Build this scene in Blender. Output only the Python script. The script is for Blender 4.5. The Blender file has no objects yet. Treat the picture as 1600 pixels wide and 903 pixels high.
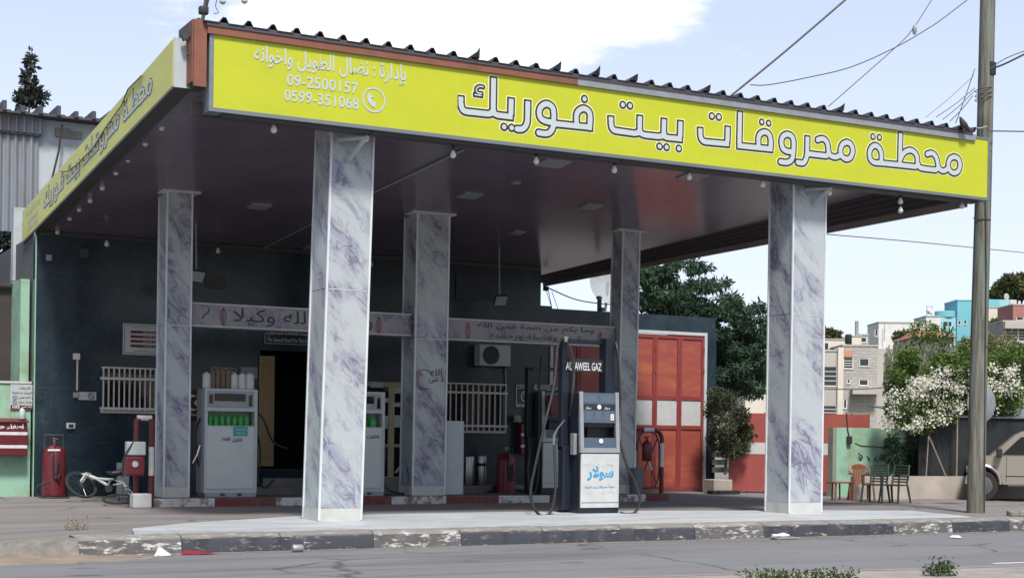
import bpy, bmesh, math, random
import numpy as np
from mathutils import Vector, Matrix
random.seed(7); RNG = np.random.default_rng(11)
R = math.radians
S = bpy.context.scene
C = S.collection

# ------------------------------------------------------------------ camera
FPX, YAW, ROLL, CX, CY, H = 2340., R(28.1), R(0.76), 800., 675.6, 1.55
RT = Vector((math.cos(YAW), -math.sin(YAW), 0)); FW = Vector((math.sin(YAW), math.cos(YAW), 0)); UP = Vector((0, 0, 1))
cam = bpy.data.cameras.new('camera'); cam.sensor_width = 36; cam.lens = FPX/1600*36
cam.shift_y = (CY-451.5)/1600; cam.clip_end = 3000; cam.clip_start = .2
co = bpy.data.objects.new('camera', cam); C.objects.link(co)
eu = RT*math.cos(ROLL)+UP*math.sin(ROLL); ev = -RT*math.sin(ROLL)+UP*math.cos(ROLL)
co.matrix_world = Matrix(((eu.x, ev.x, -FW.x, 0), (eu.y, ev.y, -FW.y, 0), (eu.z, ev.z, -FW.z, H), (0, 0, 0, 1)))
S.camera = co

# ------------------------------------------------------------------ light
SUN_EL, SUN_AZ = R(58), R(197)        # azimuth clockwise from +Y: the sun stands in front of the station, a little to the left
S.view_settings.view_transform = 'Standard'; S.view_settings.look = 'None'; S.view_settings.gamma = 1
S.view_settings.exposure = 0.30
W = bpy.data.worlds.new('World'); S.world = W; W.use_nodes = True
nt = W.node_tree; N = nt.nodes; L = nt.links
N.clear()
out = N.new('ShaderNodeOutputWorld'); bg = N.new('ShaderNodeBackground'); sky = N.new('ShaderNodeTexSky')
sky.sky_type = 'NISHITA'; sky.sun_disc = False; sky.sun_elevation = SUN_EL; sky.sun_rotation = SUN_AZ
sky.dust_density = 3.0; sky.air_density = 1.0; sky.ozone_density = 1.5
tc = N.new('ShaderNodeTexCoord')
sepv = N.new('ShaderNodeSeparateXYZ'); L.new(tc.outputs['Generated'], sepv.inputs[0])
# thin white veil, thicker near the horizon, mostly removed away from the view
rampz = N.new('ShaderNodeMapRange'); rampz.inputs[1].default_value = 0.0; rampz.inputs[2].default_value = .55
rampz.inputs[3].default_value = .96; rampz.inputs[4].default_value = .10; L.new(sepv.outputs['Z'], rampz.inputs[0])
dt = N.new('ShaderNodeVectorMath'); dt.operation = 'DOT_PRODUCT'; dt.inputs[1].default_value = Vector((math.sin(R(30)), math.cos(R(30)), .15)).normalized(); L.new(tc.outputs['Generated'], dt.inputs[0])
hz_ = N.new('ShaderNodeMapRange'); hz_.interpolation_type = 'SMOOTHSTEP'; hz_.inputs[1].default_value = .2; hz_.inputs[2].default_value = .93; hz_.inputs[3].default_value = .14; hz_.inputs[4].default_value = 1.0; L.new(dt.outputs['Value'], hz_.inputs[0])  # sky dimmed outside the view, added to darken the shade under the canopy
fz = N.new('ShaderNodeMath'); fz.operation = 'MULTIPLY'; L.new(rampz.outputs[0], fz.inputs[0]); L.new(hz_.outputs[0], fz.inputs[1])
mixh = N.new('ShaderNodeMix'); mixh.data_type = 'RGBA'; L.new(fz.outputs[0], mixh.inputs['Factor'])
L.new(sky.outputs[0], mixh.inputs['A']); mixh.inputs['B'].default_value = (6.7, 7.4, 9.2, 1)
# cumulus bank
mp = N.new('ShaderNodeMapping'); mp.inputs['Scale'].default_value = (5.0, 5.0, 13.0); L.new(tc.outputs['Generated'], mp.inputs[0])
nz = N.new('ShaderNodeTexNoise'); nz.inputs['Scale'].default_value = 1.6; nz.inputs['Detail'].default_value = 8; nz.inputs['Roughness'].default_value = .62
L.new(mp.outputs[0], nz.inputs['Vector'])
cd = Vector((math.sin(R(24.8)), math.cos(R(24.8)), math.tan(R(15.9)))).normalized()
sb = N.new('ShaderNodeVectorMath'); sb.operation = 'SUBTRACT'; sb.inputs[1].default_value = cd; L.new(tc.outputs['Generated'], sb.inputs[0])
ms = N.new('ShaderNodeVectorMath'); ms.operation = 'MULTIPLY'; ms.inputs[1].default_value = (1, 1, 2.6); L.new(sb.outputs[0], ms.inputs[0])
ln = N.new('ShaderNodeVectorMath'); ln.operation = 'LENGTH'; L.new(ms.outputs[0], ln.inputs[0])
mr = N.new('ShaderNodeMapRange'); mr.inputs[1].default_value = .03; mr.inputs[2].default_value = .24; mr.inputs[3].default_value = .50; mr.inputs[4].default_value = -.14
L.new(ln.outputs['Value'], mr.inputs[0])
ad = N.new('ShaderNodeMath'); ad.operation = 'ADD'; L.new(nz.outputs[0], ad.inputs[0]); L.new(mr.outputs[0], ad.inputs[1])
cr = N.new('ShaderNodeMapRange'); cr.interpolation_type = 'SMOOTHSTEP'; cr.inputs[1].default_value = .53; cr.inputs[2].default_value = .84; L.new(ad.outputs[0], cr.inputs[0])
mixc = N.new('ShaderNodeMix'); mixc.data_type = 'RGBA'; L.new(cr.outputs[0], mixc.inputs['Factor'])
L.new(mixh.outputs['Result'], mixc.inputs['A']); mixc.inputs['B'].default_value = (10.5, 10.5, 10.7, 1)
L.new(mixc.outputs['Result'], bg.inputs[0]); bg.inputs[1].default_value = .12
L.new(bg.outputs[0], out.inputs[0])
sun = bpy.data.lights.new('sun', 'SUN'); sun.energy = 4.2; sun.angle = R(9); sun.color = (1, .96, .9)
so = bpy.data.objects.new('sun', sun); C.objects.link(so)
sd = Vector((math.sin(SUN_AZ)*math.cos(SUN_EL), math.cos(SUN_AZ)*math.cos(SUN_EL), math.sin(SUN_EL)))
so.rotation_euler = sd.to_track_quat('Z', 'Y').to_euler(); so.location = sd*60

# ------------------------------------------------------------------ geometry helpers
def ray(px, py):
    u = px-CX; v = -(py-CY); c, s = math.cos(ROLL), math.sin(ROLL)
    u2 = u*c-v*s; v2 = u*s+v*c
    return Vector((RT.x*u2/FPX+FW.x, RT.y*u2/FPX+FW.y, v2/FPX))
def at(px, py, Y):
    d = ray(px, py); return Vector((0, 0, H))+d*(Y/d.y)
def atx(px, py, X):
    d = ray(px, py); return Vector((0, 0, H))+d*(X/d.x)
def gr(px, py, z=0.):
    d = ray(px, py); return Vector((0, 0, H))+d*((z-H)/d.z)
def far(px, py, dist):
    return Vector((0, 0, H))+ray(px, py)*dist
def ceil_z(Y): return 6.85-.0893*(Y-22.8)
def onceil(px, py, dz=0.):
    d = ray(px, py); t = (6.85+dz+.0893*22.8-H)/(d.z+.0893*d.y); return Vector((0, 0, H))+d*t

class MB:
    def __init__(s): s.v = []; s.f = []
    def add(s, vs, fs):
        b = len(s.v); s.v += [tuple(v) for v in vs]; s.f += [tuple(b+i for i in f) for f in fs]; return s
    def box(s, x0, x1, y0, y1, z0, z1, M=None):
        vs = [Vector(p) for p in ((x0,y0,z0),(x1,y0,z0),(x1,y1,z0),(x0,y1,z0),(x0,y0,z1),(x1,y0,z1),(x1,y1,z1),(x0,y1,z1))]
        if M: vs = [M@v for v in vs]
        return s.add(vs, [(0,3,2,1),(4,5,6,7),(0,1,5,4),(1,2,6,5),(2,3,7,6),(3,0,4,7)])
    def rbox(s, x0, x1, y0, y1, z0, z1, r=.02, M=None):
        bm = bmesh.new(); bmesh.ops.create_cube(bm, size=1)
        for v in bm.verts: v.co = Vector(((x0+x1)/2+v.co.x*(x1-x0), (y0+y1)/2+v.co.y*(y1-y0), (z0+z1)/2+v.co.z*(z1-z0)))
        bmesh.ops.bevel(bm, geom=bm.edges[:], offset=r, segments=2, profile=.6, affect='EDGES')
        bm.verts.index_update()
        s.add([(M@v.co if M else v.co.copy()) for v in bm.verts], [[v.index for v in f.verts] for f in bm.faces]); bm.free(); return s
    def quad(s, *p): return s.add(p, [tuple(range(len(p)))])
    def prism(s, poly, off):      # poly: list of 3D points, extruded by vector off
        off = Vector(off); n = len(poly); a = [Vector(p) for p in poly]; b = [p+off for p in a]
        return s.add(a+b, [tuple(range(n))[::-1], tuple(range(n, 2*n))]+[(i, (i+1)%n, n+(i+1)%n, n+i) for i in range(n)])
    def tube(s, pts, r, n=8, cap=True, closed=False):
        pts = [Vector(p) for p in pts]; m = len(pts); rs = r if hasattr(r, '__len__') else [r]*m
        vs = []; prev = None
        for i, p in enumerate(pts):
            if closed: t = (pts[(i+1)%m]-pts[i-1])
            else: t = (pts[min(i+1, m-1)]-pts[max(i-1, 0)])
            if t.length < 1e-9: t = Vector((0,0,1))
            t.normalize()
            if prev is None:
                a = Vector((0,0,1)) if abs(t.z) < .9 else Vector((1,0,0)); e = t.cross(a).normalized()
            else:
                e = (prev-t*prev.dot(t)); e = e.normalized() if e.length > 1e-6 else t.cross(Vector((0,1,0))).normalized()
            prev = e; g = t.cross(e)
            vs += [p+(e*math.cos(2*math.pi*k/n)+g*math.sin(2*math.pi*k/n))*rs[i] for k in range(n)]
        fs = []
        for i in range(m if closed else m-1):
            j = (i+1)%m
            for k in range(n): fs.append((i*n+k, i*n+(k+1)%n, j*n+(k+1)%n, j*n+k))
        if cap and not closed: fs += [tuple(range(n))[::-1], tuple((m-1)*n+k for k in range(n))]
        return s.add(vs, fs)
    def lathe(s, prof, c=(0,0,0), n=20, axis='z'):
        vs = []
        for (r, z) in prof:
            for k in range(n):
                a = 2*math.pi*k/n; x, y = r*math.cos(a), r*math.sin(a)
                p = (x, y, z) if axis == 'z' else ((x, z, y) if axis == 'y' else (z, x, y))
                vs.append(Vector(c)+Vector(p))
        m = len(prof); fs = [(i*n+k, i*n+(k+1)%n, (i+1)*n+(k+1)%n, (i+1)*n+k) for i in range(m-1) for k in range(n)]
        fs += [tuple(range(n))[::-1], tuple((m-1)*n+k for k in range(n))]
        return s.add(vs, fs)
    def build(s, name, mat, parent=None, smooth=False, loc=None):
        me = bpy.data.meshes.new(name); me.from_pydata(s.v, [], s.f); me.update()
        bm = bmesh.new(); bm.from_mesh(me); bmesh.ops.recalc_face_normals(bm, faces=bm.faces[:]) if len(s.f) < 20000 else None
        bm.to_mesh(me); bm.free()
        me.materials.append(mat)
        if smooth:
            me.polygons.foreach_set('use_smooth', [True]*len(me.polygons))
            me.update()
            try: me.set_sharp_from_angle(angle=R(38))
            except Exception: pass
        o = bpy.data.objects.new(name, me); C.objects.link(o)
        if parent:
            o.parent = parent
            if parent.type == 'EMPTY' or True:
                o.matrix_parent_inverse = pinv(parent)
        return o
def pinv(p):
    M = Matrix.Identity(4); q = p; chain = []
    while q: chain.append(q); q = q.parent
    for q in reversed(chain): M = M@(q.matrix_parent_inverse if q.parent else Matrix.Identity(4))@q.matrix_basis
    return M.inverted()
def tag(o, label=None, cat=None, group=None, kind=None):
    if label: o['label'] = label
    if cat: o['category'] = cat
    if group: o['group'] = group
    if kind: o['kind'] = kind
    return o
def thing(name, loc, label, cat, group=None):
    o = bpy.data.objects.new(name, None); C.objects.link(o); o.location = loc; o.empty_display_size = .2
    return tag(o, label, cat, group)
def copy_tree(o, parent=None):
    c = o.copy(); C.objects.link(c); c.parent = parent
    for ch in [x for x in o.children]: copy_tree(ch, c)
    return c
def struct(o): o['kind'] = 'structure'; return o

# ------------------------------------------------------------------ materials
def newmat(name):
    m = bpy.data.materials.new(name); m.use_nodes = True; n = m.node_tree
    return m, n, n.nodes['Principled BSDF']
def setb(b, **k):
    for a, v in k.items():
        a = {'col':'Base Color','rough':'Roughness','metal':'Metallic','spec':'Specular IOR Level','trans':'Transmission Weight','alpha':'Alpha','sub':'Subsurface Weight','coat':'Coat Weight'}[a]
        b.inputs[a].default_value = (*v, 1) if hasattr(v, '__len__') else v
def ramp(n, stops, interp='LINEAR'):
    r = n.nodes.new('ShaderNodeValToRGB'); r.color_ramp.interpolation = interp
    e = r.color_ramp.elements
    while len(e) < len(stops): e.new(.5)
    for i, (p, c) in enumerate(stops):
        e[i].position = p; e[i].color = (*c, 1) if hasattr(c, '__len__') else (c, c, c, 1)
    return r
def noise(n, scale, detail=4, rough=.55, vec=None, dist=0.):
    x = n.nodes.new('ShaderNodeTexNoise'); x.inputs['Scale'].default_value = scale; x.inputs['Detail'].default_value = detail
    x.inputs['Roughness'].default_value = rough; x.inputs['Distortion'].default_value = dist
    if vec is None:
        t = n.nodes.new('ShaderNodeTexCoord'); vec = t.outputs['Object']
    n.links.new(vec, x.inputs['Vector']); return x
def vmap(n, scale=(1,1,1), rot=(0,0,0), src='Object', loc=(0,0,0)):
    t = n.nodes.new('ShaderNodeTexCoord'); m = n.nodes.new('ShaderNodeMapping')
    m.inputs['Scale'].default_value = scale; m.inputs['Rotation'].default_value = rot; m.inputs['Location'].default_value = loc
    n.links.new(t.outputs[src], m.inputs[0]); return m.outputs[0]
def mixrgb(n, fac, a, b, mode='MIX'):
    x = n.nodes.new('ShaderNodeMix'); x.data_type = 'RGBA'; x.blend_type = mode
    for inp, v in (('Factor', fac), ('A', a), ('B', b)):
        if isinstance(v, bpy.types.NodeSocket): n.links.new(v, x.inputs[inp])
        else: x.inputs[inp].default_value = ((*v, 1) if hasattr(v, '__len__') else v)
    return x.outputs['Result']
def bump(n, b, h, strength=.3, dist=.02):
    x = n.nodes.new('ShaderNodeBump'); x.inputs['Strength'].default_value = strength; x.inputs['Distance'].default_value = dist
    n.links.new(h, x.inputs['Height']); n.links.new(x.outputs[0], b.inputs['Normal'])
def worn(name, col, col2=None, scale=3., rough=.6, metal=0., amt=.5, bmp=.15, lo=.35, hi=.7, detail=6, stretch=(1,1,1), spec=.5):
    """painted or bare surface with uneven second colour in patches"""
    m, n, b = newmat(name); setb(b, rough=rough, metal=metal, spec=spec)
    col2 = col2 or tuple(c*.7 for c in col)
    v = vmap(n, stretch); x = noise(n, scale, detail, .6, v)
    r = ramp(n, [(lo, 0.), (hi, 1.)]); n.links.new(x.outputs[0], r.inputs[0])
    f = n.nodes.new('ShaderNodeMath'); f.operation = 'MULTIPLY'; f.inputs[1].default_value = amt; n.links.new(r.outputs[0], f.inputs[0])
    n.links.new(mixrgb(n, f.outputs[0], col, col2), b.inputs['Base Color'])
    if bmp: bump(n, b, x.outputs[0], bmp, .01)
    return m

M = {}
M['black'] = worn('black rubber', (.012,.012,.014), (.03,.03,.03), 12, .55)
M['plastic_dark'] = worn('dark plastic', (.018,.02,.025), (.035,.035,.04), 8, .45)
M['white'] = worn('white paint', (.50,.51,.51), (.34,.34,.32), 5, .5, amt=.4)
M['offwhite'] = worn('off white enamel', (.42,.46,.47), (.30,.33,.34), 4, .35, amt=.4)
M['grille'] = worn('cream bars', (.60,.58,.55), (.40,.36,.32), 6, .5)
M['grey_metal'] = worn('grey metal', (.30,.32,.34), (.18,.18,.19), 5, .5, .3)
M['dark_metal'] = worn('dark metal', (.05,.05,.055), (.09,.07,.06), 5, .55, .2)
M['frame_grey'] = worn('sign frame', (.20,.23,.26), (.12,.13,.14), 2, .5, .4, stretch=(.3,1,3))
M['red'] = worn('red paint', (.125,.012,.020), (.06,.010,.014), 5, .4)
M['red_bright'] = worn('red enamel', (.22,.022,.028), (.12,.016,.02), 5, .35)
M['stripe_white'] = worn('striping', (.65,.65,.65), (.4,.38,.36), 8, .5)
M['rust'] = worn('orange primer', (.24,.085,.05), (.12,.055,.04), 2, .7, amt=.8)
M['chrome'] = worn('steel', (.45,.45,.46), (.25,.25,.26), 8, .28, .9, stretch=(1,1,.1))
M['bulb'] = worn('frosted glass', (.62,.62,.60), (.5,.5,.48), 8, .12)
M['glass'] = worn('dark glass', (.010,.012,.015), (.02,.02,.025), 3, .06, spec=.6)
M['lettering_white'] = worn('white lettering', (.46,.51,.52), (.40,.45,.46), 4, .45, amt=.3, bmp=0)
M['letter_dark'] = worn('dark lettering', (.02,.02,.024), (.035,.035,.035), 4, .5, bmp=0)
M['letter_halo'] = worn('pale yellow edging', (.72,.72,.38), (.6,.62,.3), 4, .5, bmp=0)
M['pure_white_letter'] = worn('sticker white', (.7,.7,.7), (.6,.6,.6), 4, .5, bmp=0)
M['blue_letter'] = worn('blue lettering', (.02,.26,.50), (.03,.3,.5), 10, .5, bmp=0)
M['red_letter'] = worn('red lettering', (.22,.03,.05), (.2,.05,.06), 10, .5, bmp=0)
M['wood'] = worn('varnished door', (.30,.20,.09), (.20,.12,.05), 3, .45, stretch=(6,6,.6))
M['cream'] = worn('cream frame', (.42,.36,.22), (.30,.25,.15), 4, .5)
M['concrete'] = worn('concrete', (.26,.245,.23), (.16,.15,.14), 2.5, .9, amt=.8, bmp=.4)
M['green_plastic'] = worn('dark green plastic', (.035,.06,.05), (.06,.085,.07), 4, .45)
M['brown_plastic'] = worn('brown plastic', (.26,.10,.045), (.17,.07,.035), 4, .45)
M['bag'] = worn('brown bags', (.17,.12,.07), (.1,.07,.04), 9, .8)
M['oil_green'] = worn('green bottles', (.03,.30,.05), (.02,.16,.03), 9, .35)
M['bucket'] = worn('grey bin', (.12,.15,.155), (.09,.11,.11), 4, .5)
M['navy'] = worn('navy enamel', (.009,.013,.024), (.018,.024,.038), 4, .38)
M['navy_panel'] = worn('slate panel', (.075,.105,.15), (.05,.075,.11), 4, .35)
M['silver'] = worn('silver trim', (.33,.35,.37), (.24,.25,.26), 5, .35, .3)
M['lcd'] = worn('display', (.10,.13,.17), (.08,.1,.13), 5, .2)
M['recess'] = worn('recess dark', (.01,.01,.012), (.02,.02,.02), 5, .6)
M['teal'] = worn('teal sticker', (.04,.30,.33), (.03,.25,.3), 8, .5)
M['bike_white'] = worn('bicycle paint', (.55,.58,.54), (.3,.33,.3), 8, .4)
M['bird'] = worn('dark feathers', (.03,.03,.04), (.07,.07,.08), 30, .7)
M['dirt'] = worn('dirt', (.23,.185,.14), (.12,.10,.08), 3, .95, amt=.8, bmp=.5)
M['bark'] = worn('bark', (.09,.07,.05), (.04,.03,.025), 6, .9, stretch=(4,4,.6), bmp=.6)
M['net'] = worn('dark netting', (.012,.016,.018), (.025,.03,.03), 5, .9)
M['mint'] = worn('mint paint', (.26,.45,.34), (.20,.24,.12), 1.3, .8, amt=.85, lo=.50, hi=.70, bmp=.3)
M['beige_wall'] = worn('beige render', (.42,.37,.32), (.27,.24,.21), 1.6, .9, amt=.8, bmp=.3)
M['orange'] = worn('brick orange gate paint', (.29,.062,.048), (.42,.13,.055), 1.6, .5, amt=.85, lo=.48, hi=.74, stretch=(.6,1,2.6))
M['gate_rib'] = worn('gate rib paint', (.25,.042,.038), (.16,.035,.03), 2.5, .5, amt=.7)
M['orange_wall'] = worn('orange sheet paint', (.28,.055,.048), (.33,.10,.06), 1.3, .55, amt=.8, lo=.45, hi=.75)
M['tin'] = worn('roofing tin', (.17,.17,.20), (.10,.08,.08), 1.5, .6, .3, stretch=(1,.4,1))
M['roof_tin'] = worn('dark roofing sheet', (.055,.055,.075), (.10,.085,.08), 2, .6, .2)
M['corr'] = worn('weathered corrugated tin', (.25,.27,.30), (.20,.13,.09), .8, .55, .4, amt=.7, lo=.5, hi=.75, stretch=(3,3,.5))
M['render_white'] = worn('stained plaster', (.40,.45,.48), (.22,.21,.20), 1.1, .9, amt=.8, lo=.48, hi=.72, bmp=.3)
M['brown_sheet'] = worn('brown tarpaulin', (.035,.026,.026), (.06,.045,.04), 2, .8)
M['car'] = worn('grey brown car paint', (.31,.28,.24), (.34,.31,.27), 2, .25, .2, amt=.5, bmp=0)
M['tyre'] = worn('tyre', (.015,.015,.015), (.035,.033,.03), 10, .85)
M['rim'] = worn('rim', (.16,.16,.17), (.25,.25,.25), 10, .35, .8)
M['stone'] = worn('planter stone', (.38,.33,.29), (.22,.2,.18), 3, .9, bmp=.4)
M['cord'] = worn('cable', (.02,.02,.025), (.03,.03,.03), 10, .6)
M['wire'] = worn('wire', (.06,.06,.065), (.09,.09,.09), 10, .6)

def lines(n, src, idx, freq, width):
    """mask: 1 in narrow lines across axis idx of the object coordinate"""
    sp = n.nodes.new('ShaderNodeSeparateXYZ'); n.links.new(src, sp.inputs[0])
    a = n.nodes.new('ShaderNodeMath'); a.operation = 'MULTIPLY'; a.inputs[1].default_value = freq; n.links.new(sp.outputs[idx], a.inputs[0])
    b = n.nodes.new('ShaderNodeMath'); b.operation = 'FRACT'; n.links.new(a.outputs[0], b.inputs[0])
    c = n.nodes.new('ShaderNodeMath'); c.operation = 'LESS_THAN'; c.inputs[1].default_value = width; n.links.new(b.outputs[0], c.inputs[0])
    return c.outputs[0]

def marble_mat(name, base, vein, tint):
    m, n, b = newmat(name); setb(b, rough=.22, spec=.45)
    geo = n.nodes.new('ShaderNodeNewGeometry'); sp = n.nodes.new('ShaderNodeSeparateXYZ'); n.links.new(geo.outputs['Position'], sp.inputs[0])
    def mth(op, a, c=None):
        x = n.nodes.new('ShaderNodeMath'); x.operation = op
        for i, v in enumerate((a, c)):
            if v is None: continue
            if isinstance(v, bpy.types.NodeSocket): n.links.new(v, x.inputs[i])
            else: x.inputs[i].default_value = v
        return x.outputs[0]
    h = mth('SUBTRACT', sp.outputs[0], sp.outputs[1])
    t = mth('ADD', mth('MULTIPLY', h, 1.25), sp.outputs[2]); s = mth('SUBTRACT', h, mth('MULTIPLY', sp.outputs[2], 1.25))
    cb = n.nodes.new('ShaderNodeCombineXYZ'); n.links.new(mth('MULTIPLY', t, 1.15), cb.inputs[0]); n.links.new(mth('MULTIPLY', s, .42), cb.inputs[1])
    n.links.new(mth('MULTIPLY', h, .4), cb.inputs[2])
    x1 = noise(n, 1.0, 5, .62, cb.outputs[0], .4); x2 = noise(n, 2.4, 6, .6, cb.outputs[0], .9)
    r1 = ramp(n, [(.42, 0.), (.50, .35), (.58, 1.)]); n.links.new(x1.outputs[0], r1.inputs[0])
    v2 = mth('ABSOLUTE', mth('SUBTRACT', x2.outputs[0], .5)); r2 = ramp(n, [(0., 1.), (.022, .7), (.055, 0.)]); n.links.new(v2, r2.inputs[0])
    c1 = mixrgb(n, mth('MULTIPLY', r1.outputs[0], .62), base, tint)
    f2 = mth('MULTIPLY', r2.outputs[0], mth('ADD', mth('MULTIPLY', r1.outputs[0], .80), .06))
    c2 = mixrgb(n, f2, c1, vein)
    gm = noise(n, .8, 4, .6); rr = ramp(n, [(.4, 0.), (.8, .35)]); n.links.new(gm.outputs[0], rr.inputs[0])
    n.links.new(mixrgb(n, rr.outputs[0], c2, (.40, .39, .38)), b.inputs['Base Color'])
    return m
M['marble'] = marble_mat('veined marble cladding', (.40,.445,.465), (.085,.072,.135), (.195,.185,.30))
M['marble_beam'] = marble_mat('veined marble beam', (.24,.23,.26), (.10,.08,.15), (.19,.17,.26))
M['bead'] = worn('white corner bead', (.62,.66,.68), (.42,.42,.42), 3, .4, stretch=(1,1,.5))
M['plinth'] = worn('plinth tile', (.50,.52,.50), (.32,.31,.28), 4, .5)

def tile_wall():
    m, n, b = newmat('dark green stone tiles'); setb(b, rough=.22, spec=.4)
    v = vmap(n); x = noise(n, 1.4, 8, .68, v, .5); r = ramp(n, [(.3, (.008,.015,.026)), (.55, (.018,.033,.047)), (.8, (.040,.066,.076))]); n.links.new(x.outputs[0], r.inputs[0])
    x2 = noise(n, 5, 6, .7, v, 1.5); r2 = ramp(n, [(.60, 0.), (.72, .35)]); n.links.new(x2.outputs[0], r2.inputs[0])
    c = mixrgb(n, r2.outputs[0], r.outputs[0], (.10,.15,.15))
    l1 = lines(n, v, 0, 1/.6, .012); l2 = lines(n, v, 2, 1/1.2, .008)
    a = n.nodes.new('ShaderNodeMath'); a.operation = 'MAXIMUM'; n.links.new(l1, a.inputs[0]); n.links.new(l2, a.inputs[1])
    a2 = n.nodes.new('ShaderNodeMath'); a2.operation = 'MULTIPLY'; a2.inputs[1].default_value = .55; n.links.new(a.outputs[0], a2.inputs[0])
    n.links.new(mixrgb(n, a2.outputs[0], c, (.05,.065,.065)), b.inputs['Base Color'])
    return m
M['tile'] = tile_wall()
def ceiling_mat():
    m, n, b = newmat('glossy purple brown ceiling slats'); setb(b, rough=.2, spec=.45)
    v = vmap(n); l = lines(n, v, 1, 1/.1, .16); x = noise(n, .5, 4, .6, v)
    r = ramp(n, [(.35, (.130,.102,.138)), (.7, (.170,.135,.172))]); n.links.new(x.outputs[0], r.inputs[0])
    n.links.new(mixrgb(n, l, r.outputs[0], (.055,.042,.065)), b.inputs['Base Color'])
    bump(n, b, l, .25, .006); return m
M['ceiling'] = ceiling_mat()
def sign_yellow():
    m, n, b = newmat('yellow green sign face'); setb(b, rough=.38, spec=.4)
    v = vmap(n, (.6,.6,1.4)); x = noise(n, 1.4, 6, .6, v); r = ramp(n, [(.3, (.47,.505,.022)), (.7, (.425,.46,.026))]); n.links.new(x.outputs[0], r.inputs[0])
    v2 = vmap(n, (6,6,.5)); x2 = noise(n, 1.2, 5, .6, v2); r2 = ramp(n, [(.60, 0.), (.8, .4)]); n.links.new(x2.outputs[0], r2.inputs[0])
    c = mixrgb(n, r2.outputs[0], r.outputs[0], (.36,.36,.10))
    ls_ = lines(n, vmap(n), 0, 1/1.22, .006); l_ = n.nodes.new('ShaderNodeMath'); l_.operation = 'MULTIPLY'; l_.inputs[1].default_value = .25; n.links.new(ls_, l_.inputs[0]); c = mixrgb(n, l_.outputs[0], c, (.22,.22,.03))
    x4 = noise(n, 2.5, 8, .75, vmap(n)); r4 = ramp(n, [(.62, 0.), (.72, .35)]); n.links.new(x4.outputs[0], r4.inputs[0]); c = mixrgb(n, r4.outputs[0], c, (.36,.37,.12))
    bump(n, b, x.outputs[0], .15, .02)
    n.links.new(c, b.inputs['Base Color']); return m
M['yellow'] = sign_yellow()
def sign_yellow_sheen():  # glancing hazy sky light painted into the face as paler yellow
    m, n, b = newmat('yellow sign face with painted sky sheen'); setb(b, rough=.45, spec=.4)
    v = vmap(n, (1,.8,2.2)); x = noise(n, 1.2, 8, .7, v); r = ramp(n, [(.3, (.60,.60,.09)), (.65, (.50,.50,.14)), (.85, (.55,.55,.30))]); n.links.new(x.outputs[0], r.inputs[0])
    n.links.new(r.outputs[0], b.inputs['Base Color']); return m
M['yellow_sheen'] = sign_yellow_sheen()
def asphalt(name, c0, c1, c2, stain=(.5,.72), patch=.35):
    m, n, b = newmat(name); setb(b, rough=.85, spec=.3)
    v = vmap(n, (.35,1,1)); x = noise(n, .7, 8, .62, v); r = ramp(n, [(.3, c0), (.7, c1)]); n.links.new(x.outputs[0], r.inputs[0])
    x2 = noise(n, .55, 7, .7, vmap(n, (.12,1,1), loc=(3,7,0))); r2 = ramp(n, [(stain[0], 0.), (stain[1], 1.)]); n.links.new(x2.outputs[0], r2.inputs[0])
    f = n.nodes.new('ShaderNodeMath'); f.operation = 'MULTIPLY'; f.inputs[1].default_value = patch; n.links.new(r2.outputs[0], f.inputs[0])
    c = mixrgb(n, f.outputs[0], r.outputs[0], c2)
    vo = n.nodes.new('ShaderNodeTexVoronoi'); vo.feature = 'DISTANCE_TO_EDGE'; vo.inputs['Scale'].default_value = .42
    nd = noise(n, 1.3, 5, .6, vmap(n)); va = n.nodes.new('ShaderNodeMix'); va.data_type = 'VECTOR'; va.inputs['Factor'].default_value = .35
    n.links.new(vmap(n), va.inputs['A']); n.links.new(nd.outputs[1], va.inputs['B']); n.links.new(va.outputs['Result'], vo.inputs['Vector'])
    rc = ramp(n, [(0., .75), (.006, .5), (.014, 0.)]); n.links.new(vo.outputs['Distance'], rc.inputs[0])
    nm = noise(n, .35, 3, .5, vmap(n, loc=(9,2,0))); rm = ramp(n, [(.5, 0.), (.56, 1.)]); n.links.new(nm.outputs[0], rm.inputs[0])
    cm = n.nodes.new('ShaderNodeMath'); cm.operation = 'MULTIPLY'; n.links.new(rc.outputs[0], cm.inputs[0]); n.links.new(rm.outputs[0], cm.inputs[1])
    c = mixrgb(n, cm.outputs[0], c, (.035,.033,.032))
    ts = noise(n, 1.4, 5, .6, vmap(n, (.10,2.6,1), loc=(2,5,0))); rt_ = ramp(n, [(.54, 0.), (.70, .55)]); n.links.new(ts.outputs[0], rt_.inputs[0]); c = mixrgb(n, rt_.outputs[0], c, (.07,.068,.066))
    os_ = noise(n, 1.1, 4, .5, vmap(n, (.8,1.2,1), loc=(31,5,0))); ro = ramp(n, [(.66, 0.), (.74, .6)]); n.links.new(os_.outputs[0], ro.inputs[0]); c = mixrgb(n, ro.outputs[0], c, (.045,.043,.042))
    g = noise(n, 60, 3, .7, vmap(n)); rg = ramp(n, [(.35, (.75,.75,.75)), (.65, (1.2,1.2,1.2))]); n.links.new(g.outputs[0], rg.inputs[0])
    n.links.new(mixrgb(n, .55, c, rg.outputs[0], 'MULTIPLY'), b.inputs['Base Color'])
    bump(n, b, g.outputs[0], .35, .008); return m
M['asphalt_yard'] = asphalt('worn yard asphalt', (.135,.128,.131), (.19,.178,.174), (.25,.22,.195), (.45,.7), .6)
M['asphalt_road'] = asphalt('road asphalt', (.135,.138,.148), (.17,.173,.181), (.075,.072,.071), (.52,.68), .5)
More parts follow.
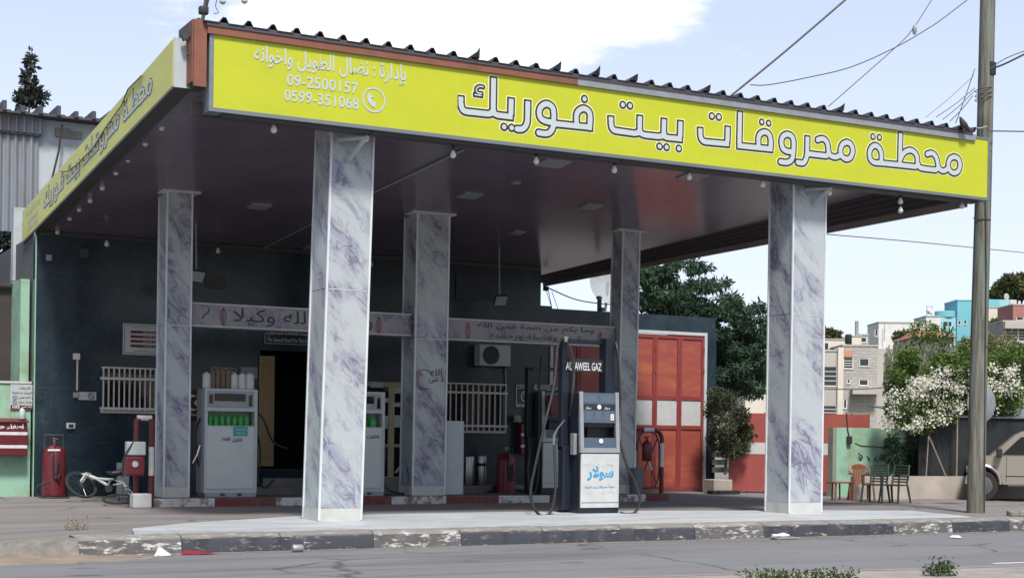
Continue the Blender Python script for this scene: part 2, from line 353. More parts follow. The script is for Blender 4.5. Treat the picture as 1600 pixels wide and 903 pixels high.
def slab_mat():
    m, n, b = newmat('pale tiled pavement'); setb(b, rough=.55)
    x = noise(n, 1.3, 8, .65, vmap(n, (.5,1.5,1))); r = ramp(n, [(.35, (.40,.43,.445)), (.55, (.33,.35,.36)), (.75, (.22,.22,.215))]); n.links.new(x.outputs[0], r.inputs[0])
    v = vmap(n); l1 = lines(n, v, 0, 1/.8, .015); l2 = lines(n, v, 1, 1/.8, .02); a = n.nodes.new('ShaderNodeMath'); a.operation = 'MAXIMUM'; n.links.new(l1, a.inputs[0]); n.links.new(l2, a.inputs[1])
    a2 = n.nodes.new('ShaderNodeMath'); a2.operation = 'MULTIPLY'; a2.inputs[1].default_value = .5; n.links.new(a.outputs[0], a2.inputs[0])
    c = mixrgb(n, a2.outputs[0], r.outputs[0], (.14,.14,.135)); x2 = noise(n, 2.2, 6, .65, vmap(n, (.7,1.6,1), loc=(4,4,0))); r2 = ramp(n, [(.60, 0.), (.70, .55)]); n.links.new(x2.outputs[0], r2.inputs[0])
    n.links.new(mixrgb(n, r2.outputs[0], c, (.15,.14,.13)), b.inputs['Base Color']); return m
M['slab'] = slab_mat()
M['far_ground'] = worn('dry ground', (.28,.24,.18), (.14,.14,.08), .3, .95, amt=.9)
M['hill'] = worn('scrub hillside', (.20,.18,.11), (.06,.075,.035), .06, .95, amt=1., lo=.4, hi=.6)

def kerb_mat():
    m, n, b = newmat('chipped black and white kerb paint'); setb(b, rough=.8)
    v = vmap(n); sp = n.nodes.new('ShaderNodeSeparateXYZ'); n.links.new(v, sp.inputs[0])
    # block painted black or white in turn along x (blocks about 1.45 m); both worn to concrete
    a = n.nodes.new('ShaderNodeMath'); a.operation = 'MULTIPLY'; a.inputs[1].default_value = 1/1.45; n.links.new(sp.outputs[0], a.inputs[0])
    fl = n.nodes.new('ShaderNodeMath'); fl.operation = 'FLOOR'; n.links.new(a.outputs[0], fl.inputs[0])
    wn = n.nodes.new('ShaderNodeTexWhiteNoise'); wn.noise_dimensions = '1D'; n.links.new(fl.outputs[0], wn.inputs['W'])
    md = n.nodes.new('ShaderNodeMath'); md.operation = 'GREATER_THAN'; md.inputs[1].default_value = .66; n.links.new(wn.outputs['Value'], md.inputs[0])
    fr = n.nodes.new('ShaderNodeMath'); fr.operation = 'FRACT'; n.links.new(a.outputs[0], fr.inputs[0])
    jt = n.nodes.new('ShaderNodeMath'); jt.operation = 'LESS_THAN'; jt.inputs[1].default_value = .014; n.links.new(fr.outputs[0], jt.inputs[0])
    x = noise(n, 6.5, 9, .7, vmap(n, (.6,1,1.6))); rb = ramp(n, [(.57, 1.), (.66, 0.)]); n.links.new(x.outputs[0], rb.inputs[0])
    x3 = noise(n, 8, 9, .74, vmap(n, (.6,1,2.0), loc=(5,0,2))); rw = ramp(n, [(.53, 0.), (.60, 1.)]); n.links.new(x3.outputs[0], rw.inputs[0])
    x4 = noise(n, 7, 8, .72, vmap(n, (.5,1,2.0), loc=(1,0,8))); rk = ramp(n, [(.615, 0.), (.66, 1.)]); n.links.new(x4.outputs[0], rk.inputs[0])
    cc = noise(n, 9, 6, .7, vmap(n)); conc = ramp(n, [(.3, (.09,.088,.082)), (.7, (.19,.18,.165))]); n.links.new(cc.outputs[0], conc.inputs[0])
    blk = mixrgb(n, rb.outputs[0], conc.outputs[0], (.03,.034,.045))
    blk = mixrgb(n, rk.outputs[0], blk, (.36,.36,.35))
    wht = mixrgb(n, rw.outputs[0], mixrgb(n, .6, conc.outputs[0], (.05,.05,.06)), (.45,.45,.43))
    c = mixrgb(n, md.outputs[0], blk, wht)
    # tops are bare and dusty
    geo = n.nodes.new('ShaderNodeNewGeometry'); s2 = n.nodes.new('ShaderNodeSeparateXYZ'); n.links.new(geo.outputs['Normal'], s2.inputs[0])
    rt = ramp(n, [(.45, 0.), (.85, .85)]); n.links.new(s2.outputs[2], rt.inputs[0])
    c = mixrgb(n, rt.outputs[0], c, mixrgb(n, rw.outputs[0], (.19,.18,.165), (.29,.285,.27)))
    c = mixrgb(n, jt.outputs[0], c, (.03,.03,.03))
    n.links.new(c, b.inputs['Base Color']); bump(n, b, x3.outputs[0], .5, .02); return m
M['kerb'] = kerb_mat()
def island_mat():
    m, n, b = newmat('red and white island kerb'); setb(b, rough=.7)
    v = vmap(n); sp = n.nodes.new('ShaderNodeSeparateXYZ'); n.links.new(v, sp.inputs[0])
    a = n.nodes.new('ShaderNodeMath'); a.operation = 'MULTIPLY'; a.inputs[1].default_value = 1/1.28; n.links.new(sp.outputs[0], a.inputs[0])
    b2 = n.nodes.new('ShaderNodeMath'); b2.operation = 'ADD'; b2.inputs[1].default_value = .08; n.links.new(a.outputs[0], b2.inputs[0])
    fm = n.nodes.new('ShaderNodeMath'); fm.operation = 'MODULO'; fm.inputs[1].default_value = 2; n.links.new(b2.outputs[0], fm.inputs[0])
    gt = n.nodes.new('ShaderNodeMath'); gt.operation = 'LESS_THAN'; gt.inputs[1].default_value = 1.; n.links.new(fm.outputs[0], gt.inputs[0])
    x = noise(n, 4, 9, .7, v); rw = ramp(n, [(.42, 0.), (.5, 1.)]); n.links.new(x.outputs[0], rw.inputs[0])
    red = mixrgb(n, rw.outputs[0], (.12,.06,.05), (.15,.026,.028)); wht = mixrgb(n, rw.outputs[0], (.17,.13,.11), (.5,.5,.5))
    c = mixrgb(n, gt.outputs[0], red, wht)
    geo = n.nodes.new('ShaderNodeNewGeometry'); s2 = n.nodes.new('ShaderNodeSeparateXYZ'); n.links.new(geo.outputs['Normal'], s2.inputs[0])
    rt = ramp(n, [(.45, 0.), (.85, 1.)]); n.links.new(s2.outputs[2], rt.inputs[0])
    n.links.new(mixrgb(n, rt.outputs[0], c, (.10,.09,.085)), b.inputs['Base Color']); return m
M['island'] = island_mat()
def pole_mat():
    m, n, b = newmat('weathered wooden pole'); setb(b, rough=.85)
    v = vmap(n, (9,9,.45)); x = noise(n, 2, 8, .65, v); r = ramp(n, [(.35, (.060,.058,.046)), (.62, (.19,.19,.155))]); n.links.new(x.outputs[0], r.inputs[0])
    x2 = noise(n, 1, 5, .6, vmap(n, (2,2,.5))); r2 = ramp(n, [(.5, 0.), (.66, .5)]); n.links.new(x2.outputs[0], r2.inputs[0])
    c = mixrgb(n, r2.outputs[0], r.outputs[0], (.13,.19,.17))
    x3 = noise(n, 3, 8, .8, vmap(n, (6,6,1.2), loc=(4,1,0))); r3 = ramp(n, [(.28, .9), (.36, 0.)]); n.links.new(x3.outputs[0], r3.inputs[0])
    n.links.new(mixrgb(n, r3.outputs[0], c, (.03,.028,.022)), b.inputs['Base Color']); bump(n, b, x.outputs[0], .6, .01); return m
M['pole'] = pole_mat()
def leaf_mat(name, a, c, rough=.5):
    m, n, b = newmat(name); setb(b, rough=rough, spec=.3)
    geo = n.nodes.new('ShaderNodeNewGeometry'); x = noise(n, .9, 3, .5)
    f = n.nodes.new('ShaderNodeMath'); f.operation = 'ADD'; n.links.new(geo.outputs['Random Per Island'], f.inputs[0]); n.links.new(x.outputs[0], f.inputs[1])
    r = ramp(n, [(.3, a), (1., c)]); h = n.nodes.new('ShaderNodeMath'); h.operation = 'MULTIPLY'; h.inputs[1].default_value = .6; n.links.new(f.outputs[0], h.inputs[0]); n.links.new(h.outputs[0], r.inputs[0])
    n.links.new(r.outputs[0], b.inputs['Base Color'])
    tr = n.nodes.new('ShaderNodeBsdfTranslucent'); n.links.new(r.outputs[0], tr.inputs[0]); mx = n.nodes.new('ShaderNodeMixShader'); mx.inputs[0].default_value = .3
    n.links.new(b.outputs[0], mx.inputs[1]); n.links.new(tr.outputs[0], mx.inputs[2]); n.links.new(mx.outputs[0], n.nodes['Material Output'].inputs[0]); return m
M['leaf_dark'] = leaf_mat('dark tree leaves', (.022,.055,.035), (.075,.13,.07))
M['leaf_small'] = leaf_mat('small tree leaves', (.035,.045,.025), (.11,.13,.07))
M['leaf_bush'] = leaf_mat('bush leaves', (.035,.08,.02), (.17,.26,.05))
M['leaf_yellow'] = leaf_mat('yellow green leaves', (.12,.13,.05), (.28,.29,.13))
M['leaf_pine'] = leaf_mat('pine needles', (.05,.06,.02), (.16,.17,.07))
M['leaf_dull'] = leaf_mat('dull leaves', (.03,.04,.035), (.06,.07,.06))  # dull grey green for the conifer and the leaves in the gap
M['weep'] = leaf_mat('willowy leaves', (.10,.12,.07), (.30,.32,.22))
M['flower'] = leaf_mat('white blossom', (.60,.60,.50), (.80,.79,.70))
M['weed'] = leaf_mat('weed leaves', (.03,.06,.02), (.10,.15,.05))
M['dry'] = leaf_mat('dry stalks', (.25,.2,.12), (.35,.3,.2))

# ------------------------------------------------------------------ text helpers
AR = {'ا':(0xFE8D,2),'أ':(0xFE83,2),'إ':(0xFE87,2),'آ':(0xFE81,2),'ب':(0xFE8F,4),'ة':(0xFE93,2),'ت':(0xFE95,4),'ث':(0xFE99,4),'ج':(0xFE9D,4),
 'ح':(0xFEA1,4),'خ':(0xFEA5,4),'د':(0xFEA9,2),'ذ':(0xFEAB,2),'ر':(0xFEAD,2),'ز':(0xFEAF,2),'س':(0xFEB1,4),'ش':(0xFEB5,4),'ص':(0xFEB9,4),'ض':(0xFEBD,4),
 'ط':(0xFEC1,4),'ظ':(0xFEC5,4),'ع':(0xFEC9,4),'غ':(0xFECD,4),'ف':(0xFED1,4),'ق':(0xFED5,4),'ك':(0xFED9,4),'ل':(0xFEDD,4),'م':(0xFEE1,4),'ن':(0xFEE5,4),
 'ه':(0xFEE9,4),'و':(0xFEED,2),'ى':(0xFEEF,2),'ي':(0xFEF1,4),'ء':(0xFE80,1),'ئ':(0xFE89,4)}
def ar(s):
    o = []; prev = False; i = 0
    while i < len(s):
        ch = s[i]
        if ch == 'ل' and i+1 < len(s) and s[i+1] in 'اأإ':
            base = {'ا':0xFEFB,'أ':0xFEF7,'إ':0xFEF9}[s[i+1]]; o.append(chr(base+(1 if prev else 0))); prev = False; i += 2; continue
        if ch not in AR: o.append(ch); prev = False; i += 1; continue
        b, k = AR[ch]; nx = s[i+1] if i+1 < len(s) else ' '
        jn = k == 4 and nx in AR and AR[nx][1] >= 2
        if jn and prev: f = 3
        elif jn: f = 2
        elif prev and k >= 2: f = 1
        else: f = 0
        o.append(chr(b+f)); prev = jn; i += 1
    return ''.join(reversed(o))
def txt(name, s, org, right, up, w, h, mat, parent=None, bold=0., depth=.0, fit=True):
    """flat lettering filling the w x h box whose lower-left corner is org"""
    cu = bpy.data.curves.new('lettering', 'FONT'); cu.body = s; cu.size = 1; cu.offset = bold; cu.extrude = depth; cu.resolution_u = 3
    o = bpy.data.objects.new('lettering', cu); C.objects.link(o)
    dg = bpy.context.evaluated_depsgraph_get(); dg.update()
    me = bpy.data.meshes.new_from_object(o.evaluated_get(dg)); bpy.data.objects.remove(o)
    n = len(me.vertices); co_ = np.zeros(n*3); me.vertices.foreach_get('co', co_); co_ = co_.reshape(-1, 3)
    lo, hi = co_.min(0), co_.max(0); sx = w/(hi[0]-lo[0]); sy = h/(hi[1]-lo[1])
    if not fit: sx = sy = min(sx, sy)
    org, right, up = Vector(org), Vector(right).normalized(), Vector(up).normalized(); nrm = right.cross(up)
    par = list(range(n))
    def fd(a):
        while par[a] != a: par[a] = par[par[a]]; a = par[a]
        return a
    for p in me.polygons:
        v0 = fd(p.vertices[0])
        for v in p.vertices[1:]: par[fd(v)] = v0
    ids = {}; isl = [ids.setdefault(fd(i), len(ids)) for i in range(n)]
    P = [org+right*float((c[0]-lo[0])*sx)+up*float((c[1]-lo[1])*sy)+nrm*float(c[2]*min(sx, sy)+.0007*(isl[i] % 4)) for i, c in enumerate(co_)]
    ob = MB(); ob.v = [tuple(p) for p in P]; ob.f = [tuple(p.vertices) for p in me.polygons]
    me2 = bpy.data.meshes.new(name); me2.from_pydata(ob.v, [], ob.f); me2.materials.append(mat)
    q = bpy.data.objects.new(name, me2); C.objects.link(q)
    if parent: q.parent = parent; q.matrix_parent_inverse = pinv(parent)
    return q
XR, ZU = (1,0,0), (0,0,1)

# signed distance lettering -----------------------------------------------------
def catmull(p, k=6):
    p = [np.array(a, float) for a in p]; q = [2*p[0]-p[1]]+p+[2*p[-1]-p[-2]]; o = []
    for i in range(1, len(q)-2):
        for j in range(k):
            t = j/k; a, b, c, d = q[i-1:i+3]
            o.append(.5*((2*b)+(-a+c)*t+(2*a-5*b+4*c-d)*t*t+(-a+3*b-3*c+d)*t**3))
    return o+[p[-1]]
def sdf_prims(prims, U, V):
    D = np.full(U.shape, 9.)
    for p in prims:
        if p[0] == 'c':   # circle
            D = np.minimum(D, np.hypot(U-p[1][0], V-p[1][1])-p[2]); continue
        kind, a, b, r = p; a = np.array(a); b = np.array(b); d = b-a; l = np.hypot(*d)
        if l < 1e-9: continue
        if kind == 's':
            t = np.clip(((U-a[0])*d[0]+(V-a[1])*d[1])/l**2, 0, 1); D = np.minimum(D, np.hypot(U-a[0]-t*d[0], V-a[1]-t*d[1])-r)
        else:              # oriented box
            d = d/l; mx, my = (a+b)/2; x = (U-mx)*d[0]+(V-my)*d[1]; y = -(U-mx)*d[1]+(V-my)*d[0]
            qx = np.abs(x)-l/2+.012; qy = np.abs(y)-r+.012
            D = np.minimum(D, np.hypot(np.maximum(qx, 0), np.maximum(qy, 0))+np.minimum(np.maximum(qx, qy), 0)-.012)
    return D
def iso_mesh(D, u0, v0, h, iso):
    F = D-iso; ny, nx = F.shape; V = []; FF = []
    def addp(pts):
        b = len(V); V.extend(pts); FF.append(tuple(range(b, b+len(pts))))
    ins = F < 0
    for j in range(ny-1):
        i = 0
        while i < nx-1:
            k = ins[j, i]+0+ins[j, i+1]+ins[j+1, i]+ins[j+1, i+1]
            if k == 0: i += 1; continue
            if k == 4:
                e = i
                while e < nx-1 and ins[j, e] and ins[j, e+1] and ins[j+1, e] and ins[j+1, e+1]: e += 1
                addp([(u0+i*h, v0+j*h), (u0+e*h, v0+j*h), (u0+e*h, v0+(j+1)*h), (u0+i*h, v0+(j+1)*h)]); i = e; continue
            cs = [(i, j), (i+1, j), (i+1, j+1), (i, j+1)]; pts = []
            for q in range(4):
                a, b = cs[q], cs[(q+1) % 4]; fa, fb = F[a[1], a[0]], F[b[1], b[0]]
                if fa < 0: pts.append((u0+a[0]*h, v0+a[1]*h))
                if (fa < 0) != (fb < 0):
                    t = fa/(fa-fb); pts.append((u0+(a[0]+t*(b[0]-a[0]))*h, v0+(a[1]+t*(b[1]-a[1]))*h))
            if len(pts) > 2: addp(pts)
            i += 1
    return V, FF
SIGN_Y = 22.5
def tr(points, ox, oy, k):   # enlarged-photo point -> position on the sign (metres)
    o = []
    for (x, y) in points:
        p = at(ox+x/k, oy+y/k, SIGN_Y); o.append((p.x, p.z))
    return o
RW = .082      # half thickness of a letter stroke with its outline
PR = []
def st(Z, pts, curve=False, a=False, b=False, r=RW):
    q = tr(pts, *Z)
    if curve: q = [tuple(x) for x in catmull(q)]
    for i in range(len(q)-1):
        box = (i == 0 and a) or (i == len(q)-2 and b)
        PR.append(('b' if box else 's', q[i], q[i+1], r))
        if box and 0 < i: PR.append(('s', q[i], ((q[i][0]+q[i-1][0])/2, (q[i][1]+q[i-1][1])/2), r))
def dot(Z, *cs, r=.078):
    for c in cs: PR.append(('c', tr([c], *Z)[0], r))
ZA = (690, 110, 6.6667); ZB = (930, 140, 7.525); ZC = (1120, 160, 6.957); ZD = (1330, 190, 8.)
st(ZA, [(198,255),(199,350)], a=True, b=True); st(ZA, [(199,345),(206,385),(225,418),(260,433),(310,438)], True); st(ZA, [(305,438),(480,457)]); st(ZA, [(480,457),(515,448),(537,415)], True)
st(ZA, [(540,62),(535,420)], a=True, b=True); st(ZA, [(535,415),(548,450),(580,468),(610,472)], True); st(ZA, [(605,472),(757,490)], a=True, b=True); st(ZA, [(724,278),(719,486)], a=True, b=True)
st(ZA, [(432,176),(392,170),(362,192),(362,222),(385,240),(415,243)], True, r=.047); st(ZA, [(322,252),(436,270)], a=True, b=True, r=.047)
dot(ZA, (649,591), (728,601))
st(ZA, [(897,303),(893,500)], a=True, b=True); st(ZA, [(893,495),(888,545),(868,590),(830,615),(775,612)], True, b=True)
st(ZA, [(1165,548),(1166,450),(1150,385),(1093,352),(1038,378),(1015,435),(1028,495),(1075,530),(1165,546)], True)
st(ZA, [(1165,546),(1155,605),(1122,650),(1075,662),(997,650)], True, b=True)
st(ZA, [(1150,555),(1582,600)], a=True, b=True)
st(ZA, [(1541,600),(1546,490),(1530,430),(1478,400),(1425,425),(1403,475),(1405,560)], True)
st(ZA, [(1545,470),(1541,600)], a=True, b=True); dot(ZA, (1487,301))
st(ZB, [(182,300),(184,405)], a=True, b=True); st(ZB, [(184,400),(194,450),(225,482),(290,494)], True); st(ZB, [(285,494),(460,518),(500,512),(525,480)]); st(ZB, [(524,293),(520,480)], a=True, b=True)
st(ZB, [(520,478),(540,520),(590,538)], True); st(ZB, [(585,538),(745,555),(785,548),(808,515)]); st(ZB, [(808,328),(803,520)], a=True, b=True)
st(ZB, [(803,515),(822,558),(880,572)], True); st(ZB, [(875,570),(1035,587)], a=True, b=True); st(ZB, [(1001,355),(995,580)], a=True, b=True)
dot(ZB, (323,182), (408,192), (755,670), (838,680), (982,695))
st(ZB, [(1232,435),(1234,540)], a=True, b=True); st(ZB, [(1234,535),(1245,580),(1278,612),(1340,622)], True); dot(ZB, (1370,315), (1452,325))
q0 = tr([(1335,621)], *ZB)[0]; q1 = tr([(147,456)], *ZC)[0]; PR.append(('b', q0, q1, RW)); st(ZC, [(118,250),(112,452)], a=True, b=True)
st(ZC, [(251,88),(243,470)], a=True, b=True); st(ZC, [(206,470),(618,513)], a=True, b=True)
st(ZC, [(582,505),(584,420),(565,350),(517,324),(467,348),(450,400),(452,470)], True); st(ZC, [(584,410),(581,505)], a=True, b=True); dot(ZC, (487,215), (562,228), r=.072)
st(ZC, [(830,540),(832,430),(812,372),(762,350),(715,375),(700,430),(715,500),(760,532),(830,542)], True); st(ZC, [(830,542),(822,600),(797,640),(750,655),(678,645)], True, b=True)
st(ZC, [(984,355),(979,560)], a=True, b=True); st(ZC, [(979,555),(968,615),(935,660),(866,652)], True, b=True); st(ZC, [(985,560),(1188,584)])
st(ZC, [(1085,412),(1140,396),(1183,418),(1205,470),(1213,540),(1238,582),(1290,597),(1345,575)], True, a=True)
st(ZC, [(1188,584),(1215,560)])
st(ZC, [(1412,434),(1365,458),(1341,525),(1362,592),(1412,618),(1455,595),(1476,530),(1456,460),(1412,434)], True)
st(ZD, [(372,515),(375,410),(350,338),(300,302),(248,332),(226,400),(240,475),(290,514),(372,522)], True); st(ZD, [(330,517),(560,540),(800,566),(838,540)]); dot(ZD, (270,190), (350,200), r=.075)
st(ZD, [(616,125),(605,540)], a=True, b=True); st(ZD, [(612,470),(660,390),(733,360),(790,388),(822,445),(828,530),(855,575),(920,592)], True); st(ZD, [(915,592),(1050,607)])
st(ZD, [(938,412),(1000,396),(1045,425),(1070,480),(1085,560),(1115,605),(1155,618),(1205,590)], True, a=True); st(ZD, [(1050,607),(1085,585)])
st(ZD, [(1285,440),(1232,468),(1210,540),(1230,612),(1285,645),(1337,617),(1358,540),(1337,468),(1285,440)], True)
gx0, gx1, gz0, gz1, gh = 10.9, 22.9, 6.42, 7.68, .011
GU, GV = np.meshgrid(np.arange(gx0, gx1, gh), np.arange(gz0, gz1, gh)); SD = sdf_prims(PR, GU, GV)
LET = {k: iso_mesh(SD, gx0, gz0, gh, i) for k, i in (('halo', .016), ('dark', -.004), ('fill', -.036))}
def letters(layer, place, mat, name, parent):
    V, F = LET[layer]; b = MB(); b.v = [tuple(place(u, w)) for u, w in V]; b.f = F
    me = bpy.data.meshes.new(name); me.from_pydata(b.v, [], b.f); me.materials.append(mat)
    o = bpy.data.objects.new(name, me); C.objects.link(o); o.parent = parent; o.matrix_parent_inverse = pinv(parent); return o

# ================================================================== SETTING
# far ground, yard, road, pavement
b = MB(); b.quad((-900,-900,-.5), (1500,-900,-.5), (1500,1500,-.5), (-900,1500,-.5)); struct(b.build('ground', M['far_ground']))
def grid_sheet(x0, x1, y0, y1, z, n, m, fz):
    b = MB(); vs = []
    for j in range(m+1):
        for i in range(n+1):
            x = x0+(x1-x0)*i/n; y = y0+(y1-y0)*j/m; vs.append((x, y, z+fz(x, y)))
    b.add(vs, [(j*(n+1)+i, j*(n+1)+i+1, (j+1)*(n+1)+i+1, (j+1)*(n+1)+i) for j in range(m) for i in range(n)]); return b
def yz(x, y):
    k = 0
    if x < 5.6:
        t = min(1, max(0, (5.6-x)/2.4)); s = min(1, max(0, (24.5-y)/3.8)); k = -.2*t*t*(3-2*t)*s
    return k
struct(grid_sheet(-25, 75, 20.86, 60, 0, 250, 80, yz).build('forecourt', M['asphalt_yard'], smooth=True))
b = MB(); b.quad((-80,-30,-.2), (140,-30,-.2), (140,20.86,-.2), (-80,20.86,-.2)); struct(b.build('road', M['asphalt_road']))
# tiled pavement strip in front of the columns
poly = [(5.25,21.06),(5.5,22.2),(6.6,23.2),(9.2,24.75),(13.7,24.95),(17,24.4),(19.9,23.9),(21.75,23.3),(21.3,21.06)]
b = MB(); b.prism([(x, y, .012) for x, y in poly], (0, 0, .048)); struct(b.build('pavement', M['slab']))
b = MB()
for (x0, x1, y0, y1, z) in ((5.9,9.6,21.08,21.9,.068),(9.62,14.3,21.08,21.6,.066)):
    b.box(x0, x1, y0, y1, .05, z)
tag(b.build('paving_edge', M['slab']), kind='structure')
# kerb
kb = MB(); prof = [(20.62,-.24),(20.66,.0),(20.70,.035),(20.75,.052),(21.05,.056),(21.05,-.24)]
xs = [4.35]+[4.35+i*.12 for i in range(1, 190)]; rk = random.Random(3)
vs = []
for x in xs:
    j = rk.uniform(-.008, .008)
    wob = .012*math.sin(x*1.7)+.006*math.sin(x*7.3)
    for (y, z) in prof: vs.append((x, y+wob*.5+(j if z > -.1 and y < 20.8 else 0), z+(j*.7 if z > 0 else 0)+.004*math.sin(x*3)))
m_ = len(prof); n_ = len(xs)
kb.add(vs, [(i*m_+k, (i+1)*m_+k, (i+1)*m_+(k+1)%m_, i*m_+(k+1)%m_) for i in range(n_-1) for k in range(m_)]+[tuple(range(m_))[::-1], tuple((n_-1)*m_+k for k in range(m_))])
struct(kb.build('kerb', M['kerb'], smooth=True))
# rounded broken left end of the kerb with a dusty shoulder
b = MB(); rows = []
for i in range(15):
    t = i/14; cx_, cy_ = 4.4-2.3*t, 20.66+.1*t+1.5*t*t; hgt = .05-.20*t**1.3
    rows.append([(cx_-.03, cy_-.20, -.24), (cx_-.02, cy_-.05, hgt-.06), (cx_, cy_+.04, hgt), (cx_+.05, cy_+.30, hgt-.01), (cx_+.1, cy_+.5, -.24)])
b.add([p for r_ in rows for p in r_], [(i*5+k, (i+1)*5+k, (i+1)*5+k+1, i*5+k+1) for i in range(14) for k in range(4)]+[(0,1,2,3,4)])
struct(b.build('kerb', worn('bare broken kerb', (.20,.185,.16), (.09,.085,.08), 5, .9, amt=.9, bmp=.6), smooth=True))
def dz(x, y):
    d = math.hypot((x-3.6)/1.9, (y-20.3)/.75); return .06*max(0, 1-d)**.8+.012*math.sin(x*9)*math.cos(y*11)-.01-(.05 if d > 1 else 0)
struct(grid_sheet(1.4, 5.8, 19.3, 21.3, -.2, 60, 30, dz).build('dirt_bank', M['dirt'], smooth=True))
b = MB(); 
for i in range(60):
    x = 4.5+i*.33; w = .10+.10*abs(math.sin(i*1.3)+.3*math.sin(i*4.1)); b.quad((x,20.66-w,-.196), (x+.33,20.66-(.10+.10*abs(math.sin((i+1)*1.3)+.3*math.sin((i+1)*4.1))),-.196), (x+.33,20.66,-.196), (x,20.66,-.196))
struct(b.build('gutter_dust', worn('gutter dust', (.24,.20,.16), (.15,.135,.115), 3, .95, amt=.8)))
# median in the foreground with faded red border, and the road line
mA, mB = gr(1000,906,-.2), gr(1600,888,-.2); dm = (mB-mA).normalized(); nm = Vector((dm.y, -dm.x, 0))
if nm.y > 0: nm = -nm
a0 = mA-dm*14; a1 = mB+dm*40
b = MB(); b.prism([a0, a1, a1+nm*6, a0+nm*6], (0,0,.05)); struct(b.build('median', M['concrete']))
b = MB(); a2, a3 = a0+nm*.10+Vector((0,0,.054)), a1+nm*.10+Vector((0,0,.054)); b.quad(a2, a3, a3+nm*.07, a2+nm*.07)
struct(b.build('median_stripe', worn('faded red paint', (.22,.08,.07), (.28,.24,.21), 2.5, .85, amt=1., lo=.4, hi=.6)))
b = MB()
for (p0, p1) in (((1078,899),(1142,897)),((1548,885),(1640,882))):
    q, s_ = gr(*p0,-.194), gr(*p1,-.194); q.z = s_.z = -.1945; 
    if p0[0] > 1500: q.z = s_.z = -.142
    b.quad(q, s_, s_+Vector((0,-.09,0)), q+Vector((0,-.09,0)))
struct(b.build('road_line', M['stripe_white']))
# hillside far behind on the right
def hz(x, y):
    d = x*.62+y*.78; t = min(1, max(0, (d-150)/260)); return 19*t*t+.8*math.sin(x*.03)*math.cos(y*.04)*t*4
struct(grid_sheet(20, 620, 60, 560, -.45, 70, 60, hz).build('hillside', M['hill'], smooth=True))

# pump islands: one long kerbed island under the rear columns
b = MB(); b.rbox(7.40, 19.75, 29.15, 30.35, -.05, .17, .03); struct(b.build('pump_island', M['island']))

# ================================================================== STATION BUILDING
WY = 34.0
bld = thing('station_building', (12.6, WY, 0), 'dark green tiled station building with barred windows and an open doorway', 'building')
def holes_wall(x0, x1, z0, z1, Y, th, holes):
    X = sorted({x0, x1}|{h[0] for h in holes}|{h[1] for h in holes}); Z = sorted({z0, z1}|{h[2] for h in holes}|{h[3] for h in holes})
    def solid(i, j):
        if i < 0 or j < 0 or i >= len(X)-1 or j >= len(Z)-1: return False
        cx, cz = (X[i]+X[i+1])/2, (Z[j]+Z[j+1])/2
        return not any(h[0] < cx < h[1] and h[2] < cz < h[3] for h in holes)
    b = MB()
    for i in range(len(X)-1):
        for j in range(len(Z)-1):
            if not solid(i, j): continue
            a, c, e, f = X[i], X[i+1], Z[j], Z[j+1]
            b.quad((a,Y,e), (c,Y,e), (c,Y,f), (a,Y,f)); b.quad((a,Y+th,f), (c,Y+th,f), (c,Y+th,e), (a,Y+th,e))
            if not solid(i-1, j): b.quad((a,Y,e), (a,Y,f), (a,Y+th,f), (a,Y+th,e))
            if not solid(i+1, j): b.quad((c,Y,f), (c,Y,e), (c,Y+th,e), (c,Y+th,f))
            if not solid(i, j-1): b.quad((c,Y,e), (a,Y,e), (a,Y+th,e), (c,Y+th,e))
            if not solid(i, j+1): b.quad((a,Y,f), (c,Y,f), (c,Y+th,f), (a,Y+th,f))
    return b
def wx(px, py=650): return at(px, py, WY).x
def wz(px, py): return at(px, py, WY).z
W1 = (wx(160), wx(262), wz(200,641), wz(200,580)); W2 = (wx(683), wx(785), wz(740,672), wz(740,604))
D1 = (wx(405), wx(492), wz(440,732), wz(440,548)); D2 = (wx(566), wx(652), wz(600,752), wz(600,596))
o = holes_wall(6.22, 18.95, -.1, 5.9, WY, .25, [W1, W2, D1, D2]).build('wall', M['tile'], bld)
b = MB(); b.box(18.95, 19.30, WY+.02, WY+.25, -.1, 4.86); b.box(19.30, 24.52, WY+.02, WY+.3, 4.37, 4.80); b.box(24.10, 24.56, WY+.02, WY+.4, -.1, 4.37)
b.build('gate_surround', M['tile'], bld)
b = MB(); b.box(6.22, 6.245, WY-.012, WY+.003, 0, 5.75); b.build('corner_bead', M['mint'], bld)
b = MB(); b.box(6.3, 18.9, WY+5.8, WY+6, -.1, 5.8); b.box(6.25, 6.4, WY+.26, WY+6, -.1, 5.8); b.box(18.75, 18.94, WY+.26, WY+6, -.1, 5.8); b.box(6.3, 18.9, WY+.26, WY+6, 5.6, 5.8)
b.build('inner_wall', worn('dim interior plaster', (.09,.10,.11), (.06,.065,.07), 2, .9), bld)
b = MB(); b.box(6.4, 18.75, WY+.26, WY+5.8, .0, .18); b.build('inner_floor', M['concrete'], bld)
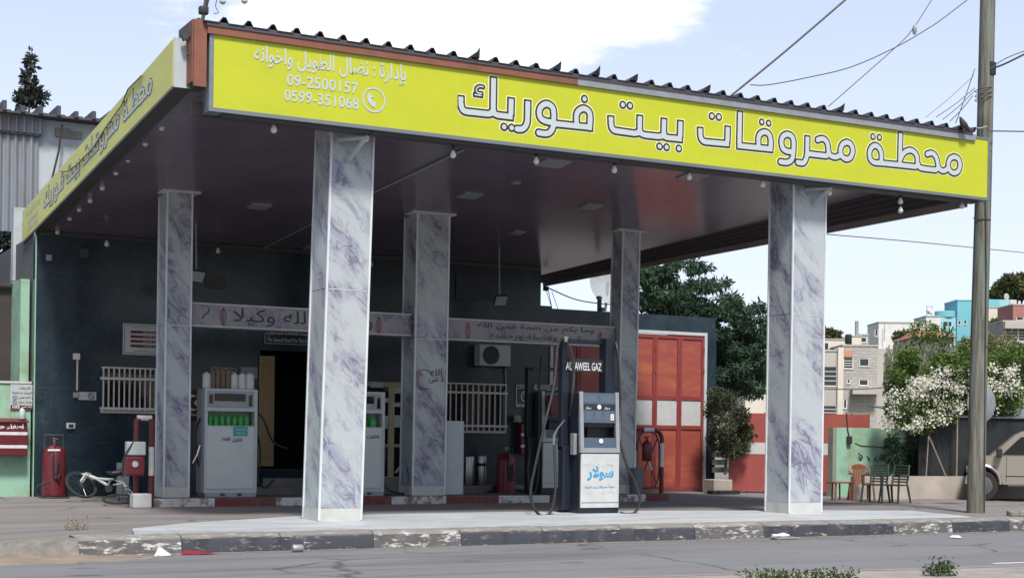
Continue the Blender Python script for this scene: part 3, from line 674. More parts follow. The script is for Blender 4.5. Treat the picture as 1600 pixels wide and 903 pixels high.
# steps / plinth at doorways
b = MB(); b.rbox(D1[0]-.2, D2[1]+.2, WY-.75, WY-.003, -.02, .20, .015); b.rbox(D1[0]+.1, D2[1], WY-.40, WY-.004, .18, .40, .015); b.build('step', M['concrete'], bld)
b = MB(); b.rbox(15.9, 18.3, WY-.7, WY-.003, -.02, .22, .02); b.build('step', M['concrete'], bld)
def window(W, nb, rails):
    x0, x1, z0, z1 = W; f = MB(); t = .06
    f.box(x0, x1, WY+.06, WY+.12, z0, z0+t); f.box(x0, x1, WY+.06, WY+.12, z1-t, z1); f.box(x0, x0+t, WY+.06, WY+.12, z0+t, z1-t); f.box(x1-t, x1, WY+.06, WY+.12, z0+t, z1-t); f.box((x0+x1)/2-.03, (x0+x1)/2+.03, WY+.055, WY+.125, z0+t, z1-t)
    w = f.build('window', M['dark_metal'], bld)
    g = MB(); g.box(x0+t, x1-t, WY+.085, WY+.095, z0+t, z1-t); g.build('pane', M['glass'], w)
    s = MB(); s.rbox(x0-.05, x1+.05, WY-.10, WY+.05, z0-.07, z0-.004, .01); s.build('sill', M['grille'], w)
    g = MB(); yo = WY-.14
    for i in range(nb+1):
        x = x0-.02+(x1-x0+.04)*i/nb; g.box(x-.015, x+.015, yo-.015, yo+.015, z0-.03, z1+.05)
    for k in rails:
        z = z0+(z1-z0)*k; g.box(x0-.10, x1+.06, yo-.035, yo-.017, z-.028, z+.028)
    g.box(x0-.04, x1+.04, yo-.012, yo+.14, z1+.05, z1+.085)
    g.build('window_bars', M['grille'], w)
window(W1, 13, (.04, .80)); window(W2, 12, (.10, .86))
# open wooden door leaf
x0 = wx(403); x1 = wx(427); d = MB(); d.rbox(x0, x1, WY-.07, WY-.03, wz(415,728), wz(415,556), .01); dl = d.build('door', M['wood'], bld)
d = MB(); zt, zb = wz(415,556), wz(415,728)
for k in (.08, .4, .72): d.rbox(x0+.07, x1-.07, WY-.082, WY-.068, zb+(zt-zb)*k, zb+(zt-zb)*(k+.22), .006)
d.build('door_panel', M['wood'], dl)
# glazed shop door with cream frame
d = MB(); x0, x1, z0, z1 = D2
for (a, c) in ((x0, x0+.08), ((x0+x1)/2-.02, (x0+x1)/2+.14), (x1-.08, x1)): d.box(a, c, WY+.05, WY+.11, z0, z1)
for (a, c) in ((z0, z0+.12), (z0+.85, z0+.92), (z0+1.55, z0+1.62), (z1-.12, z1)): d.box(x0, x1, WY+.055, WY+.105, a, c)
sd_ = d.build('glass_door', M['cream'], bld)
d = MB(); d.box(x0+.05, x1-.05, WY+.075, WY+.085, z0+.05, z1-.05); d.build('pane', M['glass'], sd_)
d = MB()
for (px, py, w, h) in ((589,601,.34,.14),(604,625,.1,.1),(603,660,.1,.3),(625,610,.28,.15),(622,658,.22,.3),(622,632,.3,.1)):
    p = at(px, py, WY+.045); d.box(p.x-w/2, p.x+w/2, WY+.038, WY+.05, p.z-h/2, p.z+h/2)
d.build('sticker', M['offwhite'], sd_)
d = MB(); p = at(627,732,WY); d.tube([(p.x-.14,WY+.04,p.z-.1),(p.x+.02,WY+.0,p.z+.1),(p.x+.1,WY+.0,p.z+.04),(p.x-.02,WY+.02,p.z-.18)], .035, 6); d.build('door_handle', M['offwhite'], sd_)
# conduits and boxes fixed to the wall
def pw(px, py, off=.0): return at(px, py, WY-off)
d = MB(); x = wx(121); d.box(x-.02, x+.02, WY-.03, WY-.002, wz(120,552), wz(120,366)); d.build('conduit', M['tile'], bld)
d = MB(); x = wx(119.5); d.box(x-.018, x+.018, WY-.03, WY-.002, wz(119,610), wz(119,560)); d.build('conduit', M['grille'], bld)
for (px, py, w, h, mt) in ((119,557,.15,.14,'grille'),(118,617,.12,.12,'grey_metal'),(110,665,.19,.13,'offwhite'),(131,396,.18,.20,'dark_metal'),(76,403,.12,.13,'grey_metal')):
    p = pw(px, py); d = MB(); d.rbox(p.x-w/2, p.x+w/2, WY-.07, WY-.003, p.z-h/2, p.z+h/2, .012); d.build('wall_box', M[mt], bld)
d = MB(); p = pw(110,665); d.box(p.x-.05, p.x+.05, WY-.078, WY-.069, p.z-.035, p.z+.035); d.build('socket_face', M['plastic_dark'], bld)
# ventilation grille strip over the door at the top (window band)
d = MB(); p0, p1 = at(712,428,WY), at(770,470,WY); d.box(p0.x, p1.x, WY-.04, WY-.003, p1.z, p0.z); d.build('wall_panel', M['navy'], bld)
p0, p1 = at(321,430,WY), at(352,452,WY); d = MB(); d.box(p0.x, p1.x, WY-.03, WY-.003, p1.z, p0.z); d.build('wall_panel', M['dark_metal'], bld)

# orange folding gate
gx = [wx(862,700)+i*(wx(1098,700)-wx(862,700))/6 for i in range(7)]
gt = thing('folding_gate', (21.7, WY, 0), 'tall orange folding gate with white middle panels right of the station building', 'gate')
b = MB(); b.box(gx[0]-.09, gx[0]-.005, WY-.03, WY+.12, 0, 4.37); b.box(gx[6]+.005, gx[6]+.09, WY-.03, WY+.12, 0, 4.37); b.box(gx[0]-.09, gx[6]+.09, WY-.028, WY+.12, 4.28, 4.365); b.build('frame', M['white'], gt)
for i in range(6):
    a, c = gx[i]+.004, gx[i+1]-.004; b = MB(); b.box(a, c, WY+.03, WY+.08, .03, 4.26)
    for (z0, z1) in ((.03,.12),(1.70,1.80),(2.50,2.60),(4.17,4.26)): b.box(a, c, WY-.005, WY+.03, z0, z1)
    for (q, r_) in ((a, a+.07), (c-.07, c)):
        for (z0, z1) in ((.12,1.70),(1.80,2.50),(2.60,4.17)): b.box(q, r_, WY-.004, WY+.03, z0, z1)
    lf = b.build('gate_leaf', M['gate_rib'], gt); [MB().box(a+.072, c-.072, WY+.022, WY+.029, z0, z1).build('orange_panel', M['orange'], lf) for z0, z1 in ((.125,1.695),(2.605,4.165))]
    b = MB(); b.box(a+.075, c-.075, WY+.015, WY+.028, 1.805, 2.495); b.build('white_panel', M['white'], lf)
    if i % 2 == 1:
        b = MB()
        for z in (.9, 3.3, 3.9): b.tube([(c, WY-.02, z-.07), (c, WY-.02, z+.07)], .018, 6)
        b.build('hinge', M['rust'], lf)

# wall text plates / signs ------------------------------------------------------
def plate(name, x0, x1, z0, z1, Y, mat, label, cat, group=None, th=.02):
    t = thing(name, ((x0+x1)/2, Y, z0), label, cat, group); b = MB(); b.rbox(x0, x1, Y-th, Y, z0, z1, .004); b.build('board', mat, t); return t
def rect_px(a, c, Y): p, q = at(*a, Y), at(*c, Y); return min(p.x,q.x), max(p.x,q.x), min(p.z,q.z), max(p.z,q.z)
def ring(b, cx, cz, Y, r, w=.012, n=28, a0=0, a1=2*math.pi):
    pts = [(cx+r*math.cos(a0+(a1-a0)*i/n), cz+r*math.sin(a0+(a1-a0)*i/n)) for i in range(n+1)]
    for i in range(n):
        (xa, za), (xb, zb) = pts[i], pts[i+1]; k = (r-w)/r
        b.quad((xa,Y,za), (xb,Y,zb), (cx+(xb-cx)*k,Y,cz+(zb-cz)*k), (cx+(xa-cx)*k,Y,cz+(za-cz)*k))
def border(b, x0, x1, z0, z1, Y, w=.012):
    b.quad((x0,Y,z0),(x1,Y,z0),(x1,Y,z0+w),(x0,Y,z0+w)); b.quad((x0,Y,z1-w),(x1,Y,z1-w),(x1,Y,z1),(x0,Y,z1)); b.quad((x0,Y,z0+w),(x0+w,Y,z0+w),(x0+w,Y,z1-w),(x0,Y,z1-w)); b.quad((x1-w,Y,z0+w),(x1,Y,z0+w),(x1,Y,z1-w),(x1-w,Y,z1-w))
def nosmoke(b, cx, cz, Y, r, w=.02):
    ring(b, cx, cz, Y, r, w); c, s = math.cos(R(-45)), math.sin(R(-45))
    b.quad((cx-r*c-w*.4,Y,cz-r*s), (cx-r*c+w*.4,Y,cz-r*s+w*.5), (cx+r*c+w*.4,Y,cz+r*s), (cx+r*c-w*.4,Y,cz+r*s-w*.5))
    b.quad((cx-r*.55,Y-.001,cz-r*.1),(cx+r*.5,Y-.001,cz+r*.05),(cx+r*.5,Y-.001,cz+r*.2),(cx-r*.55,Y-.001,cz+r*.05))
WF = WY-.0245
x0, x1, z0, z1 = rect_px((805,600),(838,637),WY); t = plate('no_smoking_sign', x0, x1, z0, z1, WY-.003, M['tile'], 'square dark sign with white no-smoking symbol beside the barred window right of the pump', 'sign')
b = MB(); border(b, x0+.02, x1-.02, z0+.02, z1-.02, WF, .016); nosmoke(b, (x0+x1)/2, (z0+z1)/2-.01, WF, .155, .025); b.build('symbol', M['pure_white_letter'], t)
txt('lettering', ar('ممنوع التدخين'), (x0+.06, WF, z1-.13), XR, ZU, x1-x0-.12, .09, M['pure_white_letter'], t, .02)
txt('lettering', 'NO SMOKING', (x0+.06, WF, z0+.045), XR, ZU, x1-x0-.12, .05, M['pure_white_letter'], t, .02)
x0, x1, z0, z1 = rect_px((122,612),(150,625),WY); t = plate('no_smoking_sign', x0, x1, z0, z1, WY-.003, M['white'], 'small pale sign with round no-smoking symbol under the left barred window', 'sign')
b = MB(); nosmoke(b, x1-.11, (z0+z1)/2, WF, .075, .02); b.build('symbol', M['letter_dark'], t); txt('lettering', ar('ممنوع التدخين'), (x0+.03, WF, z0+.05), XR, ZU, .2, .08, M['mint'], t, .02)
x0, x1, z0, z1 = rect_px((192,505),(258,556),WY); t = plate('notice_board', x0, x1, z0, z1, WY-.003, M['white'], 'white framed notice with four red bars above the left barred window', 'notice')
b = MB(); border(b, x0+.03, x1-.03, z0+.03, z1-.03, WF, .012); b.build('border', M['letter_dark'], t)
b = MB()
for k in range(4): b.box(x0+.17, x1-.06, WF-.002, WF+.002, z0+.17+k*.105, z0+.235+k*.105)
b.build('red_bar', M['red'], t)
txt('lettering', ar('تعليمات السلامة العامة'), (x0+.2, WF, z1-.11), XR, ZU, x1-x0-.3, .05, M['letter_dark'], t, .01); txt('lettering', ar('يرجى الالتزام'), (x0+.25, WF, z0+.06), XR, ZU, x1-x0-.4, .05, M['letter_dark'], t, .01)
for k in range(4): txt('lettering', ar(['ممنوع التدخين','اطفئ المحرك','ممنوع الاقتراب','ممنوع استعمال الجوال'][k]), (x0+.45, WF-.004, z0+.18+k*.105), XR, ZU, x1-x0-.6, .04, M['pure_white_letter'], t, .01)
x0, x1, z0, z1 = rect_px((412,519),(492,541),WY); t = plate('office_sign', x0, x1, z0, z1, WY-.003, M['tile'], 'dark green bilingual office sign fixed above the open doorway', 'sign')
txt('lettering', ar('الهيئة العامة للبترول'), (x0+.08, WF, z0+.23), XR, ZU, x1-x0-.16, .13, M['offwhite'], t, .015); txt('lettering', 'The General Board For Petroleum', (x0+.08, WF, z0+.07), XR, ZU, x1-x0-.16, .10, M['offwhite'], t, .01)
b = MB(); border(b, x0+.02, x1-.02, z0+.02, z1-.02, WF, .012); b.build('border', M['offwhite'], t)
x0, x1, z0, z1 = rect_px((329,573),(369,590),WY); t = plate('name_plate', x0, x1, z0, z1, WY-.003, M['tile'], 'small green plate with pale Arabic writing behind the bags on the white pump', 'sign')
txt('lettering', ar('محطة فوريك'), (x0+.06, WF, z0+.07), XR, ZU, x1-x0-.12, .14, M['offwhite'], t, .02); b = MB(); border(b, x0+.01, x1-.01, z0+.01, z1-.01, WF, .012); b.build('border', M['offwhite'], t)
x0, x1, z0, z1 = rect_px((376,573),(402,592),WY); t = plate('notice_board', x0, x1, z0, z1, WY-.003, M['grey_metal'], 'small grey card on the wall left of the open wooden door', 'notice')
x0, x1, z0, z1 = rect_px((290,608),(311,658),31.0); t = thing('crescent_sign', ((x0+x1)/2, 31, .17), 'dark red hanging board with white crescent and cross between marble column and white pump', 'sign')
b = MB(); b.rbox(x0, x1, 30.97, 31., z0, z1, .004); b.build('board', M['red'], t); b = MB()
cxx, czz = (x0+x1)/2-.01, z1-.28
pts = [(cxx+.15*math.cos(a), czz+.17*math.sin(a)) for a in np.linspace(R(40), R(320), 20)]; pts2 = [(cxx+.045+.115*math.cos(a), czz+.13*math.sin(a)) for a in np.linspace(R(310), R(50), 20)]
n2 = len(pts)
for i in range(n2-1): b.quad(*[(p[0], 30.966, p[1]) for p in (pts[i], pts[i+1], pts2[n2-2-i], pts2[n2-1-i])])
b.box(cxx+.03, cxx+.13, 30.962, 30.967, czz-.018, czz+.018); b.box(cxx+.062, cxx+.098, 30.961, 30.966, czz-.06, czz+.06); b.build('symbol', M['pure_white_letter'], t)
txt('lettering', ar('إسعاف'), (x0+.04, 30.965, z0+.08), XR, ZU, x1-x0-.08, .12, M['pure_white_letter'], t, .02)
b = MB(); b.tube([((x0+x1)/2, 31, z0), ((x0+x1)/2, 31, 0)], .02, 6); b.build('post', M['dark_metal'], t)

# air conditioner
p = at(766,556,WY); ac = thing('air_conditioner', (p.x, WY, p.z-.27), 'white outdoor air conditioner unit mounted under the calligraphy beam', 'air conditioner')
b = MB(); b.rbox(p.x-.48, p.x+.40, WY-.36, WY-.04, p.z-.27, p.z+.27, .02); b.build('casing', M['offwhite'], ac)
b = MB(); b.lathe([(.235,0),(.235,.02),(.2,.03)], (p.x-.16, WY-.37, p.z), 28, 'y'); b.build('fan_hole', M['recess'], ac)
b = MB()
for r_ in (.06,.11,.16,.21): b.tube([(p.x-.16+r_*math.cos(a), WY-.375, p.z+r_*math.sin(a)) for a in np.linspace(0, 2*math.pi, 24, endpoint=False)], .004, 4, closed=True)
b.build('fan_guard', M['grey_metal'], ac)
b = MB()
for s_ in (-.38, .3): MB().box(p.x+s_-.02, p.x+s_+.02, WY-.4, WY-.003, p.z-.31, p.z-.275).build('bracket', M['dark_metal'], ac)
b = MB(); b.tube([(p.x+.38,WY-.1,p.z-.2),(p.x+.42,WY-.05,p.z-.4),(p.x+.45,WY-.04,p.z-.8),(p.x+.38,WY-.04,p.z-1.0)], .018, 6); b.build('pipe', M['grey_metal'], ac)

# ================================================================== CANOPY
cn = thing('canopy', (14, 28, 0), 'large station canopy with dark ribbed roof sheet and glossy purple brown ceiling', 'canopy')
# ceiling slightly skewed on the right
e0, e1 = onceil(1330,312), onceil(846,430)
CR0 = e0+(e0-e1)*((e0.y-22.85)/(e1.y-e0.y)); CR0 = Vector((max(20.2, CR0.x), 22.85, 0)); CR1 = Vector((19.35, 35.6, 0))
cpoly = [(6.5,22.85), (CR0.x,22.85), (CR1.x,35.6), (6.3,35.6)]
b = MB(); b.prism([(x, y, ceil_z(y)) for x, y in cpoly], (0,0,.04)); b.build('ceiling', M['ceiling'], cn)
# roof sheet with trapezoid ribs running front to back
b = MB(); RX0, RX1, pitch = 6.55, 22.55, .392; prf = []
x = RX0
while x < RX1: prf += [(x,0),(x+pitch-.14,0),(x+pitch-.095,.085),(x+pitch-.045,.085)]; x += pitch
prf.append((RX1,0))
def roofz(y): return 7.80-.112*(y-22.3)
ys = [22.43, 36.2]; rn = random.Random(5); vs = []
for y in ys:
    for (x, h) in prf:
        sk = (1-(x-RX0)/(RX1-RX0)*0) ; xx = x if y < 30 else 6.3+(x-RX0)*(20.6-6.3)/(RX1-RX0); vs.append((xx, y, roofz(y)+h))
n_ = len(prf); b.add(vs+[(v[0], v[1], v[2]-.012) for v in vs], [(i, i+1, n_+i+1, n_+i) for i in range(n_-1)]+[(2*n_+i, 3*n_+i, 3*n_+i+1, 2*n_+i+1) for i in range(n_-1)]+[(i, 2*n_+i, 2*n_+i+1, i+1) for i in range(n_-1)])
b.build('roof_sheet', M['roof_tin'], cn)
b = MB(); b.box(6.6, 22.5, 22.445, 22.46, 7.715, 7.785); b.build('eaves_angle', M['roof_tin'], cn)
# lifted rib ends
for i, px in enumerate((1010, 880, 940, 1110, 1330, 748)):
    X = at(px, 140, 22.25).x; k = round((X-RX0)/pitch); X = RX0+k*pitch-.07; zz = roofz(22.25)
    b = MB(); b.add([(X-.08,22.42,zz),(X+.08,22.42,zz),(X+.05,22.35,zz+.11+.03*(i%3)),(X+.0,22.35,zz+.09),(X-.09,22.9,zz-.02),(X+.09,22.9,zz-.02)], [(0,1,2,3),(1,5,2),(0,3,4),(3,2,5,4)]); b.build('lifted_rib', M['roof_tin'], cn)
# orange primer fascia between sign and roof, tapering to the right
p0 = at(316,34,22.45); b = MB(); b.box(6.62, 13.2, 22.46, 22.50, 7.60, 7.76); b.build('fascia', M['rust'], cn)
b = MB(); b.box(6.42, 6.62, 22.50, 22.54, 6.78, 7.80); b.box(6.40, 6.44, 22.54, 23.3, 6.85, 7.8); b.build('fascia', M['rust'], cn)
b = MB(); b.box(13.2, 22.6, 22.46, 22.50, 7.60, 7.735); b.build('fascia', M['grey_metal'], cn)
# beams behind the sign and right edge beam with purlins
b = MB(); b.box(6.5, 22.95, 22.83, 22.93, 6.40, 6.62); b.build('edge_beam', M['dark_metal'], cn)
E0, E1 = Vector((22.85, 22.95, 6.42)), Vector((20.15, 36.0, 5.66))
def beam(b, p, q, w, h):
    d = (q-p).normalized(); s = d.cross(UP).normalized()*w/2; u = s.cross(d).normalized()*h/2
    b.add([p-s-u, p+s-u, p+s+u, p-s+u, q-s-u, q+s-u, q+s+u, q-s+u], [(0,1,2,3),(7,6,5,4),(0,4,5,1),(1,5,6,2),(2,6,7,3),(3,7,4,0)])
b = MB(); beam(b, E0, E1, .07, .16); b.build('edge_beam', worn('tan edge beam', (.26,.22,.20), (.14,.12,.12), 2, .7), cn)
L0, L1 = Vector((CR0.x, 22.95, ceil_z(22.95))), Vector((CR1.x, 35.6, ceil_z(35.6)))
for k in range(5):
    t = (k+.3)/5; b = MB(); z = .0
    beam(b, L0.lerp(E0, t)+Vector((0,0,.04)), L1.lerp(E1, t)+Vector((0,0,.04)), .05, .09); b.build('purlin', worn('dusty purlin', (.075,.065,.075), (.04,.035,.04), 2, .7) if k == 0 else bpy.data.materials['dusty purlin'], cn)
b = MB(); b.quad(L0+Vector((0,0,.13)), E0+Vector((.03,0,.13)), E1+Vector((.03,0,.13)), L1+Vector((0,0,.13))); b.build('roof_underside', M['roof_tin'], cn)
b = MB(); b.box(6.30,6.42, 22.95,35.5, 0, .01); b = MB()
beam(b, Vector((6.45,22.9,ceil_z(22.9)+.1)), Vector((6.4,35.6,ceil_z(35.6)+.1)), .06, .3); b.build('edge_beam', M['dark_metal'], cn)
beamb = MB(); beamb.box(6.3, 19.3, 35.5, 35.6, 5.5, 6.1); beamb.build('edge_beam', M['dark_metal'], cn)
# wall to ceiling trim, cross cables, ceiling light panels
b = MB(); zc = ceil_z(WY-.03); b.box(6.3, 18.9, WY-.05, WY-.004, zc-.10, zc-.012); b.build('ceiling_trim', M['dark_metal'], cn)
cl_pts = [(405,323,.42),(865,255,.55),(924,323,.42),(735,306,.42),(808,364,.3),(1083,276,.5),(486,388,.3),(806,286,.16)]
for (px, py, s_) in cl_pts:
    p = onceil(px, py, -.015); b = MB()
    b.add([(p.x+dx*s_/2, p.y+dy*s_/2, ceil_z(p.y+dy*s_/2)+dz_) for dz_ in (-.03, -.004) for dx, dy in ((-1,-1),(1,-1),(1,1),(-1,1))], [(0,3,2,1),(4,5,6,7),(0,1,5,4),(1,2,6,5),(2,3,7,6),(3,0,4,7)])
    b.build('light_panel', M['grey_metal'], cn)
# thin conduits on the ceiling
b = MB(); p, q = onceil(575,305,-.03), onceil(725,234,-.03); b.tube([p, q], .022, 6); p, q = onceil(412,388,-.03), onceil(487,350,-.03); b.tube([p, q], .018, 6); b.build('ceiling_conduit', M['grey_metal'], cn)
# exposed steel at the front left corner
b = MB()
for (a, c, w) in (((296,88),(312,30),.07),((285,60),(318,48),.09),((300,108),(320,60),.05),((306,66),(318,92),.04)):
    b = MB(); beam(b, at(*a,22.7), at(*c,22.7), w, w); b.build('bracket', M['dark_metal'], cn)
b = MB(); p = at(300,55,22.9); b.box(6.38, 6.62, 22.62, 23.2, 7.55, 7.76); b.box(6.46, 6.64, 22.7, 23.0, 6.8, 7.6); b.build('corner_plate', M['roof_tin'], cn)

# ------------------------------------------------------------------ signs
sg = thing('station_sign', (14.8, 22.5, 0), 'long yellow front sign on the canopy with white Arabic name and phone numbers', 'sign')
SX0, SX1, SZ0, SZ1 = 6.66, 23.02, 6.42, 7.70
b = MB(); b.box(SX0, SX1, 22.515, 22.82, SZ0, SZ1); b.build('box', M['frame_grey'], sg)
b = MB(); fw = .05
b.box(SX0, SX1, 22.49, 22.514, SZ0, SZ0+fw+.01); b.box(SX0, SX1, 22.49, 22.514, SZ1-fw+.01, SZ1); b.box(SX0, SX0+.07, 22.49, 22.514, SZ0+fw+.01, SZ1-fw+.01); b.box(SX1-fw, SX1, 22.49, 22.514, SZ0+fw+.01, SZ1-fw+.01)
b.build('frame', M['frame_grey'], sg)
b = MB(); b.box(SX0+.07, SX1-fw, 22.502, 22.513, SZ0+fw+.01, SZ1-fw+.01); b.build('face', M['yellow'], sg)
b = MB()
for (a, c) in ((6.9, 9.4), (9.4, 14.2), (14.2, 22.8)): b.box(a, c-.02, 22.56, 22.78, SZ0-.05, SZ0-.002)
b.build('lower_rail', M['dark_metal'], sg)
letters('halo', lambda u, w: (u, 22.4995, w), M['letter_halo'], 'lettering_edge', sg)
letters('dark', lambda u, w: (u, 22.496, w), M['letter_dark'], 'lettering_outline', sg)
letters('fill', lambda u, w: (u, 22.492, w), M['lettering_white'], 'lettering', sg)
def sgp(px, py): p = at(px, py, 22.49); return p
a, c = sgp(398,96), sgp(635,122)
t1 = txt('lettering', ar('بإدارة : نضال الطويل واخوانه'), (sgp(397,100).x, 22.496, sgp(515,111).z-.10), XR, ZU, sgp(635,110).x-sgp(397,100).x, .36, M['lettering_white'], sg, .015)
txt('lettering', '09-2500157', (sgp(448,135).x, 22.496, sgp(448,133.5).z), XR, ZU, sgp(560,140).x-sgp(448,135).x, .185, M['lettering_white'], sg, .014)
txt('lettering', '0599-351068', (sgp(444,160).x, 22.496, sgp(444,157.5).z), XR, ZU, sgp(561,165).x-sgp(444,160).x, .185, M['lettering_white'], sg, .014)
b = MB(); p = sgp(584.5,156.5); ring(b, p.x, p.z, 22.496, .205, .028); b.build('phone_ring', M['lettering_white'], sg)
b = MB(); hs = []
for i in range(13):
    a_ = R(150)+R(115)*i/12; ro = .155; ri = .085 if 2 < i < 10 else .055
    hs.append(((p.x+.04+ro*math.cos(a_), 22.494, p.z+.03+ro*math.sin(a_)), (p.x+.04+ri*math.cos(a_), 22.494, p.z+.03+ri*math.sin(a_))))
for i in range(12): b.quad(hs[i][0], hs[i+1][0], hs[i+1][1], hs[i][1])
b.build('phone_symbol', M['lettering_white'], sg)

# left sign, its bottom follows the falling roof
ls = thing('side_sign', (6.2, 29, 0), 'pale yellow side sign sloping back along the left edge of the canopy', 'sign')
LY0, LY1 = 22.83, 35.5
def lb(y): return 6.80-(6.80-5.73)*(y-LY0)/(LY1-LY0)
def lt(y): return 7.56-(7.56-6.46)*(y-LY0)/(LY1-LY0)
def wedge(x0, x1, ya, yb, f0, f1):
    return MB().add([(x0,ya,f0(ya)),(x1,ya,f0(ya)),(x1,yb,f0(yb)),(x0,yb,f0(yb)),(x0,ya,f1(ya)),(x1,ya,f1(ya)),(x1,yb,f1(yb)),(x0,yb,f1(yb))], [(0,3,2,1),(4,5,6,7),(0,1,5,4),(1,2,6,5),(2,3,7,6),(3,0,4,7)])
wedge(6.205, 6.50, LY0, LY1, lb, lt).build('box', worn('pale sign casing', (.42,.47,.50), (.30,.33,.35), 2, .5), ls)
wedge(6.192, 6.203, LY0+.02, LY1-.02, lambda y: lb(y)+.02, lambda y: lt(y)-.02).build('face', M['yellow_sheen'], ls)
wedge(6.21, 6.49, LY0+.01, LY1, lambda y: lb(y)-.012, lambda y: lb(y)-.003).build('underside', M['dark_metal'], ls)
def lplace(dx):
    def f(u, w):
        y = 23.55+(22.9-u)*(33.0-23.55)/(22.9-10.9); t = (w-SZ0)/(SZ1-SZ0); return (6.19-dx, y, lb(y)+(lt(y)-lb(y))*(.02+t*.97))
    return f
letters('halo', lplace(.0), M['letter_halo'], 'lettering_edge', ls); letters('dark', lplace(.003), M['letter_dark'], 'lettering_outline', ls); letters('fill', lplace(.006), M['lettering_white'], 'lettering', ls)
slp = Vector((0, -1, (lb(23)-lb(24)))).normalized()
for s_, yy, w, k, hh in ((ar('بإدارة : نضال الطويل واخوانه'), 35.0, 1.6, .62, .17), ('09-2500157', 34.8, 1.2, .36, .11), ('0599-351068', 34.8, 1.2, .14, .11)):
    txt('lettering', s_, (6.187, yy, lb(yy)+.73*k), slp, ZU, w, hh, M['lettering_white'], ls, .01)
# loose cable hanging over the side sign
cb_ = MB(); cb_.tube([atx(*q, 6.17) for q in ((222,118),(200,140),(190,165),(165,200),(145,232),(120,258),(105,268),(94,268))], .014, 5)
tag(cb_.build('cable', worn('pale cable', (.2,.19,.15), (.1,.1,.1), 5, .7), smooth=True), 'thin loose cable draped across the pale side sign', 'cable')

# ================================================================== COLUMNS
def column(x0, x1, y0, y1, zb, ztop, joint, label, capital=False, lean=(0,0)):
    t = thing('column', ((x0+x1)/2, (y0+y1)/2, zb), label, 'column', 'marble clad columns under the canopy')
    sh = lambda z: Matrix.Translation((lean[0]*(z-zb), lean[1]*(z-zb), 0))
    def shear(b):
        b.v = [(v[0]+lean[0]*(v[2]-zb), v[1], v[2]) for v in b.v]; return b
    b = MB(); b.box(x0, x1, y0, y1, zb+.22, joint-.006); b.box(x0, x1, y0, y1, joint+.006, ztop); shear(b).build('shaft', M['marble'], t)
    b = MB(); b.box(x0+.01, x1-.01, y0+.01, y1-.01, joint-.006, joint+.006); shear(b).build('joint', M['dark_metal'], t)
    b = MB(); b.box(x0-.012, x1+.012, y0-.012, y1+.012, zb, zb+.215); shear(b).build('plinth', M['plinth'], t)
    b = MB(); w = .028
    for (x, y) in ((x0, y0), (x1, y0), (x0, y1)):
        b.box(x-w/2-.006, x+w/2+.002, y-w/2-.006, y+w/2, zb+.02, ztop-.01)
    b.box(x0+w, x1-w, y0-.004, y0+.002, joint-.012, joint+.002)
    shear(b).build('corner_bead', M['bead'], t)
    if capital:
        b = MB(); b.rbox(x0-.14, x1+.14, y0-.14, y1+.14, ztop-.05, ztop, .01); b.build('capital', M['plinth'], t)
    return t
cF1 = column(8.76, 9.50, 23.07, 23.80, .055, 6.83, 3.87, 'front left marble column standing on the pale pavement', lean=(.022, 0))
cF2 = column(18.33, 19.12, 22.95, 23.68, .055, 6.85, 3.91, 'front right marble column standing on the pale pavement', lean=(.002, 0))
cB1 = column(7.92, 8.42, 29.48, 30.1, .165, ceil_z(29.4)-.01+.03, 3.60, 'slim rear marble column beside the fallen bicycle and red hoop', True)
cB2 = column(13.30, 14.06, 29.42, 30.08, .165, ceil_z(29.4)+.02, 3.55, 'rear middle marble column with an emblem, between the two calligraphy beams', True, (.006,0))
cB3 = column(18.47, 18.93, 29.40, 29.85, .165, ceil_z(29.4)+.02, 3.53, 'rear right marble column beside the grey bin', True, (.012,0))
# emblem on the middle rear column
b = MB(); p = at(663,593,29.40); ring(b, p.x, p.z, 29.405, .225, .02, 24, R(20), R(300)); ring(b, p.x+.02, p.z-.02, 29.404, .18, .012, 20, R(120), R(290)); b.build('emblem_ring', M['red_letter'], cB2)
txt('lettering', ar('لا غنى'), (p.x+.12, 29.404, p.z-.08), XR, ZU, .34, .2, M['letter_dark'], cB2, .0); txt('lettering', ar('الله'), (p.x+.14, 29.404, p.z+.1), XR, ZU, .28, .14, M['letter_dark'], cB2, .0)
# angle braces from front columns to the sign
for (p0, p1) in (((545,250),(572,215)),((1265,328),(1297,294))):
    b = MB(); Yc = 23.0; beam(b, at(*p0,Yc-.0), at(*p1,22.62), .05, .05); q = at(*p1,22.62)
    beam(b, Vector((q.x-.35, 23.0, q.z-.02)), Vector((q.x+.05, 22.62, q.z)), .05, .05)
    b.build('brace', M['offwhite'], cF1 if p0[0] < 700 else cF2)

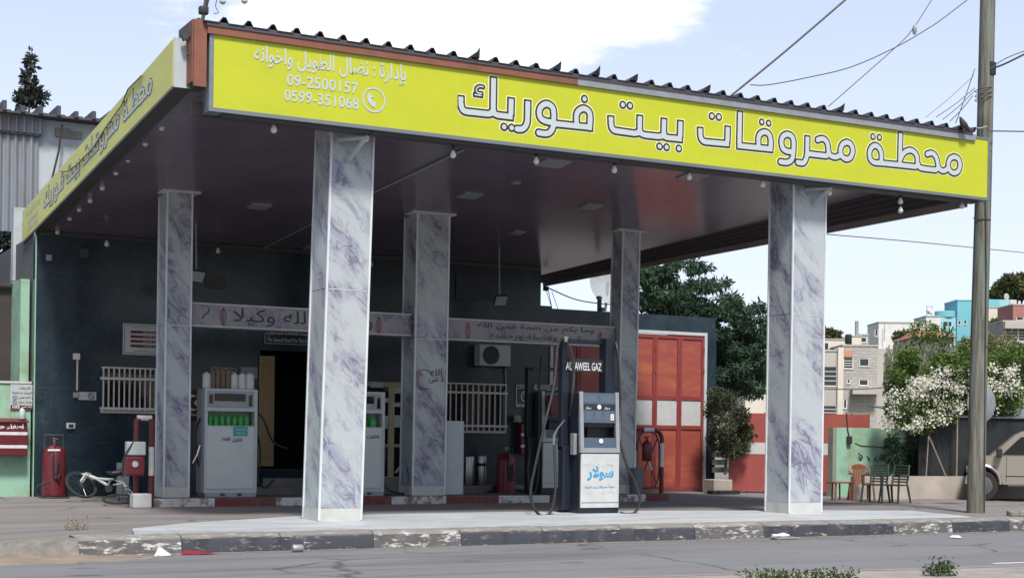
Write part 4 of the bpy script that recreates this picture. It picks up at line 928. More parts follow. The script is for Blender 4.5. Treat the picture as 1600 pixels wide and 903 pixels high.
# calligraphy beams
def cbeam(x0, x1, z0, z1, label):
    t = thing('calligraphy_beam', ((x0+x1)/2, 29.6, z0), label, 'beam', 'marble beams with calligraphy between the rear columns')
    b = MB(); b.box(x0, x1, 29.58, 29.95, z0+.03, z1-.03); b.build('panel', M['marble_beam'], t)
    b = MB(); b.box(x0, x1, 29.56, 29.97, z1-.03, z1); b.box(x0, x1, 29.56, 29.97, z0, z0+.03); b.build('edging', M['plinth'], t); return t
cb1 = cbeam(8.425, 13.295, 3.60, 4.08, 'left marble beam with black calligraphy between the slim and middle rear columns')
cb2 = cbeam(14.085, 18.465, 3.56, 4.04, 'right marble beam with two-line calligraphy between middle and right rear columns')
BY = 29.575
def ornament(px, py, t):
    p = at(px, py, BY); b = MB(); rr = random.Random(int(px))
    for k in range(9):
        zz = p.z-.17+.04*k; w = .07*math.cos((k-4)*.33)
        for s_ in (-1, 0, 1):
            cx_ = p.x+s_*w*.75; r_ = .022
            b.quad(*[(cx_+r_*math.cos(a)*1.1, BY-.001*(k%2), zz+r_*.75*math.sin(a)) for a in np.linspace(0, 2*math.pi, 5, endpoint=False)+.3*s_])
    b.build('ornament', M['red_letter'], t)
ornament(349, 494, cb1); ornament(592, 507, cb1); ornament(731, 516, cb2); ornament(938, 530, cb2)
p, q = at(364,508,BY), at(582,515,BY); txt('lettering', ar('وكفى بالله وكيلا'), (p.x, BY, 3.655), XR, ZU, q.x-p.x, .36, M['letter_dark'], cb1, .0)
p, q = at(746,520,BY), at(928,520,BY); txt('lettering', ar('وما بكم من نعمة فمن الله'), (p.x, BY, 3.81), XR, ZU, q.x-p.x, .18, M['letter_dark'], cb2, .005)
txt('lettering', ar('وكرمه وفضله ورحمته'), (p.x+.3, BY, 3.61), XR, ZU, q.x-p.x-.5, .17, M['letter_dark'], cb2, .005)
p = at(321,489,BY); b = MB(); b.tube([(p.x-.06,BY,p.z-.12),(p.x-.02,BY,p.z-.03),(p.x+.05,BY,p.z+.0),(p.x+.08,BY,p.z+.10)], .012, 5); b.build('ornament', M['letter_dark'], cb1)

# ================================================================== PUMPS
def diesel_pump(ox, oy, oz, label, front=True, mh=3.30):
    t = thing('fuel_pump', (ox+.45, oy+.4, oz), label, 'fuel pump', 'blue diesel pumps')
    W_, D_ = .87, .82
    b = MB(); b.rbox(ox, ox+W_, oy+.02, oy+D_, oz, oz+1.22, .02); b.rbox(ox-.0, ox+.0601, oy+.06, oy+D_-.02, oz+1.20, oz+2.30, .015); b.rbox(ox+W_-.07, ox+W_-.01, oy+.06, oy+D_-.02, oz+1.20, oz+2.30, .015)
    b.rbox(ox+.03, ox+W_-.03, oy+.08, oy+D_-.05, oz+1.66, oz+2.31, .015); b.build('cabinet', M['navy'], t)
    b = MB(); b.rbox(ox+.02, ox+W_-.015, oy-.006, oy+.03, oz+.15, oz+1.16, .008); pn = b.build('lower_panel', M['offwhite'] if not front else M['white'], t)
    b = MB(); b.box(ox+.03, ox+W_-.02, oy-.012, oy-.004, oz+.245, oz+.26); b.build('panel_seam', M['grey_metal'], t)
    # silver surround, slightly leaning back
    def yy(z): return oy+.0+(z-1.18)*.06
    b = MB()
    for (a, c) in ((ox-.0, ox+.075), (ox+W_-.085, ox+W_-.01)):
        b.prism([(a, yy(1.18)-.02, oz+1.18), (c, yy(1.18)-.02, oz+1.18), (c, yy(2.32)-.02, oz+2.32), (a, yy(2.32)-.02, oz+2.32)], (0, .06, 0))
    b.prism([(ox+.075, yy(1.18)-.018, oz+1.18), (ox+W_-.085, yy(1.18)-.018, oz+1.18), (ox+W_-.085, yy(1.27)-.018, oz+1.27), (ox+.075, yy(1.27)-.018, oz+1.27)], (0,.05,0))
    b.build('trim', M['silver'], t)
    b = MB(); b.prism([(ox+.076, yy(1.27)+.002, oz+1.27), (ox+W_-.086, yy(1.27)+.002, oz+1.27), (ox+W_-.086, yy(1.5), oz+1.46), (ox+.076, yy(1.5), oz+1.46)], (0,.3,0)); b.build('tray', M['navy_panel'], t)
    b = MB(); b.prism([(ox+.076, yy(1.72)-.0, oz+1.74), (ox+W_-.086, yy(1.72)-.0, oz+1.74), (ox+W_-.086, yy(2.30), oz+2.30), (ox+.076, yy(2.30), oz+2.30)], (0,.05,0)); b.build('display_board', M['navy_panel'], t)
    for (a, c, z0, z1) in ((.10,.39,2.12,2.26),(.44,.75,2.12,2.26),(.13,.27,1.80,1.96),(.33,.46,1.80,1.96),(.52,.65,1.80,1.96)):
        MB().box(ox+a, ox+c, yy(z1)-.012, yy(z0)+.0, oz+z0, oz+z1).build('display', M['lcd'], t)
    b = MB(); b.box(ox+.085, ox+W_-.095, yy(2.0)-.010, yy(2.0)+.004, oz+1.985, oz+2.09); b.build('band', M['plastic_dark'], t)
    b = MB(); b.lathe([(.045,0),(.045,.01),(.02,.014)], (ox+.42, yy(2.0)-.024, oz+2.035), 16, 'y'); b.build('badge', M['pure_white_letter'], t); b = MB(); b.lathe([(.045,0),(.045,.01),(.02,.014)], (ox+.45, yy(1.4)-.02, oz+1.40), 16, 'y'); b.build('badge', M['pure_white_letter'], t)
    b = MB(); b.rbox(ox+.30, ox+.8, oy+.25, oy+.45, oz+1.46, oz+1.74, .01); b.build('mechanism', M['plastic_dark'], t)
    # mast frame above
    b = MB(); zt = oz+mh
    b.rbox(ox-.16, ox-.02, oy+.42, oy+.58, oz+1.22, zt, .015); b.rbox(ox+.72, ox+.93, oy+.30, oy+.55, oz+2.3, zt+.05, .015); b.rbox(ox-.16, ox+.9, oy+.42, oy+.5, zt-.06, zt+.01, .01); b.rbox(ox-.16, ox+.1, oy+.35, oy+.55, oz+.1, oz+1.3, .02); b.build('mast', M['navy'], t)
    b = MB(); b.box(ox-.02, ox+.72, oy+.40, oy+.44, oz+2.70-(3.3-mh)*1.05, oz+2.95-(3.3-mh)*1.05); b.build('name_board', M['plastic_dark'], t)
    return t, yy
PX0, PY0 = 14.26, 24.0
fp, yy = diesel_pump(PX0, PY0, .055-.04, 'blue and white diesel pump with hoses standing on the front pavement')
yn = PY0+.396
txt('lettering', 'ALTAWEEL GAZ', (PX0-.10, yn, 2.745), XR, ZU, .78, .15, M['pure_white_letter'], fp, .01)
yf = PY0-.009
txt('lettering', ar('سولار'), (PX0+.15, yf, .67), XR, ZU, .58, .27, M['blue_letter'], fp, .04)
txt('lettering', ar('محطة محروقات بيت فوريك'), (PX0+.10, yf, .52), XR, ZU, .66, .07, M['blue_letter'], fp, .012)
txt('lettering', '8', (PX0+.665, yy(1.9)-.016, 1.80), XR, ZU, .085, .13, M['pure_white_letter'], fp, .03)
for dx in (.12, .53): txt('lettering', ar('سولار'), (PX0+dx, yy(2.0)-.016, 2.00), XR, ZU, .13, .06, M['pure_white_letter'], fp, .01)
b = MB(); rr = random.Random(4)
for k in range(46):      # torn remains of an old sticker round the writing
    u = rr.uniform(.06, .76); e = rr.choice((0, 1)); z = (.44 if e else .955)+rr.uniform(-.025, .025); b.quad(*[(PX0+u+.02*rr.uniform(.4,1.6)*math.cos(a), yf+.0015, z+.006*math.sin(a)) for a in (0, 1.6, 3.1, 4.7)])
b.build('torn_sticker', worn('torn paper', (.30,.28,.24), (.4,.4,.38), 9, .8), fp)
# hoses
def catm3(p, k=8):
    p = [np.array(a, float) for a in p]; return [Vector(x) for x in catmull(p, k)]
b = MB(); P = lambda px, py, Y: at(px, py, Y)
b.tube(catm3([P(884,528,24.4), P(872,540,24.3), P(866,600,24.1), P(852,660,23.95), P(838,720,23.9), P(829,770,23.9), P(837,797,23.85), P(850,806,23.85), P(862,795,23.85), P(868,760,23.9), P(866,700,24.2), P(867,690,24.3)]), .026, 8)
b.build('hose', M['black'], fp, smooth=True)
b = MB(); b.tube(catm3([P(962,534,24.3), P(966,560,24.2), P(969,640,24.2), P(970,690,24.0), P(980,728,23.9), P(993,755,23.85), P(1000,782,23.8), P(992,800,23.8), P(980,803,23.8), P(969,801,23.9)]), .026, 8); b.build('hose', M['black'], fp, smooth=True)
b = MB(); b.tube(catm3([P(884,530,24.35), P(892,548,24.25), P(897,580,24.2), P(894,620,24.1), P(890,650,24.3)]), .024, 8); b.build('hose', M['black'], fp, smooth=True)
b = MB(); b.tube([P(865,697,24.25), P(866,680,24.2), P(872,668,24.15), P(882,656,24.1)], [.03,.028,.018,.012], 8); b.build('nozzle', M['chrome'], fp, smooth=True)
b = MB(); b.rbox(PX0-.07, PX0+.0, PY0+.12, PY0+.26, 1.15, 1.55, .015); b.build('nozzle_holster', M['grey_metal'], fp)
b = MB(); b.lathe([(.045,-.05),(.045,.05)], tuple(P(884,530,24.35)), 10); b.build('hose_joint', M['chrome'], fp)
# rear diesel pump
fp2, yy2 = diesel_pump(16.42, 29.30, .17, 'second blue diesel pump standing on the rear island behind the front one', False, 2.86)
txt('lettering', 'ALTAWEEL GAZ', (16.42-.02, 29.30+.396, 2.44+.08), XR, ZU, .70, .13, M['offwhite'], fp2, .01)
b = MB(); b.tube(catm3([P(846,555,29.4), P(843,600,29.3), P(842,700,29.2), P(840,750,29.1), P(832,771,29.0), P(825,740,29.1), P(828,700,29.2)]), .024, 8); b.build('hose', M['black'], fp2, smooth=True)
b = MB(); b.rbox(16.5, 16.78, 29.05, 29.28, 1.95, 2.4, .03); b.build('nozzle_cover', M['red'], fp2)

def white_pump(x0, x1, z0, z1, y0, label, n=7):
    t = thing('fuel_pump', ((x0+x1)/2, y0+.3, z0), label, 'fuel pump', 'white petrol pumps on the rear island')
    D_ = .62; h = z1-z0; a = x0+.0
    b = MB(); b.rbox(x0, x1, y0+.04, y0+D_, z0+.08, z0+h*.66, .012); b.rbox(x0, x1, y0+.04, y0+D_, z0+h*.79, z1, .02); b.box(x0+.003, x0+.06, y0+.05, y0+D_-.01, z0+h*.655, z0+h*.80); b.box(x1-.06, x1-.003, y0+.05, y0+D_-.01, z0+h*.655, z0+h*.80); b.box(x0+.05, x1-.05, y0+.42, y0+D_-.02, z0+h*.655, z0+h*.80)
    b.build('cabinet', M['offwhite'], t)
    b = MB(); b.rbox(x0+.02, x1-.02, y0+.02, y0+D_-.02, z0, z0+.09, .01); b.build('base', M['grey_metal'], t)
    b = MB(); b.rbox(x0+.04, x1-.09, y0+.02, y0+.045, z0+.17, z0+h*.645, .006); b.build('lower_panel', worn('pale panel', (.50,.54,.53), (.4,.43,.42), 3, .4) if 'pale panel' not in bpy.data.materials else bpy.data.materials['pale panel'], t)
    b = MB(); b.rbox(x0+.05, x1-.10, y0+.015, y0+.045, z0+h*.83, z1-.05, .006); b.build('display_frame', M['grey_metal'], t)
    b = MB(); b.box(x0+.18, x1-.27, y0+.006, y0+.016, z0+h*.885, z1-.10); b.box(x0+.075, x0+.15, y0+.006, y0+.016, z0+h*.86, z1-.12); b.box(x1-.2, x1-.13, y0+.006, y0+.016, z0+h*.84, z1-.12); b.build('display', M['glass'], t)
    b = MB()
    for k in (.3, .62): b.rbox(x0+(x1-x0)*k, x0+(x1-x0)*k+.09, y0+.0, y0+.03, z0+.03, z0+.08, .01)
    b.build('foot', M['dark_metal'], t)
    for k in range(n):
        w = (x1-x0-.2)/n; cx_ = x0+.07+w*(k+.5); b = MB(); zz = z0+h*.661
        b.lathe([(w*.40,0),(w*.42,.02),(w*.42,.15),(w*.30,.20),(w*.14,.215),(w*.14,.245)], (cx_, y0+.16, zz), 10)
        o = b.build('oil_bottle', M['oil_green'], None, True); tag(o, 'green oil bottle, %s of the row in the %s' % (('first','second','third','fourth','fifth','sixth','last')[k if n > 4 or k < 3 else 6], 'white pump with brown bags' if n > 4 else 'half hidden white pump'), 'bottle', 'green oil bottles on the shelf of the %s pump' % ('left white' if n > 4 else 'half hidden white'))
    return t
wp = white_pump(8.72, 9.82, .17, 2.36, 29.38, 'white petrol pump with green oil bottles and brown bags on top')
txt('lettering', ar('بنزين فقط'), (9.05, 29.394, 1.28), XR, ZU, .44, .12, M['letter_dark'], wp, .02)
b = MB(); b.box(9.30, 9.60, 29.388, 29.398, 1.41, 1.60); b.build('sticker', M['teal'], wp)
txt('lettering', ar('محطة محروقات'), (9.34, 29.386, 1.52), XR, ZU, .22, .04, M['pure_white_letter'], wp, .01)
txt('lettering', ar('بيت فوريك'), (9.36, 29.386, 1.45), XR, ZU, .18, .04, M['pure_white_letter'], wp, .01)
b = MB(); b.tube(catm3([(9.84,29.7,1.95),(10.0,29.6,1.75),(10.25,29.7,1.3),(10.6,29.8,1.15)]), .022, 7); b.build('hose', M['black'], wp, smooth=True)
b = MB(); b.tube(catm3([(9.84,29.8,1.7),(9.95,29.7,1.3),(9.98,29.7,.9),(9.93,29.7,.5),(10.1,29.7,.35),(10.3,29.8,.5)]), .022, 7); b.build('hose', M['black'], wp, smooth=True)
b = MB(); b.tube(catm3([(8.70,29.7,1.75),(8.60,29.6,1.5),(8.62,29.6,1.0),(8.68,29.7,.8)]), .02, 7); b.build('hose', M['black'], wp, smooth=True)
b = MB(); b.tube([(8.68,29.6,1.2),(8.6,29.55,1.0),(8.50,29.5,.85)], [.03,.022,.012], 7); b.build('nozzle', M['chrome'], wp)
xx = [at(px, 650, 29.38).x for px in (560, 603)]
wp2 = white_pump(xx[1]-1.05, xx[1], .17, at(590,612,29.38).z, 29.38, 'half hidden white petrol pump behind the front left marble column', 4)
b = MB(); b.tube(catm3([(xx[1]+.02,29.7,1.5),(xx[1]+.1,29.6,1.1),(xx[1]+.05,29.6,.6),(xx[1]+.12,29.5,.3),(xx[1]+.5,29.5,.2)]), .022, 7); b.build('hose', M['black'], wp2, smooth=True)
txt('lettering', ar('بنزين'), (xx[1]-.42, 29.394, 1.38), XR, ZU, .28, .09, M['letter_dark'], wp2, .02)
# things standing on the left white pump
zt = 2.363
def jug(x, y, label, s=1):
    b = MB(); b.lathe([(.082*s,0),(.088*s,.02),(.088*s,.26),(.074*s,.30),(.035*s,.31),(.035*s,.325)], (x, y, zt), 12); return tag(b.build('jug', M['white'], None, True), label, 'jug', 'white plastic jugs on the white pump')
jug(8.80, 29.62, 'white plastic jug at the left end of the pump top beside the brown bags')
for k, l in ((0, 'white plastic jug just right of the brown bags on the pump top'), (1, 'white plastic jug between two others on the pump top'), (2, 'white plastic jug at the right end of the pump top')): jug(9.38+k*.155, 29.62-.03*k, l, .9+.05*k)
for k in range(4):
    b = MB(); x = 8.93+k*.105; rr = random.Random(k)
    b.lathe([(.05,0),(.056,.08),(.05,.2),(.045,.28),(.055+.008*k,.36+.02*(k%2))], (x, 29.62, zt), 7)
    tag(b.build('paper_bag', M['bag']), 'crumpled brown bag, %s of four in a row on the white pump' % ('leftmost','second from left','third from left','rightmost')[k], 'bag', 'brown bags on the white pump')

# pale cabinet right of the middle column
x0, x1, z0, z1 = rect_px((694,657),(724,777),29.5)
b = MB(); b.rbox(x0+.02, x1, 29.5, 29.85, .175, z1, .02); o = thing('metal_cabinet', (x0, 29.6, .17), 'plain pale grey metal cabinet against the right side of the middle rear column', 'cabinet'); b.build('body', M['offwhite'], o)
b = MB(); b.box(x1-.012, x1+.004, 29.53, 29.82, .2, z1-.03); b.build('door', M['grey_metal'], o)

# bins by the wall
for px, lid, lab in ((733, False, 'plain steel cylinder bin left of its slotted twin below the barred window'), (752, True, 'steel cylinder bin with a dark slot below the barred window')):
    p = at(px, 757, 33.5); t = thing('steel_bin', (p.x, 33.5, .22), lab, 'bin', 'steel bins below the window')
    b = MB(); b.lathe([(.125,0),(.13,.02),(.13,.72),(.12,.74)], (p.x, 33.5, .22), 20); b.build('drum', M['chrome'], t, True)
    b = MB()
    if lid: b.lathe([(.128,0),(.133,.0),(.133,.08),(.128,.08)], (p.x, 33.5, .70), 20); b.build('slot', M['recess'], t, True)
    if lid: b = MB(); b.lathe([(.133,0),(.133,.03),(.09,.05)], (p.x, 33.5, .93), 20); b.build('lid', M['chrome'], t, True)
    else: b = MB(); b.lathe([(.13,0),(.135,.0),(.135,.025),(.12,.03)], (p.x, 33.5, .94), 20); b.build('rim', M['dark_metal'], t, True)

# fire extinguishers ------------------------------------------------------------
def big_ext(x, y, z, h, r, label, mat='red'):
    t = thing('fire_extinguisher', (x, y, z), label, 'extinguisher', 'large wheeled fire extinguishers')
    b = MB(); b.lathe([(r*.8,.0),(r,.05),(r,h*.72),(r*.85,h*.80),(r*.5,h*.86),(r*.18,h*.88),(r*.16,h*.94)], (x, y, z), 24); b.build('cylinder', M[mat], t, True)
    b = MB(); b.tube([(x-r*.8,y+.05,z+h*.78),(x-r*.8,y+.05,z+h*1.05),(x+r*.8,y+.05,z+h*1.05),(x+r*.8,y+.05,z+h*.78)], .016, 6); b.build('handle', M['dark_metal'], t)
    b = MB(); b.tube([(x,y,z+h*.92),(x,y,z+h*1.0)], .03, 8); b.tube([(x-.05,y-.03,z+h),(x+.06,y-.03,z+h*.98)], .015, 6); b.build('valve', M['chrome'], t)
    for s_ in (-1, 1):
        b = MB(); b.lathe([(.11,-.02),(.12,-.01),(.12,.01),(.11,.02)], (x+s_*r*.9, y+r*.7, z+.12), 16, 'x'); b.build('wheel', M['black'], t, True)
    b = MB(); b.tube(catm3([(x+.02,y-r*.3,z+h*.93),(x-r*.3,y-r-.02,z+h*.7),(x-r*.25,y-r-.03,z+h*.38),(x+.0,y-r-.04,z+h*.34),(x+r*.3,y-r-.03,z+h*.4),(x+r*.2,y-r-.03,z+h*.65)]), .02, 7)
    b.tube(catm3([(x+r*.1,y-r-.03,z+h*.62),(x+r*.0,y-r-.05,z+h*.36),(x+r*.25,y-r-.05,z+h*.3)]), .02, 7); b.build('hose', M['plastic_dark'], t, smooth=True); return t
e1 = big_ext(at(84,770,33.6).x, 33.6, 0, 1.30, .25, 'large red fire extinguisher with coiled hose between mint wall and bicycle')
p = at(84,740,33.3); b = MB(); b.box(p.x-.12, p.x+.14, 33.36, 33.372, 1.02, 1.06); b.build('label', M['pure_white_letter'], e1)
b = MB(); b.tube(catm3([(p.x-.1,33.2,.35),(p.x-.36,33.2,.25),(p.x-.34,33.2,.05),(p.x-.1,33.1,.02),(p.x+.3,33.1,.02)]), .02, 7); b.build('hose', M['black'], e1, smooth=True)
x_ = at(790,765,33.0); big_ext(x_.x, 33.0, .0, 1.18, .24, 'large red fire extinguisher leaning under the fire box near the diesel pump', 'red_bright')
# crumpled black mat on the ground before it
b = MB(); rr = random.Random(2); q = gr(795,770,.03); pts = [(q.x+rr.uniform(.75,1.)*.9*math.cos(a), q.y+rr.uniform(.6,1.)*.5*math.sin(a)) for a in np.linspace(0, 2*math.pi, 14, endpoint=False)]
b.add([(x, y, .005) for x, y in pts]+[(q.x+(x-q.x)*.6, q.y+(y-q.y)*.6, rr.uniform(.05,.14)) for x, y in pts]+[(q.x,q.y,.16)], [(i, (i+1)%14, 14+(i+1)%14, 14+i) for i in range(14)]+[(14+i, 14+(i+1)%14, 28) for i in range(14)])
tag(b.build('ground_mat', M['plastic_dark'], smooth=True), 'crumpled black sheet on the ground before the leaning extinguisher', 'mat')

# fire boxes
def fire_box(x0, x1, z0, z1, Y, label, text, full=True):
    t = thing('fire_box', ((x0+x1)/2, Y, z0), label, 'fire box', 'red fire equipment boxes'); b = MB(); b.rbox(x0, x1, Y-.3, Y-.003, z0, z1, .02); b.build('cabinet', M['red'], t)
    b = MB(); h = z1-z0; b.prism([(x0-.03, Y-.34, z1-.03), (x1+.03, Y-.34, z1-.03), (x1+.03, Y-.0, z1+.04), (x0-.03, Y-.0, z1+.04)], (0,0,.025)); b.build('lid', M['red'], t)
    b = MB(); b.box(x0-.004, x1+.004, Y-.306, Y-.29, z0+h*.60, z0+h*.69); b.box(x0-.004, x1+.004, Y-.306, Y-.29, z0+h*.22, z0+h*.31); b.build('stripe', M['stripe_white'], t)
    txt('lettering', ar(text), (x0+.12, Y-.304, z0+h*.73), XR, ZU, (x1-x0-.2), h*.2, M['pure_white_letter'], t, .03); return t
x0, x1, z0, z1 = rect_px((806,662),(846,709),WY); fire_box(x0, x1+.35, z0, z1, WY, 'red fire box with two white stripes behind the diesel pump', 'صندوق حريق')
fx0, fx1, fz0, fz1 = rect_px((-28,657),(42,712),33.9); fire_box(fx0, fx1, fz0, fz1, 34.2, 'red fire box with white Arabic writing on the mint green wall', 'اطفاء حريق')
# small things on the rear fire box
p = at(803,658,WY-.15); b = MB(); b.lathe([(.10,0),(.105,.02),(.09,.14),(.06,.17)], (p.x+.08, WY-.18, z1+.045), 16); tag(b.build('cup', M['mint'], None, True), 'small mint green pot on the red fire box near the pump', 'pot')
p = at(835,650,WY-.15); b = MB(); b.rbox(p.x-.12, p.x+.12, WY-.25, WY-.1, z1+.05, z1+.42, .02); tag(b.build('canister', M['offwhite']), 'pale square canister on top of the red fire box near the pump', 'canister')

x0, x1, z0, z1 = rect_px((16,600),(60,640),34.19); t = plate('notice_board', x0, x1, z0, z1, 34.185, M['offwhite'], 'white safety notice with red footer above the fire box on the mint wall', 'notice')
YN = 34.185-.0225; hN = z1-z0; wN = x1-x0
for k, s_ in enumerate(('عدم استعمال الجوال', 'عدم التدخين', 'اطفاء المحرك عند التعبئة', 'الرجاء')):
    u0, u1 = ((.28,.96),(.28,.96),(.06,.96),(.3,.7))[k]; txt('lettering', ar(s_), (x0+wN*u0, YN, z0+hN*(.22+.19*k)), XR, ZU, wN*(u1-u0), hN*.12, M['letter_dark'], t, .02)
b = MB(); nosmoke(b, x0+wN*.16, z0+hN*.47, YN, .05, .01); nosmoke(b, x0+wN*.16, z0+hN*.28, YN, .05, .01); b.build('symbol', M['letter_dark'], t)
b = MB(); b.box(x0+.01, x1-.01, YN-.002, YN+.002, z0+.01, z0+hN*.17); b.build('footer', M['red'], t); txt('lettering', '102', (x0+.05, YN-.004, z0+.025), XR, ZU, wN*.25, hN*.11, M['pure_white_letter'], t, .03); txt('lettering', ar('هاتف الدفاع المدني'), (x0+wN*.38, YN-.004, z0+.025), XR, ZU, wN*.55, hN*.11, M['pure_white_letter'], t, .02)
p = at(36,652,33.95); b = MB(); b.lathe([(.07,0),(.08,.02),(.06,.2),(.03,.24)], (p.x, 34.05, fz1+.045), 12); tag(b.build('jug', M['offwhite'], None, True), 'pale jug standing on the fire box of the mint wall', 'jug')
# hoops -------------------------------------------------------------------------
def hoop(x0, x1, y, z0, z1, label):
    t = thing('guard_hoop', ((x0+x1)/2, y, z0), label, 'guard hoop', 'red and white guard hoops at the ends of the rear island')
    r = (x1-x0)/2*.62; pts = [(x0,y,z0),(x0,y,z1-r)]+[(x0+r-r*math.cos(a), y, z1-r+r*math.sin(a)) for a in np.linspace(.2, math.pi/2, 6)]+[(x1-r+r*math.sin(a), y, z1-r+r*math.cos(a)) for a in np.linspace(0, 1.4, 6)]+[(x1,y,z1-r),(x1,y,z0)]
    b = MB(); b.tube(pts, .052, 10); b.build('bar', M['red'], t, True)
    for x in (x0, x1): MB().tube([(x,y,z0+.62), (x,y,z0+1.18 if x == x1 else z0+1.0)], .0545, 10).build('reflective_band', M['stripe_white'], t, True)
    MB().tube([((x0+x1)/2-.14,y,z1), ((x0+x1)/2+.14,y,z1)], .0545, 10).build('reflective_band', M['stripe_white'], t, True); return t
hx = [at(px, 700, 29.3).x for px in (213, 228)]
hp = hoop(hx[0]-.05, hx[1]+.06, 29.1, 0, 1.74, 'red and white guard hoop at the left end of the rear island by the bicycle')
b = MB(); p = at(211,718,28.95); b.rbox(p.x-.19, p.x+.17, 28.8, 29.0, 1.02, 1.28, .02); b.build('box', M['offwhite'], hp); b = MB(); b.rbox(p.x-.22, p.x+.15, 28.78, 28.98, .62, 1.0, .04); bx_ = b.build('air_box', M['red'], hp)
b = MB(); b.tube(catm3([(p.x+.0,28.85,1.4),(p.x-.12,28.8,1.2),(p.x-.26,28.78,.95),(p.x-.27,28.8,.6)]), .018, 6); b.build('hose', M['black'], hp)
b = MB(); b.lathe([(.06,0),(.06,.012)], (p.x-.04, 28.766, .85), 12, 'y'); b.build('gauge', M['offwhite'], bx_)
p2 = at(214,778,28.9); tag(MB().rbox(p2.x-.1, p2.x+.26, 28.78, 29.08, 0, .28, .03).build('concrete_block', M['white']), 'worn white painted block at the foot of the left guard hoop', 'block')
hx = [at(px, 700, 29.45).x for px in (993, 1036)]
hp2 = hoop(hx[0], hx[1], 29.5, .17, 1.66, 'red and white guard hoop before the orange gate at the island end')
b = MB(); c0 = Vector(((hx[0]+hx[1])/2, 29.5, .95)); rx, rz = (hx[1]-hx[0])/2-.07, .66
b.tube([(c0.x+rx*math.copysign(abs(math.cos(a))**.6, math.cos(a)), 29.5, c0.z+rz*math.copysign(abs(math.sin(a))**.6, math.sin(a))) for a in np.linspace(0, 2*math.pi, 28, endpoint=False)], .02, 6, closed=True)
b.tube([(c0.x-rx*.8,29.5,c0.z-.55),(c0.x+rx*.8,29.5,c0.z+.5)], .018, 6); b.tube([(c0.x+rx*.8,29.5,c0.z-.55),(c0.x-rx*.8,29.5,c0.z+.5)], .014, 6); b.build('inner_ring', M['dark_metal'], hp2)
b = MB(); b.tube([(hx[0],29.5,.30),(hx[1],29.5,.30)], .02, 6); b.build('lower_rail', M['dark_metal'], hp2)
t = thing('fire_extinguisher', (c0.x-.12, 29.42, .95), 'small dark red fire extinguisher hanging inside the right guard hoop', 'extinguisher')
b = MB(); b.lathe([(.10,0),(.115,.02),(.115,.36),(.09,.44),(.035,.48),(.035,.54)], (c0.x-.1, 29.4, .93), 16); b.build('cylinder', M['red'], t, True)
b = MB(); b.tube([(c0.x-.16,29.4,1.48),(c0.x-.04,29.4,1.50)], .018, 6); b.build('handle', M['dark_metal'], t); b = MB(); b.tube([(c0.x-.06,29.38,.92),(c0.x+.0,29.36,.72)], [.02,.035], 8); b.build('nozzle', M['offwhite'], t)
# grey bin beside right rear column
p = at(996,772,29.2); t = thing('waste_bin', (p.x, 29.2, .17), 'grey plastic bin between right rear column and guard hoop', 'bin')
b = MB(); b.lathe([(.13,0),(.17,.58),(.15,.58),(.12,.03)], (p.x, 29.25, .17), 20); b.build('tub', M['bucket'], t, True); b = MB(); b.lathe([(.175,0),(.185,.0),(.185,.03),(.172,.03)], (p.x, 29.25, .74), 20); b.build('rim', M['bucket'], t, True)

# bicycle lying on its side ------------------------------------------------------
bk = thing('bicycle', (8.0, 33, 0), 'white bicycle lying fallen against the dark wall left of the guard hoop', 'bicycle')
def wheel(c, nrm, r, name, mt, parent):
    nrm = Vector(nrm).normalized(); e = nrm.cross(UP).normalized(); g = nrm.cross(e); c = Vector(c)
    cir = lambda rr_, n=28: [c+(e*math.cos(2*math.pi*i/n)+g*math.sin(2*math.pi*i/n))*rr_ for i in range(n)]
    b = MB(); b.tube(cir(r), .022, 8, closed=True); w = b.build(name, M['tyre'], parent, True)
    b = MB(); b.tube(cir(r-.03), .012, 6, closed=True); b.build('rim', M['rim'] if mt else M['tyre'], w, True)
    b = MB()
    for i in range(12):
        a = 2*math.pi*i/12; b.tube([c+nrm*.02, c+(e*math.cos(a)+g*math.sin(a))*(r-.03)], .0025, 3)
    b.build('spokes', M['rim'], w); b = MB(); b.tube([c-nrm*.05, c+nrm*.05], .022, 8); b.build('hub', M['rim'], w)
YB = 32.2
P3 = lambda px, py, Y=YB: at(px, py, Y)
wheel(P3(127,757,31.7), (.25,-.72,.65), .33, 'wheel', 1, bk); wheel(Vector(P3(186,779,30.0)), (-.1,-.22,.97), .31, 'wheel', 0, bk)
b = MB()
fr = [((130,741),(137,741),.03),((137,742),(155,749),.035),((150,747),(172,760),.032),((148,747),(174,749),.028),((174,747),(169,757),.02),((174,748),(192,753),.018),((177,757),(192,755),.018),((137,742),(127,756),.02),((133,741),(146,748),.022),((192,753),(212,775),.014),((192,755),(208,780),.014)]
for a, c, r_ in fr:
    Ya = 31.9-(a[0]-130)*.012; Yc = 31.9-(c[0]-130)*.012; b.tube([P3(*a,Ya), P3(*c,Yc)], r_, 8)
b.build('frame', M['bike_white'], bk, True)
b = MB(); b.tube([P3(128,740,31.8), P3(135,738,31.6), P3(142,740,31.9)], .015, 6); b.tube([P3(134,740,31.8), P3(126,751,31.4)], .02, 6); b.build('handlebar', M['bike_white'], bk)
b = MB(); q = P3(181,737,31.2); b.tube([P3(166,737,31.3), P3(176,739,31.2), P3(187,737,31.2), P3(187,743,31.2)], [.02,.045,.08,.05], 8); b.tube([P3(185,741,31.2), P3(178,750,31.3)], .014, 6); b.build('saddle', M['plastic_dark'], bk)
b = MB(); b.tube([P3(190,762,31), P3(205,760,30.8)], .012, 6); b.tube([P3(190,768,31), P3(205,767,30.8)], .012, 6); b.tube([P3(192,755,31), P3(191,770,31)], .01, 6); b.tube([P3(200,755,31), P3(199,770,31)], .01, 6); b.build('rack', M['rim'], bk)
